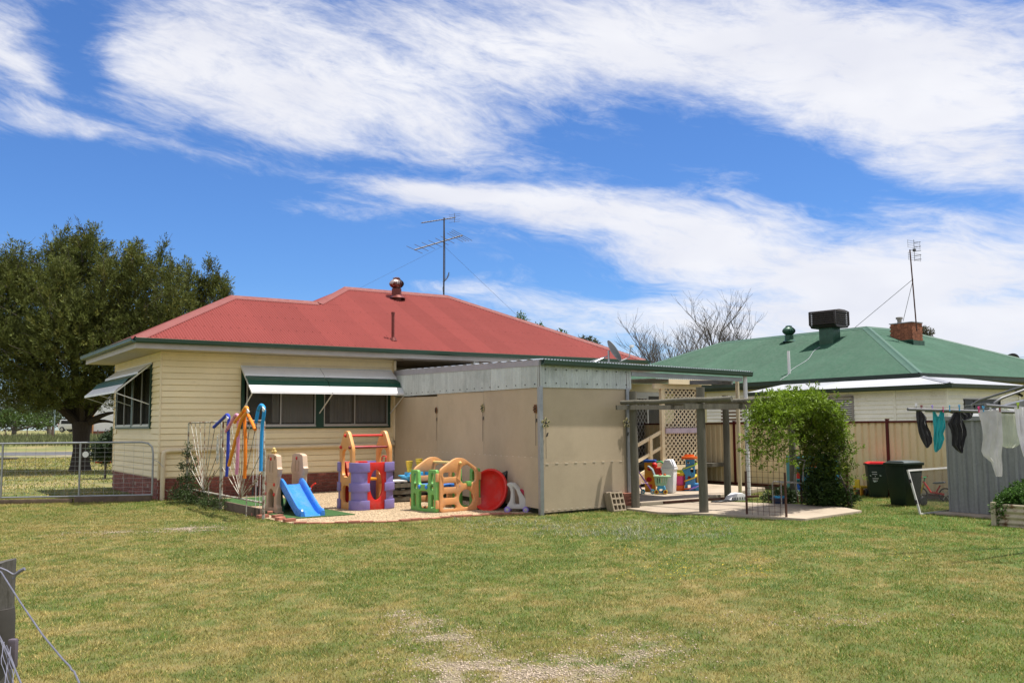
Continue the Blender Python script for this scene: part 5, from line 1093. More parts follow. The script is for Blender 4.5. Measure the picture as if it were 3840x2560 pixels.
# breeze blocks and bricks by the pergola post
BB = thing('breeze_block', 'pale concrete grid block leaning against the shade screen', 'concrete block', P(6.80, -9.42, 0), YAW); M_ = Matrix.Rotation(R(-18), 4, 'X')
m_blk = mat('pale concrete block', (.27, .215, .15), .9, .15, 10, .1, 80)
for oy in (0, .11): moulded('block', m_blk, rrect(-.17, .17, .0, .40, .01, 2), [rrect(-.135+.105*i, -.06+.105*i, .035+.122*j, .12+.122*j, .008, 2) for i in range(3) for j in range(3)], .10, .006, BB, Matrix.Translation((0, oy, 0)) @ M_)
for k in range(4):
    q = G(2357, 1909, 0); t = thing('stacked_brick', ['brown brick at the bottom of the small stack', 'brown brick second from the bottom of the small stack', 'brown brick second from the top of the small stack', 'brown brick on top of the small stack'][k], 'brick', (q.x + .012*math.sin(k*2), q.y, .002 + k*.085), R(10+9*math.sin(k*3)), 'bricks stacked by the pergola post')
    mb = MB(); mb.box(-.125, .125, -.10, .10, 0, .084); mb.obj('brick', m_pav if k else m_blk, t, bevel=.008)
# ---------------------------------------------------------------- toys along the porch
ZP = .112
def patio(name, lb, cat, px, py, rz=0., group=None): q = G(px, py, ZP); return thing(name, lb, cat, (q.x, q.y, ZP), rz, group)
WB = patio('swing_bin', 'tall white plastic swing top bin by the porch', 'bin', 2512, 1846, R(-25))
mb = MB(); a, b, c, d = .125, .155, .155, .19
mb.add([(-.12, -.14, 0), (.12, -.14, 0), (.12, .14, 0), (-.12, .14, 0), (-.15, -.18, .56), (.15, -.18, .56), (.15, .18, .56), (-.15, .18, .56)], [(3,2,1,0),(4,5,6,7),(0,1,5,4),(1,2,6,5),(2,3,7,6),(3,0,4,7)]); mb.obj('body', p_white, WB, bevel=.02)
mb = MB(); mb.box(-.162, .162, -.192, .192, .545, .60); mb.obj('rim', p_white, WB, bevel=.012)
mb = MB(); mb.prism([(-.16, .60), (.16, .60), (.065, .80), (-.065, .80)], -.18, .18); mb.obj('hood', p_white, WB, bevel=.02)
mb = MB(); mb.box(-.008, .008, -.13, .13, -.075, .075, Matrix.Translation((.122, 0, .69)) @ Matrix.Rotation(R(-26), 4, 'Y')); mb.obj('flap', p_white, WB, bevel=.006)
PT = patio('play_tub', 'pink round tub with yellow rim bucket standing in orange tray', 'tub', 2544, 1838)
mb = MB(); mb.lathe([(.145, 0), (.16, .13), (.17, .135), (.16, .12), (.14, .02)], 26); mb.obj('orange_tray', p_orange, PT, True); mb = MB(); mb.lathe([(.125, .10), (.15, .36), (.155, .365), (.135, .35)], 26); mb.obj('pink_tub', p_pink, PT, True)
mb = MB(); mb.lathe([(.11, .34), (.13, .43), (.135, .435), (.115, .42)], 26, Matrix.Rotation(R(5), 4, 'Y')); mb.obj('yellow_bucket', p_yel, PT, True)
CT = patio('toy_shopping_cart', 'mint and blue toy shopping cart with yellow wheels', 'toy cart', 2480, 1851, R(-12))
for x in (-.105, .105): spokes_wheel(CT, (x, -.12, .055), .055, .05, p_yel, p_dkred); spokes_wheel(CT, (x-.06, .12, .045), .045, .04, p_teal, p_aqua)
moulded('chassis', p_aqua, roundpoly([(-.12, .05), (.12, .05), (.08, .20), (-.08, .20)], .03), [ell(0, .09, .05, .035)], .22, .02, CT)
for s_ in (-1, 1): moulded('basket_side', p_mint, roundpoly([(-.13, .20), (.12, .20), (.17, .42), (-.16, .42)], .03), [rrect(-.10+.05*i, -.072+.05*i, .25, .38, .01, 2) for i in range(5)], .03, .008, CT, Matrix.Translation((0, s_*.11, 0)))
mb = MB(); mb.tube([(-.17, -.13, .425), (.19, -.13, .415), (.22, 0, .41), (.19, .13, .415), (-.17, .13, .425)], .022, 8); mb.obj('basket_rim', p_mint, CT, True)
mb = MB(); mb.tube([(-.14, -.1, .42), (-.20, -.1, .58), (-.27, -.1, .64), (-.30, -.06, .65), (-.30, .06, .65), (-.27, .1, .64), (-.20, .1, .58), (-.14, .1, .42)], .018, 8); mb.obj('handle', plastic('grey blue plastic', (.38, .48, .52)), CT, True)
for x, m_ in ((-.02, p_red), (.09, p_orange)): mb = MB(); mb.lathe([(.03, .40), (.035, .45), (.022, .48)], 12, Matrix.Translation((x, 0, 0))); mb.obj('play_food', m_, CT, True)
GT = patio('toy_garage', 'tall blue toy car garage with orange roof and spiral ramps', 'toy garage', 2588, 1838, R(-15))
moulded('tower', plastic('cornflower blue plastic', (.05, .26, .52)), roundpoly([(-.14, 0), (.13, 0), (.13, .78), (-.09, .78), (-.09, .58), (-.17, .56), (-.17, .50), (-.11, .40), (-.10, .22)], .02), [rrect(-.06, .02, .03, .15, .01), ell(.06, .50, .04, .06), rrect(-.05, .03, .25, .36, .01), ell(-.03, .69, .035, .04)], .20, .012, GT)
mb = MB(); mb.lathe([(.18, .78), (.20, .79), (.20, .84), (.12, .85), (.12, .89), (.001, .89)], 24); mb.obj('roof_deck', p_orange, GT, True)
def ramp(m_, z0, z1, r_, a0, a1, w_=.05, nm='ramp'):
    mb = MB(); vs = []; n = 14
    for i in range(n+1):
        f = i/n; a = R(a0+(a1-a0)*f); z = z0+(z1-z0)*f
        for rr, dz in ((r_, .03), (r_, 0), (r_+w_, 0), (r_+w_, .03)): vs.append((rr*math.cos(a), rr*.8*math.sin(a), z+dz))
    mb.add(vs, [(i*4+k, i*4+k+1, i*4+k+5, i*4+k+4) for i in range(n) for k in range(3)]); mb.obj(nm, m_, GT, True)
ramp(p_lime, .50, .68, .15, 200, 370); ramp(p_yel, .22, .40, .14, 230, 390); ramp(p_vio, .02, .16, .18, 270, 350, .1); ramp(p_orange, .01, .05, .16, 190, 280, .1)
mb = MB(); mb.box(.10, .26, -.12, .10, .0, .18); mb.obj('garage_block', plastic('cornflower blue plastic', (.05, .26, .52)), GT, bevel=.03)
AP = patio('activity_post', 'orange and red toy activity post with blue roof', 'toy', 2440, 1842, R(-20))
moulded('front', p_amber, rrect(-.13, .13, 0, .72, .03), [ell(0, .56, .06, .05), ell(-.02, .30, .07, .06), ell(.02, .14, .04, .05)], .14, .015, AP); mb = MB(); mb.box(-.12, .12, -.05, .06, .02, .7); mb.obj('core', p_red, AP)
mb = MB(); mb.box(-.15, .15, -.09, .09, .72, .78); mb.obj('roof', plastic('royal blue plastic', (.02, .10, .42)), AP, bevel=.015); mb = MB(); mb.lathe([(.10, .0), (.14, .22), (.15, .23)], 18, Matrix.Translation((.25, -.05, .36))); mb.obj('red_bucket', p_red, AP, True)
mb = MB(); mb.tube([(.13+.12*math.cos(R(a))+.12, -.05, .60+.14*math.sin(R(a))) for a in range(0, 181, 20)], .02, 8); mb.obj('green_handle', plastic('green plastic', (.02, .30, .10)), AP, True); mb = MB(); mb.sphere((.13, -.08, .65), .07, 12, 8); mb.obj('red_ball', p_red, AP, True)
SR = patio('doll_stroller', 'folded purple doll stroller with patterned seat', 'toy stroller', 2408, 1850, R(-10))
m_pp = plastic('purple tube', (.16, .06, .22))
for y in (-.12, .12):
    mb = MB(); mb.tube([(-.14, y, .62), (.24, y, .05)], .01, 6); mb.tube([(-.14, y, .3), (.02, y, .05)], .01, 6); mb.obj('tube_frame', m_pp, SR)
    for x in (.02, .25): spokes_wheel(SR, (x, y, .05), .05, .03, p_teal, p_grey)
mb = MB(); mb.add([(-.10, -.11, .52), (-.10, .11, .52), (.0, .11, .24), (0, -.11, .24), (.15, .11, .26), (.15, -.11, .26)], [(0, 1, 2, 3), (3, 2, 4, 5)]); mb.obj('seat_cloth', mat('floral cloth', (.45, .36, .40), .9, .3, 30, alt=(.35, .12, .2), altf=.55, alts=25), SR)
LB = patio('storage_box', 'lime green box on maroon crate under the porch', 'box', 2560, 1822, YAW); LB.location = P(12.5, -5.3, ZP)
mb = MB(); mb.box(-.35, .30, -.2, .2, 0, .26); mb.obj('maroon_crate', p_dkred, LB, bevel=.01); mb = MB(); mb.box(-.3, .28, -.18, .18, .27, .5); mb.obj('lime_box', p_lime, LB, bevel=.015)
YT = patio('toy_pump', 'yellow and red toy standing at the patio end', 'toy', 2624, 1833); mb = MB(); mb.box(-.12, .1, -.1, .1, 0, .1); mb.obj('base', p_red, YT, bevel=.03); mb = MB(); mb.lathe([(.05, .08), (.07, .16), (.065, .3), (.03, .36)], 14, Matrix.Translation((.02, 0, 0))); mb.obj('body', p_yel, YT, True)
q = G(2757, 1876, .05); WSt = thing('ribbed_step', 'white ribbed plastic step lying by the pergola post', 'plastic step', (q.x, q.y, .05), R(20))
mb = MB(); mb.prism([(-.22, 0), (.24, 0), (.20, .13), (.12, .17), (-.02, .17), (-.14, .10)], -.13, .13); mb.obj('body', p_white, WSt, bevel=.015)
for k in range(6): mb = MB(); mb.box(-.17+k*.065, -.14+k*.065, -.137, -.131, .03, .085); mb.obj('slot', plastic('slot shadow grey', (.2, .2, .2)), WSt)  # slots are flat bars; the grey imitates the shadow inside them
t = thing('steel_rail', 'long rusty steel rail lying beside the lower slab', 'rail', P(9.9, -9.22, .06), YAW-R(2)); mb = MB(); mb.box(-1.6, 1.3, -.03, .03, 0, .05); mb.obj('bar', m_rust, t); pts = []
for i in range(60): a = i*.5; pts.append((.3*math.cos(a)+.1*math.sin(i*.37), .12*math.sin(a)-.15, .01+.004*(i % 3)))
t = thing('garden_hose', 'dark coiled hose lying beside the steel rail', 'hose', P(9.7, -9.45, .058), YAW); mb = MB(); mb.tube(pts, .01, 6); mb.obj('hose', m_black, t, True)
# ---------------------------------------------------------------- arch of weld mesh with creeper
AR = yard('mesh_arch', 'rusty weld mesh garden arch on steel pickets', 'arch'); pA, pB, pC, pD = Vector((7.92, -11.81)), Vector((8.02, -12.65)), Vector((10.62, -10.95)), Vector((10.75, -12.01))
for q, h in ((pA, .86), (pB, .86), (pC, .85), (pD, .85)): mb = MB(); mb.box(q.x-.022, q.x+.022, q.y-.004, q.y+.004, 0, h); mb.box(q.x-.004, q.x+.004, q.y, q.y+.03, 0, h); mb.obj('picket', m_rust, AR)
def arch_pt(t, w_):                      # t along the hoop 0..1, w_ across it 0..1
    a = pA.lerp(pB, w_); b = pC.lerp(pD, w_); h = 1.15
    if t < .27: f = t/.27; return Vector((a.x, a.y, .03 + f*(h-.03)))
    if t > .73: f = (1-t)/.27; return Vector((b.x, b.y, .03 + f*(h-.03)))
    th = PI*(t-.27)/.46; c = (a+b)/2; e = (a-b)/2; return Vector((c.x + e.x*math.cos(th), c.y + e.y*math.cos(th), h + .98*math.sin(th)))
for k in range(8): mb = MB(); mb.tube([arch_pt(i/40, k/7) for i in range(41)], .0035, 4, False); mb.obj('hoop_wire', m_rust, AR)
for k in range(41): mb = MB(); mb.tube([arch_pt(k/40, 0), arch_pt(k/40, .5), arch_pt(k/40, 1)], .0035, 4, False); mb.obj('cross_wire', m_rust, AR)
CF = thing('steel_chair_frame', 'old bent pipe chair frame standing on the slab under the arch', 'chair frame', G(2950, 1890, .055), R(10))
mb = MB(); m_cf = mat('chalky grey pipe', (.33, .32, .29), .6, .2, 14, rust=(.14, .06, .03), rustf=.55)
for y in (-.18, .22): mb.tube([(-.2, y, 0), (-.2, y, .42), (-.17, y, .47), (.3, y, .45), (.36, y, .2), (.38, y, 0)], .014, 8)
mb.tube([(.30, -.18, .45), (.32, -.17, .75), (.38, -.16, .92), (.38, .2, .94), (.33, .21, .75), (.30, .22, .45)], .014, 8); mb.tube([(-.17, -.18, .47), (-.17, .22, .47)], .014, 8); mb.obj('pipe_frame', m_cf, CF, True)
DR = thing('toy_drum', 'blue and black round toy tray on the slab under the arch', 'toy', G(2922, 1886, .055), 0); mb = MB(); mb.lathe([(.13, .0), (.16, .09), (.19, .10), (.19, .12), (.15, .12)], 24); mb.obj('tray', plastic('dark navy plastic', (.03, .05, .10)), DR, True); mb = MB(); mb.lathe([(.13, .12), (.13, .15), (.05, .16)], 20); mb.obj('top', p_aqua, DR, True)
# ---------------------------------------------------------------- teal shelf unit, yellow stool
sq = Vector(P(13.55, -9.0, 0)); TS = thing('toy_shelf', 'teal shelf unit of toys behind the leafy arch', 'shelf', sq, R(2)); m_ts = mat('teal painted board', (.035, .24, .33), .5, .1, 4)
mb = MB(); mb.box(-.55, .62, .16, .18, .05, .92); mb.obj('back', m_ts, TS)
for x in (-.58, .60): moulded('side', m_ts if x < 0 else p_aqua, roundpoly([(-.24, 0), (.18, 0), (.18, .95), (-.05, .95), (-.12, .6)], .02), [], .04, .006, TS, Matrix.Translation((x, 0, 0)) @ Matrix.Rotation(PI/2, 4, 'Z'))
for z in (.08, .36, .64, .90): mb = MB(); mb.box(-.55, .58, -.15, .16, z, z+.03); mb.obj('shelf_board', m_ts, TS)
mb = MB(); mb.box(.625, .64, -.26, .18, .02, .62); mb.obj('white_panel', p_white, TS)
for k, (x, z, m_) in enumerate(((-.40, .39, p_red), (-.30, .67, p_white), (-.40, .11, plastic('royal blue plastic', (.02, .10, .42))), (.25, .67, p_red), (.40, .67, m_black), (.05, .67, p_orange), (.1, .39, m_black), (.35, .39, p_dkred))):
    t = thing('shelf_toy', ['red toy on the middle teal shelf', 'white toy on the upper teal shelf', 'blue toy box on the bottom teal shelf', 'red toy truck on the upper teal shelf', 'black toy on the upper teal shelf', 'orange toy on the upper teal shelf', 'black toy on the middle teal shelf', 'maroon toy on the middle teal shelf'][k], 'toy', sq + Vector((x, -.04, z)), R(10*k), 'toys on the teal shelf'); mb = MB(); mb.box(-.08, .08, -.06, .06, 0, .12); mb.sphere((0, -.02, .12), .05, 8, 6); mb.obj('body', m_, t, bevel=.0)
q = G(3232, 1858, 0); YC = thing('plastic_chair', 'small yellow plastic chair beside the red lidded bin', 'chair', (q.x, q.y, 0), R(20))
for x in (-.11, .11):
    for y in (-.11, .11): mb = MB(); mb.box(x-.02, x+.02, y-.02, y+.02, 0, .19); mb.obj('leg', p_amber, YC)
mb = MB(); mb.box(-.14, .14, -.14, .14, .19, .225); mb.obj('seat', p_yel, YC, bevel=.01)
for k in range(5): mb = MB(); mb.box(-.13+k*.055, -.10+k*.055, -.145, .145, .226, .24); mb.obj('seat_rib', p_yel, YC)
mb = MB(); mb.box(-.15, -.12, -.10, .06, .2, .40); mb.obj('backrest', p_yel, YC, bevel=.01)
# ---------------------------------------------------------------- wheelie bins
m_bin = mat('dark green bin plastic', (.009, .020, .013), .45, .15, 4, .05, 50)
def wheelie(lb, loc, rz, h, w_, d_, lid, mtl):
    t = thing('wheelie_bin', lb, 'wheelie bin', loc, rz, 'wheelie bins by the fence')
    a, b = w_*.40, d_*.37; A_, B2 = w_*.5, d_*.5
    mb = MB(); mb.add([(-a, -b, .02), (a, -b, .02), (a, b, .02), (-a, b, .02), (-A_, -B2, h*.93), (A_, -B2, h*.93), (A_, B2, h*.93), (-A_, B2, h*.93)], [(3,2,1,0),(4,5,6,7),(0,1,5,4),(1,2,6,5),(2,3,7,6),(3,0,4,7)]); mb.obj('body', m_bin, t, bevel=.03)
    mb = MB(); mb.box(-A_-.02, A_+.02, -B2-.02, B2+.02, h*.90, h*.945); mb.obj('rim', m_bin, t, bevel=.01)
    mb = MB(); mb.box(-A_-.015, A_+.015, -B2-.03, B2+.03, h*.945, h*.965); mb.prism([(-A_, h*.965), (A_, h*.965), (A_*.7, h), (-A_*.7, h)], -B2*.9, B2*.9); l_ = mb.obj('lid', mtl, t, bevel=.01)
    mb = MB(); mb.tube([(-A_*.8, B2+.07, h*.93), (A_*.8, B2+.07, h*.93)], .014, 8); mb.box(-A_*.8, -A_*.7, B2, B2+.08, h*.90, h*.95); mb.box(A_*.7, A_*.8, B2, B2+.08, h*.90, h*.95); mb.obj('handle', m_bin, t)
    for x in (-a-.03, a+.03): spokes_wheel(t, (x, b+.06, .10), .10, .045, m_black, m_bin, 'X')
    return t
m_lidr = mat('red lid plastic', (.50, .015, .02), .4, .1, 5); m_lidg = mat('grey green lid plastic', (.085, .10, .09), .4, .1, 5)
b1 = wheelie('wheelie bin with a red lid and white lettering', (8.60, 21.75, 0), R(-12), .84, .48, .52, None, m_lidr); q2 = G(3412, 1899, 0)
b2 = wheelie('wheelie bin with a dark green lid in front of the red bike', (8.30, 19.55, 0), R(-62), .95, .50, .58, None, m_lidg)
mk = MB()
for r_ in range(5):
    n_ = (6, 6, 1, 7, 6)[r_]
    for k in range(n_):
        if n_ == 1: k = 3
        x, z = -.155 + k*.019 + .004*r_, .60 - r_*.05; f = (z/.84); y = -.26*(.74+.26*f) - .012
        mk.box(x, x+.010, y-.002, y+.02, z, z+.018)
mk.obj('lettering', m_white, b1); mk = MB()
for x, z, s_ in ((-.10, .40, .045), (-.19, .53, .025), (.03, .53, .03)): f = z/.84; y = -.26*(.74+.26*f)-.012; mk.prism([(x-s_*.6, z+s_*.6), (x-s_*.4, z-s_*.6), (x+s_, z-s_*.3)], y-.002, y+.02)
mk.obj('sticker', plastic('pale sticker', (.45, .52, .50)), b1)
# ---------------------------------------------------------------- child's bike
BK = thing('balance_bike', "child's red bike with yellow fork and grey saddle", 'bicycle', P(13.75, -12.05, 0), R(-42)); R_ = .155
for x in (-.27, .27):
    M_ = Matrix.Translation((x, 0, R_)) @ Matrix.Rotation(PI/2, 4, 'X'); mb = MB(); mb.lathe([(R_*.82, -.02), (R_*.97, -.02), (R_, 0), (R_*.97, .02), (R_*.82, .02)], 26, M_, False); mb.lathe([(R_*.82, .02), (R_*.82, -.02)], 26, M_, False); w_ = mb.obj('wheel', m_black, BK, True)
    mb = MB(); mb.lathe([(.028, -.03), (.028, .03)], 12, M_)
    for k in range(6): a = 2*PI*k/6; mb.tube([(x, 0, R_), (x + R_*.84*math.cos(a), 0, R_ + R_*.84*math.sin(a))], .012, 6)
    mb.obj('spoke', p_grey, w_)
mb = MB(); mb.tube([(-.20, 0, .44), (-.05, 0, .20), (.06, 0, .19), (.27, 0, R_)], .024, 8); mb.tube([(.06, 0, .19), (.16, 0, .36)], .018, 8); mb.obj('frame', p_red, BK, True)
mb = MB(); mb.tube([(-.18, 0, .42), (-.27, .03, R_)], .02, 8); mb.tube([(-.18, 0, .42), (-.27, -.03, R_)], .02, 8); mb.obj('fork', p_yel, BK, True)
mb = MB(); mb.tube([(-.18, 0, .42), (-.16, 0, .52)], .016, 8); mb.tube([(-.18, -.2, .54), (-.16, 0, .52), (-.18, .2, .54)], .013, 8); mb.obj('handlebar', plastic('green plastic', (.02, .30, .10)), BK, True)
for y in (-.2, .2): mb = MB(); mb.tube([(-.18, y*.75, .537), (-.18, y*1.15, .542)], .02, 8); mb.obj('grip', p_red, BK, True)
moulded('saddle', plastic('slate grey plastic', (.12, .13, .14)), roundpoly([(-.0, .40), (.10, .385), (.20, .40), (.28, .42), (.26, .45), (.04, .43)], .02), [], .11, .02, BK)
# ---------------------------------------------------------------- white flyscreen frame, shed, planter
FS = yard('screen_frame', 'white aluminium flyscreen frame leaning beside the grey shed', 'screen frame', 10.68, -13.62, R(4)); M_ = Matrix.Rotation(R(-16), 4, 'X') @ Matrix.Rotation(R(-9), 4, 'Y') if False else Matrix.Rotation(R(-14), 4, 'X')
for x0_, x1_, z0_, z1_ in ((0, 1.6, .0, .04), (.0, 1.6, .84, .875), (0, .035, .04, .84), (1.565, 1.6, .04, .84)): mb = MB(); mb.box(x0_, x1_, -.015, .015, z0_, z1_, M_); mb.obj('rail', mat('chalky white aluminium', (.52, .51, .49), .55, .12, 8), FS)
mb = MB(); mb.box(.05, 1.55, -.002, .002, .05, .83, M_); mb.obj('mesh', sheer('fly mesh', (.10, .10, .10), .22), FS)
for z in (.22, .62): mb = MB(); mb.box(-.03, .0, -.02, .02, z, z+.07, M_); mb.obj('hinge', m_black, FS)
m_shed = mat('grey zinc shed steel', (.235, .24, .24), .6, .16, 1.2, .08, 20, metal=.08, streak=True, spec=.2)
SD = yard('garden_shed', 'grey ribbed steel garden shed behind the clothesline', 'shed', 11.32, -13.85); M_ = Matrix.Rotation(-PI/2, 4, 'Z')
for k in range(4): mb = MB(); ribbed(mb, k*.78, k*.78+.785, .05, 1.83, 0, .195, -.032, .5, M_); mb.obj('wall_sheet', m_shed, SD)
mb = MB(); ribbed(mb, 0, 2.1, .05, 1.83, 0, .195, .022, .5); mb.obj('wall_sheet', m_shed, SD)
mb = MB(); mb.box(-.012, .02, -.02, .012, .045, 1.84); mb.obj('corner_trim', m_shed, SD)
mb = MB(); corrugated(mb, -3.2, .06, lambda s_: 0, lambda s_: 2.2, lambda s_, t, o: (-.05+t, s_, 1.84+.09*t+o)); mb.obj('roof', m_shed, SD, True)
mb = MB(); mb.box(-.06, -.04, -3.2, .06, 1.78, 1.86); mb.obj('barge', m_shed, SD)
GS = yard('tall_shed', 'tall grey steel shed roof rising beyond the fence', 'shed', 16.6, -12.3); mb = MB(); ribbed(mb, 0, 4.2, .0, 2.05, 0, .2, .03, .5); mb.obj('wall_sheet', m_shed, GS)
mb = MB(); mb.add([(-.1, -.05, 2.02), (4.4, -.05, 2.65), (4.4, .0, 2.65), (-.1, 0, 2.02), (-.1, -.05, 2.14), (4.4, -.05, 2.77), (4.4, .12, 2.77), (-.1, .12, 2.14)], [(0, 1, 5, 4), (4, 5, 6, 7), (0, 3, 2, 1)]); mb.obj('roof', mat('charcoal shed flashing', (.10, .105, .11), .5), GS)
for sx in (0,):
    mb = MB(); mb.add([(0, .0, 2.0), (4.2, 0, 2.0), (4.2, 0, 2.62), (0, 0, 2.03)], [(0, 1, 2, 3)]); mb.obj('gable_sheet', m_shed, GS)
PL = yard('raised_planter', 'rusty cream corrugated garden bed full of green herbs', 'garden bed', 9.94, -15.44, R(0)); m_pl = mat('rusty cream corrugated iron', (.42, .36, .25), .6, .2, 4, .08, 40, rust=(.15, .07, .035), rustf=.57)
def hcorr(mb, x0, x1, y, sgn, M_=None):
    vs = []; n = 40; zs = [.38*i/n for i in range(n+1)]
    for z in zs: o = .012*math.sin(2*PI*z/.095)*sgn; vs += [(x0, y+o, z), (x1, y+o, z)]
    mb.add(vs, [(2*i, 2*i+1, 2*i+3, 2*i+2) for i in range(n)], M_)
mb = MB(); hcorr(mb, 0, 2.2, -1.2, 1); hcorr(mb, 0, 2.2, 0, -1); mb.obj('long_side', m_pl, PL, True); mb = MB(); hcorr(mb, -1.2, 0, 0, -1, Matrix.Rotation(PI/2, 4, 'Z')); mb.obj('end_panel', m_pl, PL, True)
for x, y in ((0, 0), (0, -1.2)): mb = MB(); mb.box(x-.05, x+.03, y-.04, y+.04, 0, .40); mb.obj('corner_post', m_pl, PL)
mb = MB(); mb.box(.02, 2.2, -1.18, -.02, .2, .34); mb.obj('soil', mat('garden soil', (.05, .035, .022), .95, .2, 20), PL)
# ---------------------------------------------------------------- rotary clothesline
m_hoist = mat('dull hoist pipe', (.15, .15, .155), .5, .15, 10, metal=.25)
hub = Vector((8.75, 13.25, 0)); CL = thing('rotary_clothesline', 'galvanised rotary clothes hoist with sloping struts', 'clothesline', hub, 0)
t1 = atdepth(3404, 1534, 12.4)-hub; t2 = atdepth(3695, 1519, 11.6)-hub; zc_ = 1.83
mb = MB(); mb.tube([(0, 0, 0), (0, 0, 2.75)], .03, 12); mb.obj('mast', m_hoist, CL, True)
for k, tp in enumerate((t1, t2, Vector((-t1.x*.9, -t1.y, t1.z)), Vector((1.2, 2.9, 1.95)), Vector((-1.6, 2.6, 1.95)))):
    mb = MB(); mb.tube([(0, 0, zc_), tp], .021, 10); mb.obj('arm', m_hoist, CL, True)
    m_ = Vector((0, 0, zc_)).lerp(tp, .60 if k == 0 else .72); mb = MB(); mb.tube([m_ + Vector((0, 0, .0)), m_ + Vector((0, 0, .12)), m_ + Vector((-m_.x*.06, -m_.y*.06, .19)), (0, 0, 2.66)], .019, 10); mb.obj('strut', m_hoist, CL, True)
for f in (.97, .8, .62, .45):
    ring = [Vector((0, 0, zc_)).lerp(tp, f) + Vector((0, 0, .035)) for tp in (t1, t2)] 
    mb = MB(); mb.tube([ring[0], (ring[0]+ring[1])/2 - Vector((0, 0, .03)), ring[1]], .003, 4); mb.tube([ring[0], Vector((0, 0, zc_)).lerp(Vector((-1.6, 2.6, 1.95)), f) + Vector((0, 0, .03))], .003, 4); mb.obj('line_wire', m_wire, CL)
def cloth(name, lb, cat, rows, depth, mt, amp=.012, group='washing on the clothesline', slope=0., lean=0., fold=3.0, thick=.012):
    k = .24236; n = 14; sub = 4; rr = []
    for i in range(len(rows)-1):
        for j in range(sub): f = j/sub; a, b = rows[i], rows[i+1]; rr.append([a[q] + (b[q]-a[q])*f for q in range(3)])
    rr.append(list(rows[-1])); F_, B2 = [], []
    for i, (y, xl, xr) in enumerate(rr):
        for j in range(n+1):
            f = j/n; x = xl + (xr-xl)*f; d = depth + slope*(x-rr[0][1])*k/1000 + lean*i/len(rr)
            e = math.sin(f*PI); q = atdepth(3380 + x*k, 1480 + y*k, d)
            o = amp*(math.sin(f*fold*2*PI + i*.13 + y*.004) + .5*math.sin(f*fold*4.7*PI + i*.3))*(.35 + .65*min(1, i/8))
            F_.append(q + Vector((0, o - thick*e, 0))); B2.append(q + Vector((0, o*.8 + thick*e + .004, 0)))
    o0 = F_[n//2]; root = thing(name, lb, cat, o0, 0, group); W2 = n+1; m = len(rr); N_ = len(F_)
    vs = [q - o0 for q in F_ + B2]; fs = []
    for i in range(m-1):
        for j in range(n): a = i*W2+j; fs.append((a, a+W2, a+W2+1, a+1)); a += N_; fs.append((a, a+1, a+W2+1, a+W2))
    for j in range(n): fs.append((j, j+1, j+1+N_, j+N_)); a = (m-1)*W2+j; fs.append((a, a+N_, a+N_+1, a+1))
    for i in range(m-1): a = i*W2; fs.append((a, a+N_, a+N_+W2, a+W2)); a += n; fs.append((a, a+W2, a+N_+W2, a+N_))
    mb = MB(); mb.add(vs, fs); mb.obj('fabric', mt, root, True); return root
def fab(n, c): return mat(n, c, .75, .1, 6, .08, 300, sheen=.2)
c_bk = fab('charcoal swim fabric', (.018, .016, .021)); c_bk2 = fab('black swim fabric', (.009, .008, .011)); c_tl = fab('turquoise swim fabric', (.015, .33, .37))
r1 = cloth('swimsuit', 'charcoal swimsuit at the outer end of the line', 'swimsuit', [(236, 232, 300), (300, 233, 360), (350, 235, 398), (420, 240, 385), (500, 248, 405), (580, 262, 450), (660, 295, 480), (740, 340, 480), (800, 376, 430), (822, 388, 400)], 12.45, c_bk)
r2 = cloth('swimsuit', 'turquoise swimsuit pegged between two dark suits', 'swimsuit', [(330, 492, 560), (360, 493, 672), (420, 495, 684), (500, 497, 680), (600, 495, 640), (680, 490, 665), (760, 505, 640), (830, 510, 610), (885, 525, 545)], 12.55, c_tl)
for a in ([(232, 478, 520), (280, 490, 535), (370, 493, 590)], [(218, 588, 655), (290, 598, 668), (375, 560, 672)]):
    t = cloth('strap', '', '', a, 12.55, c_tl, .008, None); f_ = t.children[0]; f_.name = 'strap'; f_.parent = r2; f_.location = t.location - r2.location; bpy.data.objects.remove(t)
r3 = cloth('swimsuit', 'black swimsuit hanging beside the white sheer cloth', 'swimsuit', [(222, 842, 915), (300, 800, 925), (380, 745, 950), (450, 715, 975), (540, 755, 1000), (620, 775, 1008), (700, 782, 990), (780, 788, 975), (850, 850, 965), (900, 920, 945)], 12.6, c_bk2)
cloth('dark_top', 'dark top drying behind the black swimsuit', 'top', [(245, 730, 1135), (280, 760, 1125), (320, 900, 1110), (360, 940, 1080), (392, 960, 1000)], 12.95, c_bk)
cloth('sheer_cloth', 'white sheer cloth with ragged hem on the line', 'cloth', [(233, 1188, 1540), (300, 1200, 1555), (400, 1232, 1560), (500, 1246, 1560), (600, 1256, 1562), (700, 1258, 1562), (800, 1250, 1562), (870, 1246, 1560), (940, 1275, 1560), (1000, 1340, 1560), (1040, 1390, 1558), (1150, 1425, 1556), (1262, 1464, 1552)], 12.3, sheer('white sheer fabric', (.72, .70, .70), .80), .012, fold=2)
cloth('lace_cloth', 'cream lace trimmed cloth behind the sheer one', 'cloth', [(200, 1500, 1640), (300, 1540, 1780), (450, 1560, 1800), (600, 1550, 1815), (700, 1545, 1830), (760, 1550, 1825), (800, 1575, 1780), (820, 1640, 1730)], 12.9, sheer('cream sheer fabric', (.66, .68, .58), .7), .015, fold=2)
cloth('white_towel', 'white towel pegged nearest the hoist mast', 'towel', [(195, 1752, 1990), (400, 1780, 2060), (600, 1800, 2100), (800, 1835, 2150), (960, 1890, 2160)], 11.6, fab('white towelling', (.72, .70, .76)), .02, fold=4)
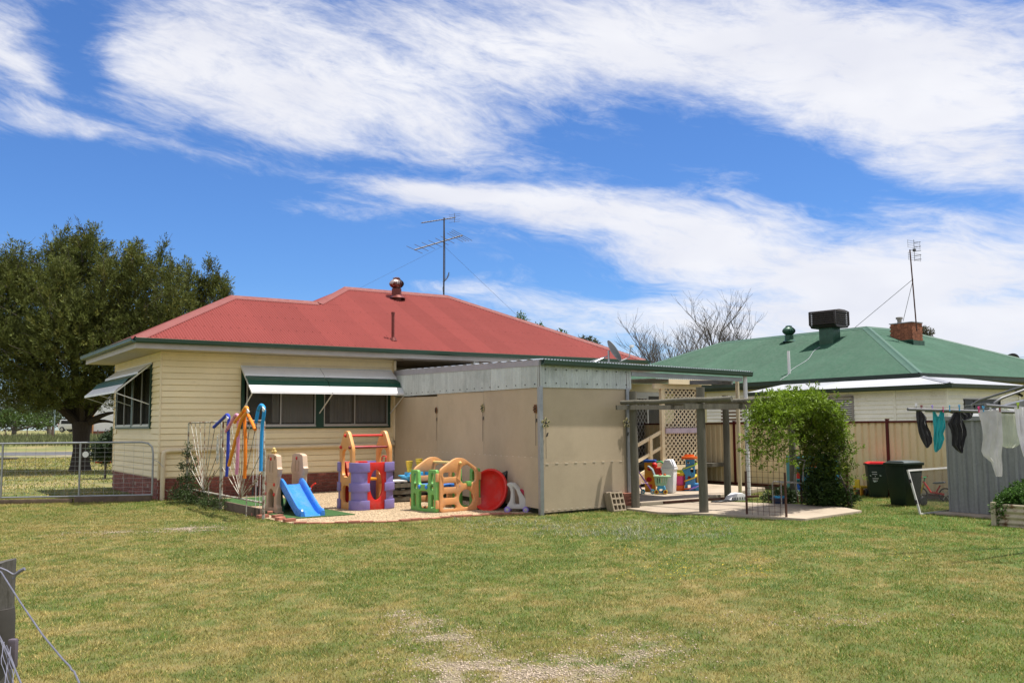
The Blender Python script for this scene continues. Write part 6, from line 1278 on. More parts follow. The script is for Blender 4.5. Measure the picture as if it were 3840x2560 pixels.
for k, (x, y, m_) in enumerate(((228, 180, p_white), (313, 212, p_dkred), (480, 210, p_vio), (648, 232, p_pink), (748, 212, p_aqua), (898, 205, p_aqua), (1200, 230, p_pink), (1270, 222, p_aqua), (1380, 214, p_white), (1805, 170, p_lime), (1525, 222, p_dkred))):
    q = atdepth(3380+x*.24236, 1480+y*.24236, 12.5 if x < 1000 else 12.25 if x < 1600 else 11.55); t = thing('clothes_peg', ['white peg', 'maroon peg', 'violet peg', 'pink peg', 'aqua peg', 'second aqua peg', 'hot pink peg', 'small aqua peg', 'clear white peg', 'lime peg', 'dark red peg'][k] + ' holding ' + ['the charcoal suit', 'the charcoal suit', 'the turquoise suit strap', 'the turquoise suit', 'the black suit', 'the black suit', 'the sheer cloth corner', 'the sheer cloth', 'the sheer cloth', 'the white towel', 'the sheer cloth edge'][k], 'peg', q, R(20*k), 'pegs on the clothesline')
    mb = MB(); mb.bar((-.012, 0, .045), (.004, 0, -.035), .012, .010, (0, 1, 0)); mb.bar((.012, 0, .045), (-.004, 0, -.035), .012, .010, (0, 1, 0)); mb.obj('peg_leg', m_, t)
# ---------------------------------------------------------------- wire fence the photographer stands behind
fp = atdepth(-8, 2110, 3.17); FP = thing('fence_post', 'weathered split timber fence post with wire at the lawn edge', 'fence post', (fp.x, fp.y, 0), R(18))
mb = MB(); n = 16; H0 = fp.z
for i in range(13):
    z = H0*i/12
    for k in range(n): a = 2*PI*k/n; r_ = .052*(1 + .10*math.sin(3*a+1) + .05*math.sin(7*a+z*3)); mb.v.append((r_*math.cos(a), r_*math.sin(a), z + (.012*math.cos(a) if i == 12 else 0)))
for i in range(12):
    for k in range(n): mb.f.append((i*n+k, i*n+(k+1) % n, (i+1)*n+(k+1) % n, (i+1)*n+k))
mb.f.append(tuple(range(12*n, 13*n))); mb.obj('post', mat('dark split timber', (.085, .078, .068), .85, .3, 2.2, .12, 60, bump=.5, bs=14, streak=True), FP, True)
mb = MB(); mb.lathe([(.060, H0-.33), (.062, H0-.30), (.061, H0-.18), (.058, H0-.15)], 16); mb.obj('rubber_wrap', mat('dark bark wrap', (.045, .04, .035), .8), FP, True)
FW = thing('fence_wire', 'slack galvanised fence wire running from the timber post', 'wire', (fp.x, fp.y, 0), 0); b0 = Vector((fp.x, fp.y, 0)); m_w2 = mat('dull blue grey wire', (.16, .16, .20), .5, .15, 20, metal=.3)
def wire(px, r=.0035, nm='wire', par=FW):
    mb = MB(); mb.tube([atdepth(x, y, d)-b0 for x, y, d in px], r, 6); return mb.obj(nm, m_w2, par, True)
wire([(-14, 2130, 3.12), (5, 2145, 3.08), (75, 2255, 2.8), (160, 2380, 2.55), (235, 2470, 2.4), (262, 2497, 2.35), (268, 2510, 2.34), (278, 2516, 2.33), (300, 2566, 2.27), (330, 2640, 2.2)], .0024, 'top_wire')
wire([(-20, 2350, 3.1), (5, 2398, 3.05), (40, 2470, 2.9), (70, 2540, 2.75), (90, 2590, 2.7)], .0028, 'lower_wire')
wire([(0, 2128, 3.1), (25, 2138, 3.1), (48, 2152, 3.1), (60, 2152, 3.1)], .0035, 'tie_wire'); wire([(60, 2152, 3.1), (75, 2140, 3.1), (92, 2131, 3.1)], .006, 'nail'); wire([(60, 2152, 3.1), (54, 2168, 3.1), (46, 2168, 3.1)], .003, 'tie_wire')
for k in range(6):
    pts = []
    for i in range(9): pts.append((2+k*8 + 6*math.sin(i*1.3+k*2) + i*2.2, 2400+i*22+k*6, 3.0-.03*i))
    wire(pts, .0013, 'netting')
mb = MB(); q = atdepth(48, 2440, 3.05)-b0; mb.box(q.x-.014, q.x+.014, q.y-.012, q.y+.012, q.z-.055, q.z+.04); mb.obj('insulator', mat('brown insulator', (.10, .08, .10), .5), FW, bevel=.008)
# ---------------------------------------------------------------- foliage tools
def unit(a): return a/np.maximum(np.linalg.norm(a, axis=1, keepdims=True), 1e-9)
def leaf_quads(c, d, L_, W_, rng):            # kite-shaped leaves at c pointing along d
    d = unit(d); r = unit(rng.normal(size=c.shape)); s_ = unit(np.cross(d, r)); L_ = np.asarray(L_)[:, None]; W_ = np.asarray(W_)[:, None]
    up = np.cross(s_, d)
    v = np.stack([c, c + d*L_*.45 + s_*W_*.5 + up*L_*.05, c + d*L_, c + d*L_*.45 - s_*W_*.5 + up*L_*.05], 1).reshape(-1, 3)
    return v, np.arange(len(v)).reshape(-1, 4)
def foliage(name, parent, c, d, L_, W_, cols, mt, seed=1, stuff=False, loc=None):
    rng = np.random.default_rng(seed); v, f = leaf_quads(c, d, L_, W_, rng)
    o = nmesh(name, v, f, mt, np.repeat(cols, 4, axis=0), parent)
    if stuff: o['kind'] = 'stuff'
    return o
m_leaf = mat('leaf', (.1, .1, .1), .6, .12, 2, .08, 40, attr='tint', trans=.28, spec=.3); m_needle = mat('needle foliage', (.1, .1, .1), .75, .15, .6, .08, 20, attr='tint', trans=.18, spec=.2)
m_bark = mat('dark rough bark', (.045, .034, .026), .9, .3, 5, .2, 30, bump=.7, bs=16, streak=True); m_barkg = mat('grey twig bark', (.11, .092, .075), .9, .2, 5)
def sprays(lobes, per, rng, upb=.6, spread=.5):    # lobes: centre, radii; returns spray bases and directions
    B2, D2, K = [], [], []
    for (c, r, n) in lobes:
        n = int(n*per); q = unit(rng.normal(size=(n, 3))); rad = rng.random(n)**.38; q2 = q*rad[:, None]
        B2.append(np.array(c) + q2*np.array(r)); d = q*np.array([1, 1, .7]) + np.array([0, 0, upb]) + rng.normal(size=(n, 3))*spread; D2.append(unit(d)); K.append(rad)
    return np.concatenate(B2), np.concatenate(D2), np.concatenate(K)
def spray_leaves(b, d, n, length, L_, W_, rng, ang=.55):
    N = len(b); t = rng.random((N, n))**.8; off = unit(rng.normal(size=(N*n, 3))).reshape(N, n, 3)
    c = b[:, None] + d[:, None]*t[..., None]*length*rng.uniform(.6, 1.3, (N, 1, 1)) + off*(.07*length)
    dd = d[:, None] + off*ang*1.6
    return c.reshape(-1, 3), unit(dd.reshape(-1, 3)), L_*rng.uniform(.6, 1.35, N*n), W_*rng.uniform(.6, 1.3, N*n)
# ---------------------------------------------------------------- the big dark conifer at the left
TD = 39.; tb = G(300, 1766); TB = Vector((tb.x, tb.y, gz(tb.y))); rng = np.random.default_rng(5)
TREE = thing('cypress_tree', 'large dark cypress tree spreading behind the farm gate', 'tree', TB, 0)
K = TB.y/3420
def tl(px, py, dy=0.): q = atdepth(px, py, TB.y+dy); return np.array(q - TB)
LOB = [(150, 1200, 220, 190, 0, 1.5), (300, 1120, 160, 160, .8, 1.1), (241, 985, 40, 90, .5, .26), (330, 975, 55, 85, -.3, .32), (60, 1075, 95, 75, -.6, .45), (20, 1020, 40, 40, -.4, .1), (430, 1220, 150, 150, -.8, 1.0), (512, 1060, 36, 95, -.2, .12), (565, 1240, 110, 120, -.4, .45), (600, 1050, 28, 95, .2, .08), (650, 1140, 60, 75, .1, .16), (700, 1190, 65, 70, .4, .14), (772, 1120, 26, 85, .3, .06), (808, 1100, 22, 36, .3, .03), (745, 1180, 45, 55, .3, .08),
       (60, 1330, 220, 150, -1.2, .9), (250, 1360, 230, 130, -1.6, 1.0), (440, 1370, 160, 110, -1.0, .65), (40, 1450, 150, 80, -1.6, .5), (230, 1475, 170, 60, -1.8, .5), (380, 1480, 110, 60, -1.0, .3), (-120, 1250, 200, 240, 0, .9), (620, 1330, 110, 100, 0, .4), (120, 1520, 90, 30, -1.5, .15), (300, 1270, 190, 140, -2.4, .7)]
lobes = [(tl(x, y, dy), (rx*K, max(rx, 90)*K*.8, ry*K), w_) for x, y, rx, ry, dy, w_ in LOB]
b, d, k = sprays([(a_, (r_[0]*.92, r_[1]*.92, r_[2]*.9), w_) for a_, r_, w_ in lobes], 760, rng, .8, .36)
# upright pointed leaders all over the crown
SPK = [(45, 946, 30, 1090, 55), (5, 980, 0, 1120, 55), (120, 975, 125, 1110, 50), (185, 930, 195, 1080, 50), (241, 868, 240, 1060, 55), (285, 905, 285, 1060, 45), (314, 862, 312, 1040, 50), (353, 866, 345, 1040, 50), (400, 935, 390, 1090, 48), (450, 1000, 440, 1130, 48), (516, 930, 508, 1110, 48), (560, 1000, 550, 1130, 40), (609, 922, 596, 1110, 42), (645, 1000, 632, 1140, 42), (690, 1030, 672, 1160, 42), (725, 1050, 712, 1170, 34), (755, 1070, 745, 1180, 30), (791, 1003, 778, 1170, 34), (830, 1056, 810, 1140, 26), (845, 1095, 818, 1160, 24)]
rs_ = np.random.default_rng(12)
for _ in range(70):
    x_ = rs_.uniform(-80, 700); y_ = rs_.uniform(1080 + max(0, x_-500)*.35, 1430); SPK.append((x_ + rs_.normal(0, 12), y_-rs_.uniform(100, 190), x_, y_, rs_.uniform(38, 60)))
sb, sdir = [], []
for i_, (x1, y1, x0, y0, w_) in enumerate(SPK):
    dy_ = rs_.uniform(-.8, .8) if i_ < 20 else -rs_.uniform(1.2, 3.0); A_, B3 = tl(x0, y0, dy_), tl(x1, y1, dy_); n_ = 62 if i_ < 20 else 52; h_ = rs_.random(n_)**.85; q_ = unit(rs_.normal(size=(n_, 3))*np.array([1, 1, .25])); rr = w_*K*(1-h_)**.75*rs_.random(n_)**.6
    sb.append(A_ + (B3-A_)*h_[:, None] + q_*rr[:, None]); sdir.append(unit(q_*.55 + np.array([0, 0, 1.]) + rs_.normal(size=(n_, 3))*.22))
b = np.concatenate([b] + sb); d = np.concatenate([d] + sdir)
c, dd, L_, W_ = spray_leaves(b, d, 20, .50, .145, .036, rng, .5)
cl = np.array([.098, .116, .028])[None]*rng.uniform(.6, 1.45, (len(b), 1)) + np.array([.035, .018, .002])[None]*(rng.random((len(b), 1)) < .13)
foliage('crown', TREE, c, dd, L_, W_, np.repeat(cl, 20, axis=0)*rng.uniform(.8, 1.2, (len(c), 1)), m_needle, 2)
mb = MB(); z0_ = 1.95
mb.tube([(0, 0, -.1), (.0, 0, .25), (.02, 0, .9), (.0, 0, 1.5), (.02, .0, 2.1)], [.50, .40, .33, .34, .42], 14)
def limb(p, q, r0, r1, bend=.3):
    p, q = Vector(p), Vector(q); pts = []; o = Vector((random.uniform(-1, 1), random.uniform(-1, 1), random.uniform(.2, 1)))*bend
    for i in range(7): t = i/6; pts.append(p.lerp(q, t) + o*math.sin(PI*t))
    mb.tube(pts, [r0 + (r1-r0)*i/6 for i in range(7)], 8)
top = Vector((0, 0, 1.9))
for px, py, dy, r0 in ((120, 1450, -1, .22), (180, 1250, .3, .24), (300, 1100, .5, .24), (245, 900, .5, .16), (340, 930, 0, .14), (430, 1210, -.5, .2), (560, 1240, -.3, .15), (516, 960, 0, .1), (605, 960, .2, .1), (700, 1150, .4, .1), (780, 1040, .3, .08), (60, 1050, -.5, .12), (440, 1545, -.3, .17), (430, 1585, .3, .13), (250, 1470, -1.8, .14), (-60, 1300, 0, .16)):
    q = Vector(tl(px, py, dy)); limb(top, q, r0, .03, .35)
mb.obj('trunk', m_bark, TREE, True)
tw = MB()
for i in range(0, len(b), 26):
    p = Vector(b[i]); q = p + Vector(d[i])*.8; s_ = p.lerp(Vector((0, 0, max(2.2, p.z*.75))), .22); tw.tube([s_, p, q], [.018, .011, .005], 4, False)
tw.obj('branch', m_barkg, TREE)
# ---------------------------------------------------------------- bare trees behind the green roof
def bare(lb, px, base_z, depth, H_, seed, lean=0.):
    rd = random.Random(seed); q = atdepth(px, 1400, depth); root = thing('bare_tree', lb, 'tree', (q.x, q.y, gz(q.y)), 0, 'bare trees behind the green roof'); mb = MB(); tw = MB()
    def grow(p, dr, L_, r, lv):
        pts = [p]; dd = dr.copy()
        for i in range(4): dd = (dd + Vector((rd.gauss(0, .16), rd.gauss(0, .16), .10 if lv > 0 else 0))).normalized(); pts.append(pts[-1] + dd*L_/4)
        (mb if lv < 2 else tw).tube(pts, [r*(1-.11*i) for i in range(5)], 6 if lv < 2 else 3, False)
        if lv >= 5: return
        n = (4, 4, 4, 4, 3)[lv]
        for i in range(n):
            f = rd.uniform(.35, 1.); s_ = pts[min(4, int(f*4))]; nd = (dd + Vector((rd.gauss(0, .62), rd.gauss(0, .62), rd.uniform(.0, .4)))).normalized(); grow(s_, nd, L_*rd.uniform(.6, .82), r*.56, lv+1)
    grow(Vector((0, 0, 0)), Vector((lean, 0, 1)).normalized(), H_*.34, .17, 0); mb.obj('trunk', m_barkg, root, True); tw.obj('twig', m_barkg, root); return root
bare('bare leafless tree behind the left end of the green roof', 2500, 2, 58, 12.4, 3, -.14); bare('bare leafless tree with fine upright twigs above the green ridge', 2570, 2, 60, 12.6, 8, .04); bare('tall bare tree beside the green turbine vent', 2770, 2, 62, 13.4, 12, .02)
# ---------------------------------------------------------------- leafy trees glimpsed behind the roofs and across the road
def leafy(name, lb, px, py, depth, lobs, colr, seed, per=260, leaf=.16, group=None, trunk=.12, upb=.3):
    rg = np.random.default_rng(seed); q = atdepth(px, py, depth); base_ = Vector((q.x, q.y, gz(q.y))); root = thing(name, lb, 'tree', base_, 0, group); k_ = depth/3420
    lo = [(np.array(atdepth(x, y, depth + dy) - base_), (rx*k_, rx*k_, ry*k_), w_) for x, y, rx, ry, dy, w_ in lobs]
    b, d, _ = sprays(lo, per, rg, upb, .6); c, dd, L_, W_ = spray_leaves(b, d, 9, leaf*2.2, leaf, leaf*.42, rg, .8)
    cc = np.array(colr)[None]*rg.uniform(.55, 1.5, (len(b), 1)); foliage('crown', root, c, dd, L_, W_, np.repeat(cc, 9, axis=0), m_leaf, seed)
    mb = MB(); tp = Vector(lo[0][0]); mb.tube([(0, 0, -.1), (tp.x*.15, tp.y*.15, tp.z*.45), (tp.x*.6, tp.y*.6, tp.z*.8), tp], [trunk, trunk*.8, trunk*.5, trunk*.2], 8)
    for ll in lo[1:]: e = Vector(ll[0]); mb.tube([(tp.x*.15, tp.y*.15, tp.z*.45), (e.x*.6, e.y*.6, (tp.z*.45+e.z)*.5), e], [trunk*.5, trunk*.3, trunk*.1], 6)
    mb.obj('trunk', m_barkg, root, True); return root
leafy('leafy_tree', 'green leafy tree whose tips show above the red roof hip', 2000, 1400, 52, [(2000, 1330, 90, 80, 0, 1), (1951, 1204, 13, 9, 0, .14), (2022, 1233, 10, 9, 0, .1), (2100, 1258, 12, 9, 0, .1), (1960, 1260, 25, 30, 0, .2), (2080, 1310, 50, 30, 0, .3)], (.07, .13, .025), 31)
leafy('gum_tree', 'grey green gum tree beyond the right end of the red roof', 2200, 1400, 58, [(2200, 1330, 70, 50, 0, .8), (2195, 1284, 24, 11, 0, .25), (2225, 1298, 20, 10, 0, .18), (2290, 1360, 60, 30, 0, .3)], (.075, .085, .045), 33)
leafy('gum_tree', 'gum tree sprig showing behind the brick chimney', 3470, 1300, 58, [(3470, 1290, 26, 40, 0, .5), (3468, 1255, 14, 22, 0, .25)], (.08, .075, .04), 35)
leafy('garden_shrub', 'dark green shrub against the far corner of the house', 395, 1725, 33, [(410, 1675, 45, 30, 0, .8), (395, 1705, 38, 22, 0, .5), (425, 1640, 25, 20, 0, .25), (365, 1690, 22, 12, 0, .15)], (.028, .05, .018), 37, 420, .10, None, .05)
leafy('roadside_tree', 'bright green young tree standing in the paddock across the road', 52, 1620, 92, [(60, 1575, 70, 22, 0, .8), (20, 1560, 50, 20, 0, .4), (160, 1585, 30, 14, 0, .2)], (.06, .10, .02), 39, 300, .22, 'trees across the road', .28)
leafy('roadside_tree', 'low yellow green tree beside the paddock pole', 185, 1620, 100, [(170, 1560, 50, 30, 0, .6), (120, 1545, 50, 25, 0, .4)], (.05, .075, .02), 40, 300, .25, 'trees across the road', .25)
# dark wood across the paddock
rg = np.random.default_rng(44); n = 2600; wx = rg.uniform(-105, -28, n); wz = rg.random(n)**.8*8.5; wy = rg.uniform(150, 168, n); hgt = 5 + 4*fbm(wx, wx*0, .11, 7); wz = wz/8.5*hgt
b = np.stack([wx, wy, 1.6+wz], 1); d = unit(rg.normal(size=(n, 3)) + np.array([0, 0, .4])); c, dd, L_, W_ = spray_leaves(b, d, 10, 1.4, .7, .26, rg, .8)
cc = np.array([.045, .052, .028])[None]*rg.uniform(.5, 1.4, (n, 1)) + np.array([.02, .008, .0])[None]*(rg.random((n, 1)) < .3)
o = foliage('distant_wood', None, c, dd, L_, W_, np.repeat(cc, 10, axis=0), m_leaf, 45, True); tag(o, 'dark mass of trees far beyond the paddock', 'wood')
# tall pale grass of the paddock
n = 26000; gx_ = rg.uniform(-80, -6, n); gy_ = rg.uniform(72, 92, n); gzz = np.interp(gy_, GY, GZ); c = np.stack([gx_, gy_, gzz], 1); d = np.stack([rg.normal(0, .25, n), rg.normal(0, .25, n), np.ones(n)], 1)
cc = np.array([.16, .18, .075])[None]*rg.uniform(.6, 1.4, (n, 1)); o = foliage('paddock_grass', None, c, d, rg.uniform(.35, .8, n), np.full(n, .09), cc, m_leaf, 47, True); tag(o, 'tall pale grass standing across the road', 'grass')
# paddock fence, pole, car, white house
for k, (px, hh) in enumerate(((18, 1.15), (196, 1.35), (365, 1.0), (-60, 1.1), (100, 1.05), (280, 1.0))):
    q = G(px, 1648, .7); y_ = 87.0; q = atdepth(px, 1640, y_); mb = MB(); mb.tube([(0, 0, -.1), (.03, 0, hh)], .05 if k != 1 else .12, 8)
    t = thing('paddock_post', 'dark stubby strainer post in the paddock fence' if k == 1 else 'thin paddock fence post across the road', 'fence post', (q.x, y_, gz(y_)), 0, None if k == 1 else 'paddock fence posts'); mb.obj('post', m_timber2, t)
t = thing('paddock_wires', 'sagging wires of the paddock fence across the road', 'fence wire', (-40, 87, gz(87)), 0)
for h in (.35, .65, .95): mb = MB(); mb.tube([(-40, 0, h), (-5, 0, h-.04), (32, 0, h)], .008, 4); mb.obj('wire', m_wire, t)
q = atdepth(203, 1610, 96); t = thing('pipe_pole', 'thin blue grey pole in the paddock', 'pole', (q.x, 96, gz(96)), 0); mb = MB(); mb.tube([(0, 0, -.2), (0, 0, 5.4)], .07, 8); mb.obj('pole', mat('blue grey pipe', (.20, .27, .29), .5), t, True); mb = MB(); mb.box(-.5, .5, -.04, .04, 4.9, 5.0); mb.obj('crossarm', m_timber2, t)
q = atdepth(240, 1612, 108); CAR = thing('parked_car', 'white station wagon parked beyond the paddock fence', 'car', (q.x+1.1, 108, gz(108)), R(-8)); m_cw = mat('white car paint', (.70, .70, .70), .25, .04, 3, coat=.5)
mb = MB(); mb.prism([(-1.35, .35), (1.9, .35), (1.95, .62), (1.75, .82), (.75, .92), (.15, 1.42), (-1.1, 1.46), (-1.38, .98), (-1.45, .6)], -.82, .82); mb.obj('body', m_cw, CAR, bevel=.05)
for s_ in (-1, 1): mb = MB(); mb.prism([(-1.05, .97), (.60, .95), (.10, 1.36), (-1.02, 1.38)], s_*.825-.004, s_*.825+.004); mb.obj('window', glass('car glass', (.02, .02, .02), 1), CAR)
mb = MB(); mb.box(-1.46, -1.36, -.80, -.55, .72, 1.0); mb.box(-1.46, -1.36, .55, .80, .72, 1.0); mb.obj('tail_light', p_red, CAR)
for x in (-.9, 1.2):
    for y in (-.78, .78): spokes_wheel(CAR, (x, y, .32), .32, .2, m_black, p_grey)
q = atdepth(350, 1620, 100); WH = thing('white_cottage', 'white weatherboard cottage with red brick base across the road', 'house', (q.x, 100, gz(100)), R(4)); m_wc = mat('bright white weatherboard', (.80, .80, .79), .5, .04, 2)
mb = MB(); mb.box(0, 12, .06, 7, .0, 5.0); mb.obj('wall', m_wc, WH)
mb = MB(); prof = [(0, -.05), (.26, 0)]
for k in range(20): bo = MB(); z = .35+k*.235; bo.add([(0, .0, z), (12, .0, z), (12, .05, z+.24), (0, .05, z+.24), (0, .06, z), (12, .06, z)], [(0, 1, 2, 3), (0, 4, 5, 1)]); bo.obj('weatherboard', m_wc, WH)
mb.box(-.05, 12, -.02, .055, -.2, .34); mb.obj('brick_base', m_brick, WH); mb = MB(); mb.box(-.12, .0, -.04, .1, -.2, 5.0); mb.obj('corner_board', p_tan2, WH); mb = MB(); mb.box(-1.6, -.13, .5, 4, 0, 1.5); mb.obj('porch_wall', m_brick, WH)
mb = MB(); mb.prism([(-.8, 5.0), (12.8, 5.0), (6, 7.6)], -.6, 7.6); mb.obj('roof', m_zinc, WH)
q = G(402, 1741, 0); RB = thing('red_board', 'red board lying on the shaded front lawn', 'board', (q.x, q.y, gz(q.y)), R(6)); mb = MB(); mb.box(-.5, .6, -.25, .25, .0, .09); mb.obj('panel', p_red, RB)
q = G(20, 1733, 0); t = thing('log', 'pale log lying on the front lawn', 'log', (q.x, q.y, gz(q.y)), R(3)); mb = MB(); mb.tube([(-1, 0, .08), (0, 0, .1), (.65, 0, .09)], [.09, .08, .06], 8); mb.obj('log', m_timber, t, True)
# ---------------------------------------------------------------- creeper on the arch
rg = np.random.default_rng(51); VN = yard('climbing_vine', 'bright green creeper smothering the weld mesh arch', 'climber'); tt = []; ww = []; oo = []
def vine_patch(n, t0, t1, thick, sag, colr, w0=-.05, w1=1.05, dz=0.):
    t = rg.uniform(t0, t1, n); w_ = rg.uniform(w0, w1, n); p = np.array([arch_pt(a, min(1, max(0, b))) for a, b in zip(t, w_)]); p += rg.normal(size=(n, 3))*thick; p[:, 2] += dz - np.abs(rg.normal(0, sag, n)); tt.append(p); oo.append(np.array(colr)[None]*rg.uniform(.6, 1.45, (n, 1)))
vine_patch(1700, .37, .70, .08, .02, (.155, .235, .014), dz=.10); vine_patch(240, .27, .40, .10, .08, (.135, .20, .016)); vine_patch(300, .40, .72, .07, .04, (.10, .16, .016)); vine_patch(330, .66, .82, .11, .14, (.115, .175, .018)); vine_patch(60, .58, .75, .10, .3, (.09, .13, .02)); vine_patch(200, .60, .80, .12, .05, (.16, .20, .03), dz=.08)
b = np.concatenate(tt); cc = np.concatenate(oo); d = unit(rg.normal(size=b.shape) + np.array([0, -.2, .25])); c, dd, L_, W_ = spray_leaves(b, d, 11, .15, .075, .026, rg, .9); foliage('foliage', VN, c, dd, L_, W_, np.repeat(cc, 11, axis=0)*rg.uniform(.8, 1.2, (len(c), 1)), m_leaf, 52)
mb = MB()
for k in range(9):
    w_ = random.uniform(0, 1); pts = []
    for i in range(14): t = .99 - i*.045; q = arch_pt(t, min(1, max(0, w_ + .25*math.sin(i*.9+k)))); pts.append(q + Vector((random.gauss(0, .03), random.gauss(0, .03), random.gauss(0, .03))))
    mb.tube(pts, [.016-.001*i for i in range(14)], 5)
mb.obj('stem', m_barkg, VN, True)
def bush(name, lb, u, v, lobs, colr, n, seed, leaf, wid, upb=.5, cat='bush', z=0., clen=2.):
    rg = np.random.default_rng(seed); t = yard(name, lb, cat, u, v, z=z); b, d, _ = sprays([((x, y, zz), (rx, ry, rz), w_) for x, y, zz, rx, ry, rz, w_ in lobs], n, rg, upb, .55); c, dd, L_, W_ = spray_leaves(b, d, 9, leaf*clen, leaf, wid, rg, .8)
    c[:, 2] = np.maximum(c[:, 2], .005); foliage('foliage', t, c, dd, L_, W_, np.repeat(np.array(colr)[None]*rg.uniform(.5, 1.5, (len(b), 1)), 9, axis=0), m_leaf, seed)
    mb = MB()
    for k in range(6): e = lobs[k % len(lobs)]; mb.tube([(e[0]*.2, e[1]*.2, 0), (e[0]*.6+.03*k, e[1]*.6, e[2]*.5), (e[0], e[1], e[2]+e[5]*.5)], [.012, .009, .004], 5)
    mb.obj('stem', m_barkg, t, True); return t
bush('leafy_shrub', 'dense dark shrub growing at the arch foot', 10.66, -11.5, [(-.05, 0, .30, .34, .36, .32, .9), (-.05, 0, .75, .24, .28, .3, .28), (.05, -.05, 1.2, .2, .3, .26, .08), (.15, -.3, .2, .2, .25, .2, .35)], (.036, .070, .014), 520, 61, .075, .03)
bush('leafy_shrub', 'low dark plants around the pergola post', 10.75, -10.45, [(-.2, 0, .12, .35, .3, .13, .6), (.25, .1, .1, .3, .3, .12, .4)], (.035, .06, .016), 260, 63, .07, .03)
bush('gate_creeper', 'straggly dark creeper at the far end of the sunburst gates', .46, -1.25, [(0, 0, .3, .32, .6, .32, 1), (0, .2, .75, .13, .2, .4, .4), (.02, .25, 1.2, .06, .08, .25, .10), (0, -.8, .12, .3, .6, .14, .5), (-.25, -.3, .15, .3, .5, .14, .5)], (.038, .06, .016), 150, 65, .075, .022)
bush('weed_tuft', 'weedy grass tuft along the edging plank', .40, -3.3, [(0, 0, .06, .2, .8, .07, .8)], (.05, .08, .02), 160, 66, .09, .012, 1.0)
bush('herb_clump', 'bright green herbs filling the raised garden bed', 10.75, -15.75, [(0, 0, .42, .75, .35, .17, 1), (-.5, .1, .42, .25, .2, .12, .5), (.2, .2, .5, .4, .3, .16, .5), (-.75, .25, .28, .06, .06, .2, .15)], (.060, .125, .022), 900, 67, .05, .026)
# ---------------------------------------------------------------- mown grass blades
def blades(name, lb, n, d0, d1, pw, h0, w0, seed, xr=None, fn=None, grow=.035):
    rg = np.random.default_rng(seed); f = rg.random(n); y = (d0**pw + f*(d1**pw - d0**pw))**(1/pw); half = y*.575+.25; x = rg.uniform(-1, 1, n)*half if xr is None else rg.uniform(xr[0], xr[1], n)
    rel = np.stack([x, y], 1) - np.array([[O.x, O.y]]); u = rel @ np.array([U.x, U.y]); v = rel @ np.array([V.x, V.y])
    keep = np.ones(n, bool)
    for poly in (bed, SLAB1, SLAB2, SHEDB, [(9.9, -15.4), (12, -15.4), (12, -16.7), (9.9, -16.7)], [(0, 0), (16, 0), (16, 9), (0, 9)], [(5.1, -9.1), (7.2, -9.05), (16, -1.6), (16, 0), (6.4, 0)]): keep &= ~inpoly(u, v, poly)
    wk = worn(x, y)*(3.4*fbm(x, y, 4.5, 5) - 1.0) - .2; keep &= rg.random(n) > np.clip(wk*1.25, 0, .93); thin = fbm(x, y, 4.5, 77, 3); keep &= rg.random(n) < .45 + 1.0*np.clip((thin-.3)*2, 0, 1)
    if fn is not None: keep &= fn(x, y, rg)
    x, y = x[keep], y[keep]; n = len(x); h = h0*rg.uniform(.5, 1.5, n)*(1 + grow*(y-6)); a = rg.uniform(0, 2*PI, n); lean = rg.normal(0, .55, (n, 2))*h[:, None]; wd = w0*rg.uniform(.7, 1.4, n)*(1 + grow*(y-6))
    ca_, sa_ = np.cos(a)*wd/2, np.sin(a)*wd/2; z = np.where(y < 26, .006, np.interp(y, GY, GZ))
    v3 = np.stack([np.stack([x-ca_, y-sa_, z], 1), np.stack([x+ca_, y+sa_, z], 1), np.stack([x+lean[:, 0], y+lean[:, 1], z+h], 1)], 1).reshape(-1, 3)
    col = lawn_tint(x, y)*rg.uniform(.75, 1.5, (n, 1)); dry = rg.random(n) < .22; col[dry] = np.array([.36, .28, .105])*rg.uniform(.7, 1.25, (dry.sum(), 1)); col = np.clip(col*1.32, 0, .6)
    return nmesh(name, v3, np.arange(len(v3)).reshape(-1, 3), m_grass, np.repeat(col, 3, axis=0)), x, y
m_grass = mat('grass blade', (.1, .1, .1), .6, .05, 1, 0, 40, attr='tint', trans=.25, spec=.1)
o, _, _ = blades('lawn_grass', '', 780000, 5.2, 24, .75, .019, .0055, 71); tag(o, 'short mown lawn grass, half green and half straw', 'grass', kind='stuff')
def front(x, y, rg): return (x < -9.3 + 0*y) & (x > -.72*y - 3)
o, _, _ = blades('front_lawn_grass', '', 90000, 22, 53, 1.3, .03, .016, 73, (-40, -8), front, .03); tag(o, 'mown grass of the front yard beyond the farm gate', 'grass', kind='stuff')
# pale seed heads and yellow flowers in the lawn
rg = np.random.default_rng(81)
def scatter_px(n, x0, x1, y0, y1): return np.array([list(G(rg.uniform(x0, x1), rg.uniform(y0, y1)))[:2] for _ in range(n)])
q = np.concatenate([scatter_px(1500, 2000, 2750, 1955, 2015), scatter_px(500, 1700, 2100, 1945, 1990), scatter_px(500, 2300, 2700, 1990, 2030)]); q = q[rg.random(len(q)) < np.clip((fbm(q[:, 0], q[:, 1], 1.6, 91)-.36)*4, 0, 1)]
rel = q - np.array([[O.x, O.y]]); uu = rel @ np.array([U.x, U.y]); v_ = rel @ np.array([V.x, V.y]); q = q[~(inpoly(uu, v_, SLAB2) | inpoly(uu, v_, bed))]
n = len(q); c = np.concatenate([q, np.full((n, 1), .01)], 1); d = np.stack([rg.normal(0, .6, n), rg.normal(0, .6, n), np.ones(n)], 1); o = foliage('seed_grass', None, c, d, rg.uniform(.04, .08, n), np.full(n, .010), np.array([.40, .40, .28])[None]*rg.uniform(.7, 1.2, (n, 1)), m_leaf, 82, True); tag(o, 'pale seeding grass heads in front of the slab', 'grass')
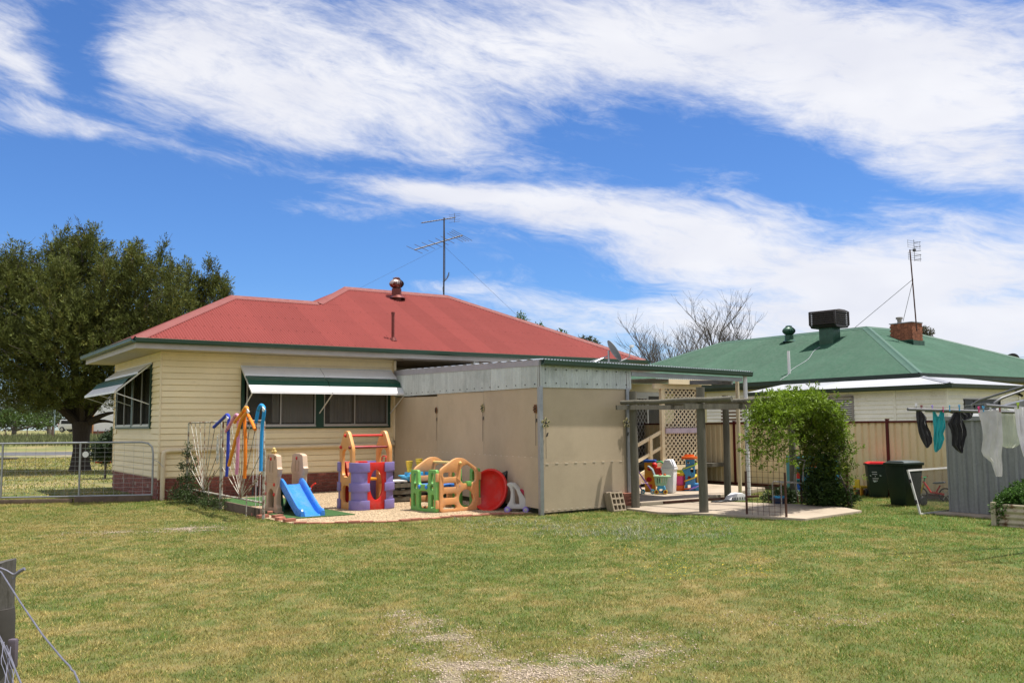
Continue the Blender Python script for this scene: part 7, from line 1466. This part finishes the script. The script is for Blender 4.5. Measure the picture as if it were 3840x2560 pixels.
q = np.concatenate([scatter_px(160, 2300, 2600, 2050, 2190), scatter_px(200, 2500, 2900, 2080, 2170), scatter_px(260, 2850, 3500, 1985, 2110), scatter_px(50, 1600, 2000, 1950, 2060)]); q = q[rg.random(len(q)) < np.clip((fbm(q[:, 0], q[:, 1], 1.1, 95)-.38)*4, 0, 1)]
n = len(q); c = np.concatenate([q, np.full((n, 1), .035)], 1); d = rg.normal(size=(n, 3))*np.array([1, 1, .15]); o = foliage('lawn_flowers', None, c, d, np.full(n, .015), np.full(n, .013), np.array([.75, .55, .04])[None]*rg.uniform(.8, 1.1, (n, 1)), m_leaf, 83, True); tag(o, 'tiny yellow flowers dotted through the lawn', 'flowers')
# loose stones on the worn patches and on the gravel bed
def stones(name, lb, pts, r0, r1, colr, seed):
    rg = np.random.default_rng(seed); n = len(pts); oc = np.array([[1, 0, 0], [-1, 0, 0], [0, 1, 0], [0, -1, 0], [0, 0, 1], [0, 0, -1.]]); of = np.array([[0, 2, 4], [2, 1, 4], [1, 3, 4], [3, 0, 4], [2, 0, 5], [1, 2, 5], [3, 1, 5], [0, 3, 5]])
    r = rg.uniform(r0, r1, (n, 1, 1)); v = oc[None]*r*rg.uniform(.6, 1.3, (n, 6, 1)); a = rg.uniform(0, 6.28, n); ca_, sa_ = np.cos(a)[:, None], np.sin(a)[:, None]
    v = np.stack([v[..., 0]*ca_ - v[..., 1]*sa_, v[..., 0]*sa_ + v[..., 1]*ca_, v[..., 2]*.6], -1) + pts[:, None]; f = (of[None] + np.arange(n)[:, None, None]*6).reshape(-1, 3)
    o = nmesh(name, v.reshape(-1, 3), f, m_st, np.repeat(np.array(colr)[None]*rg.uniform(.55, 1.25, (n, 1)), 6, axis=0)); return tag(o, lb, 'gravel', kind='stuff')
m_st = mat('crushed stone', (.5, .5, .5), .9, .1, 30, .1, 200, attr='tint')
pt = []
for cpt, a, b_, w_ in WORN: n = int(2000*w_*a*b_/.3); pt.append(np.stack([rg.normal(cpt.x, a*.72, n), rg.normal(cpt.y, b_*.72, n)], 1))
pt = np.concatenate(pt); pt = pt[(pt[:, 1] > 4.5) & (rg.random(len(pt)) < .15 + np.clip(fbm(pt[:, 0], pt[:, 1], 4.5, 5)*3.4-1.2, 0, 1))]; stones('loose_gravel', 'pale crushed gravel showing through the worn lawn', np.concatenate([pt, np.full((len(pt), 1), .008)], 1), .005, .013, (.40, .32, .24), 101)
n = 26000; uu = rg.uniform(.5, 6.4, n); v_ = rg.uniform(-8.6, -.1, n); kp = inpoly(uu, v_, bed); uu, v_ = uu[kp], v_[kp]; pos = np.array([[O.x, O.y]]) + uu[:, None]*np.array([[U.x, U.y]]) + v_[:, None]*np.array([[V.x, V.y]]); stones('bed_gravel', 'cream crushed gravel spread over the play area', np.concatenate([pos, np.full((len(pos), 1), .018)], 1), .007, .016, (.50, .385, .25), 103)
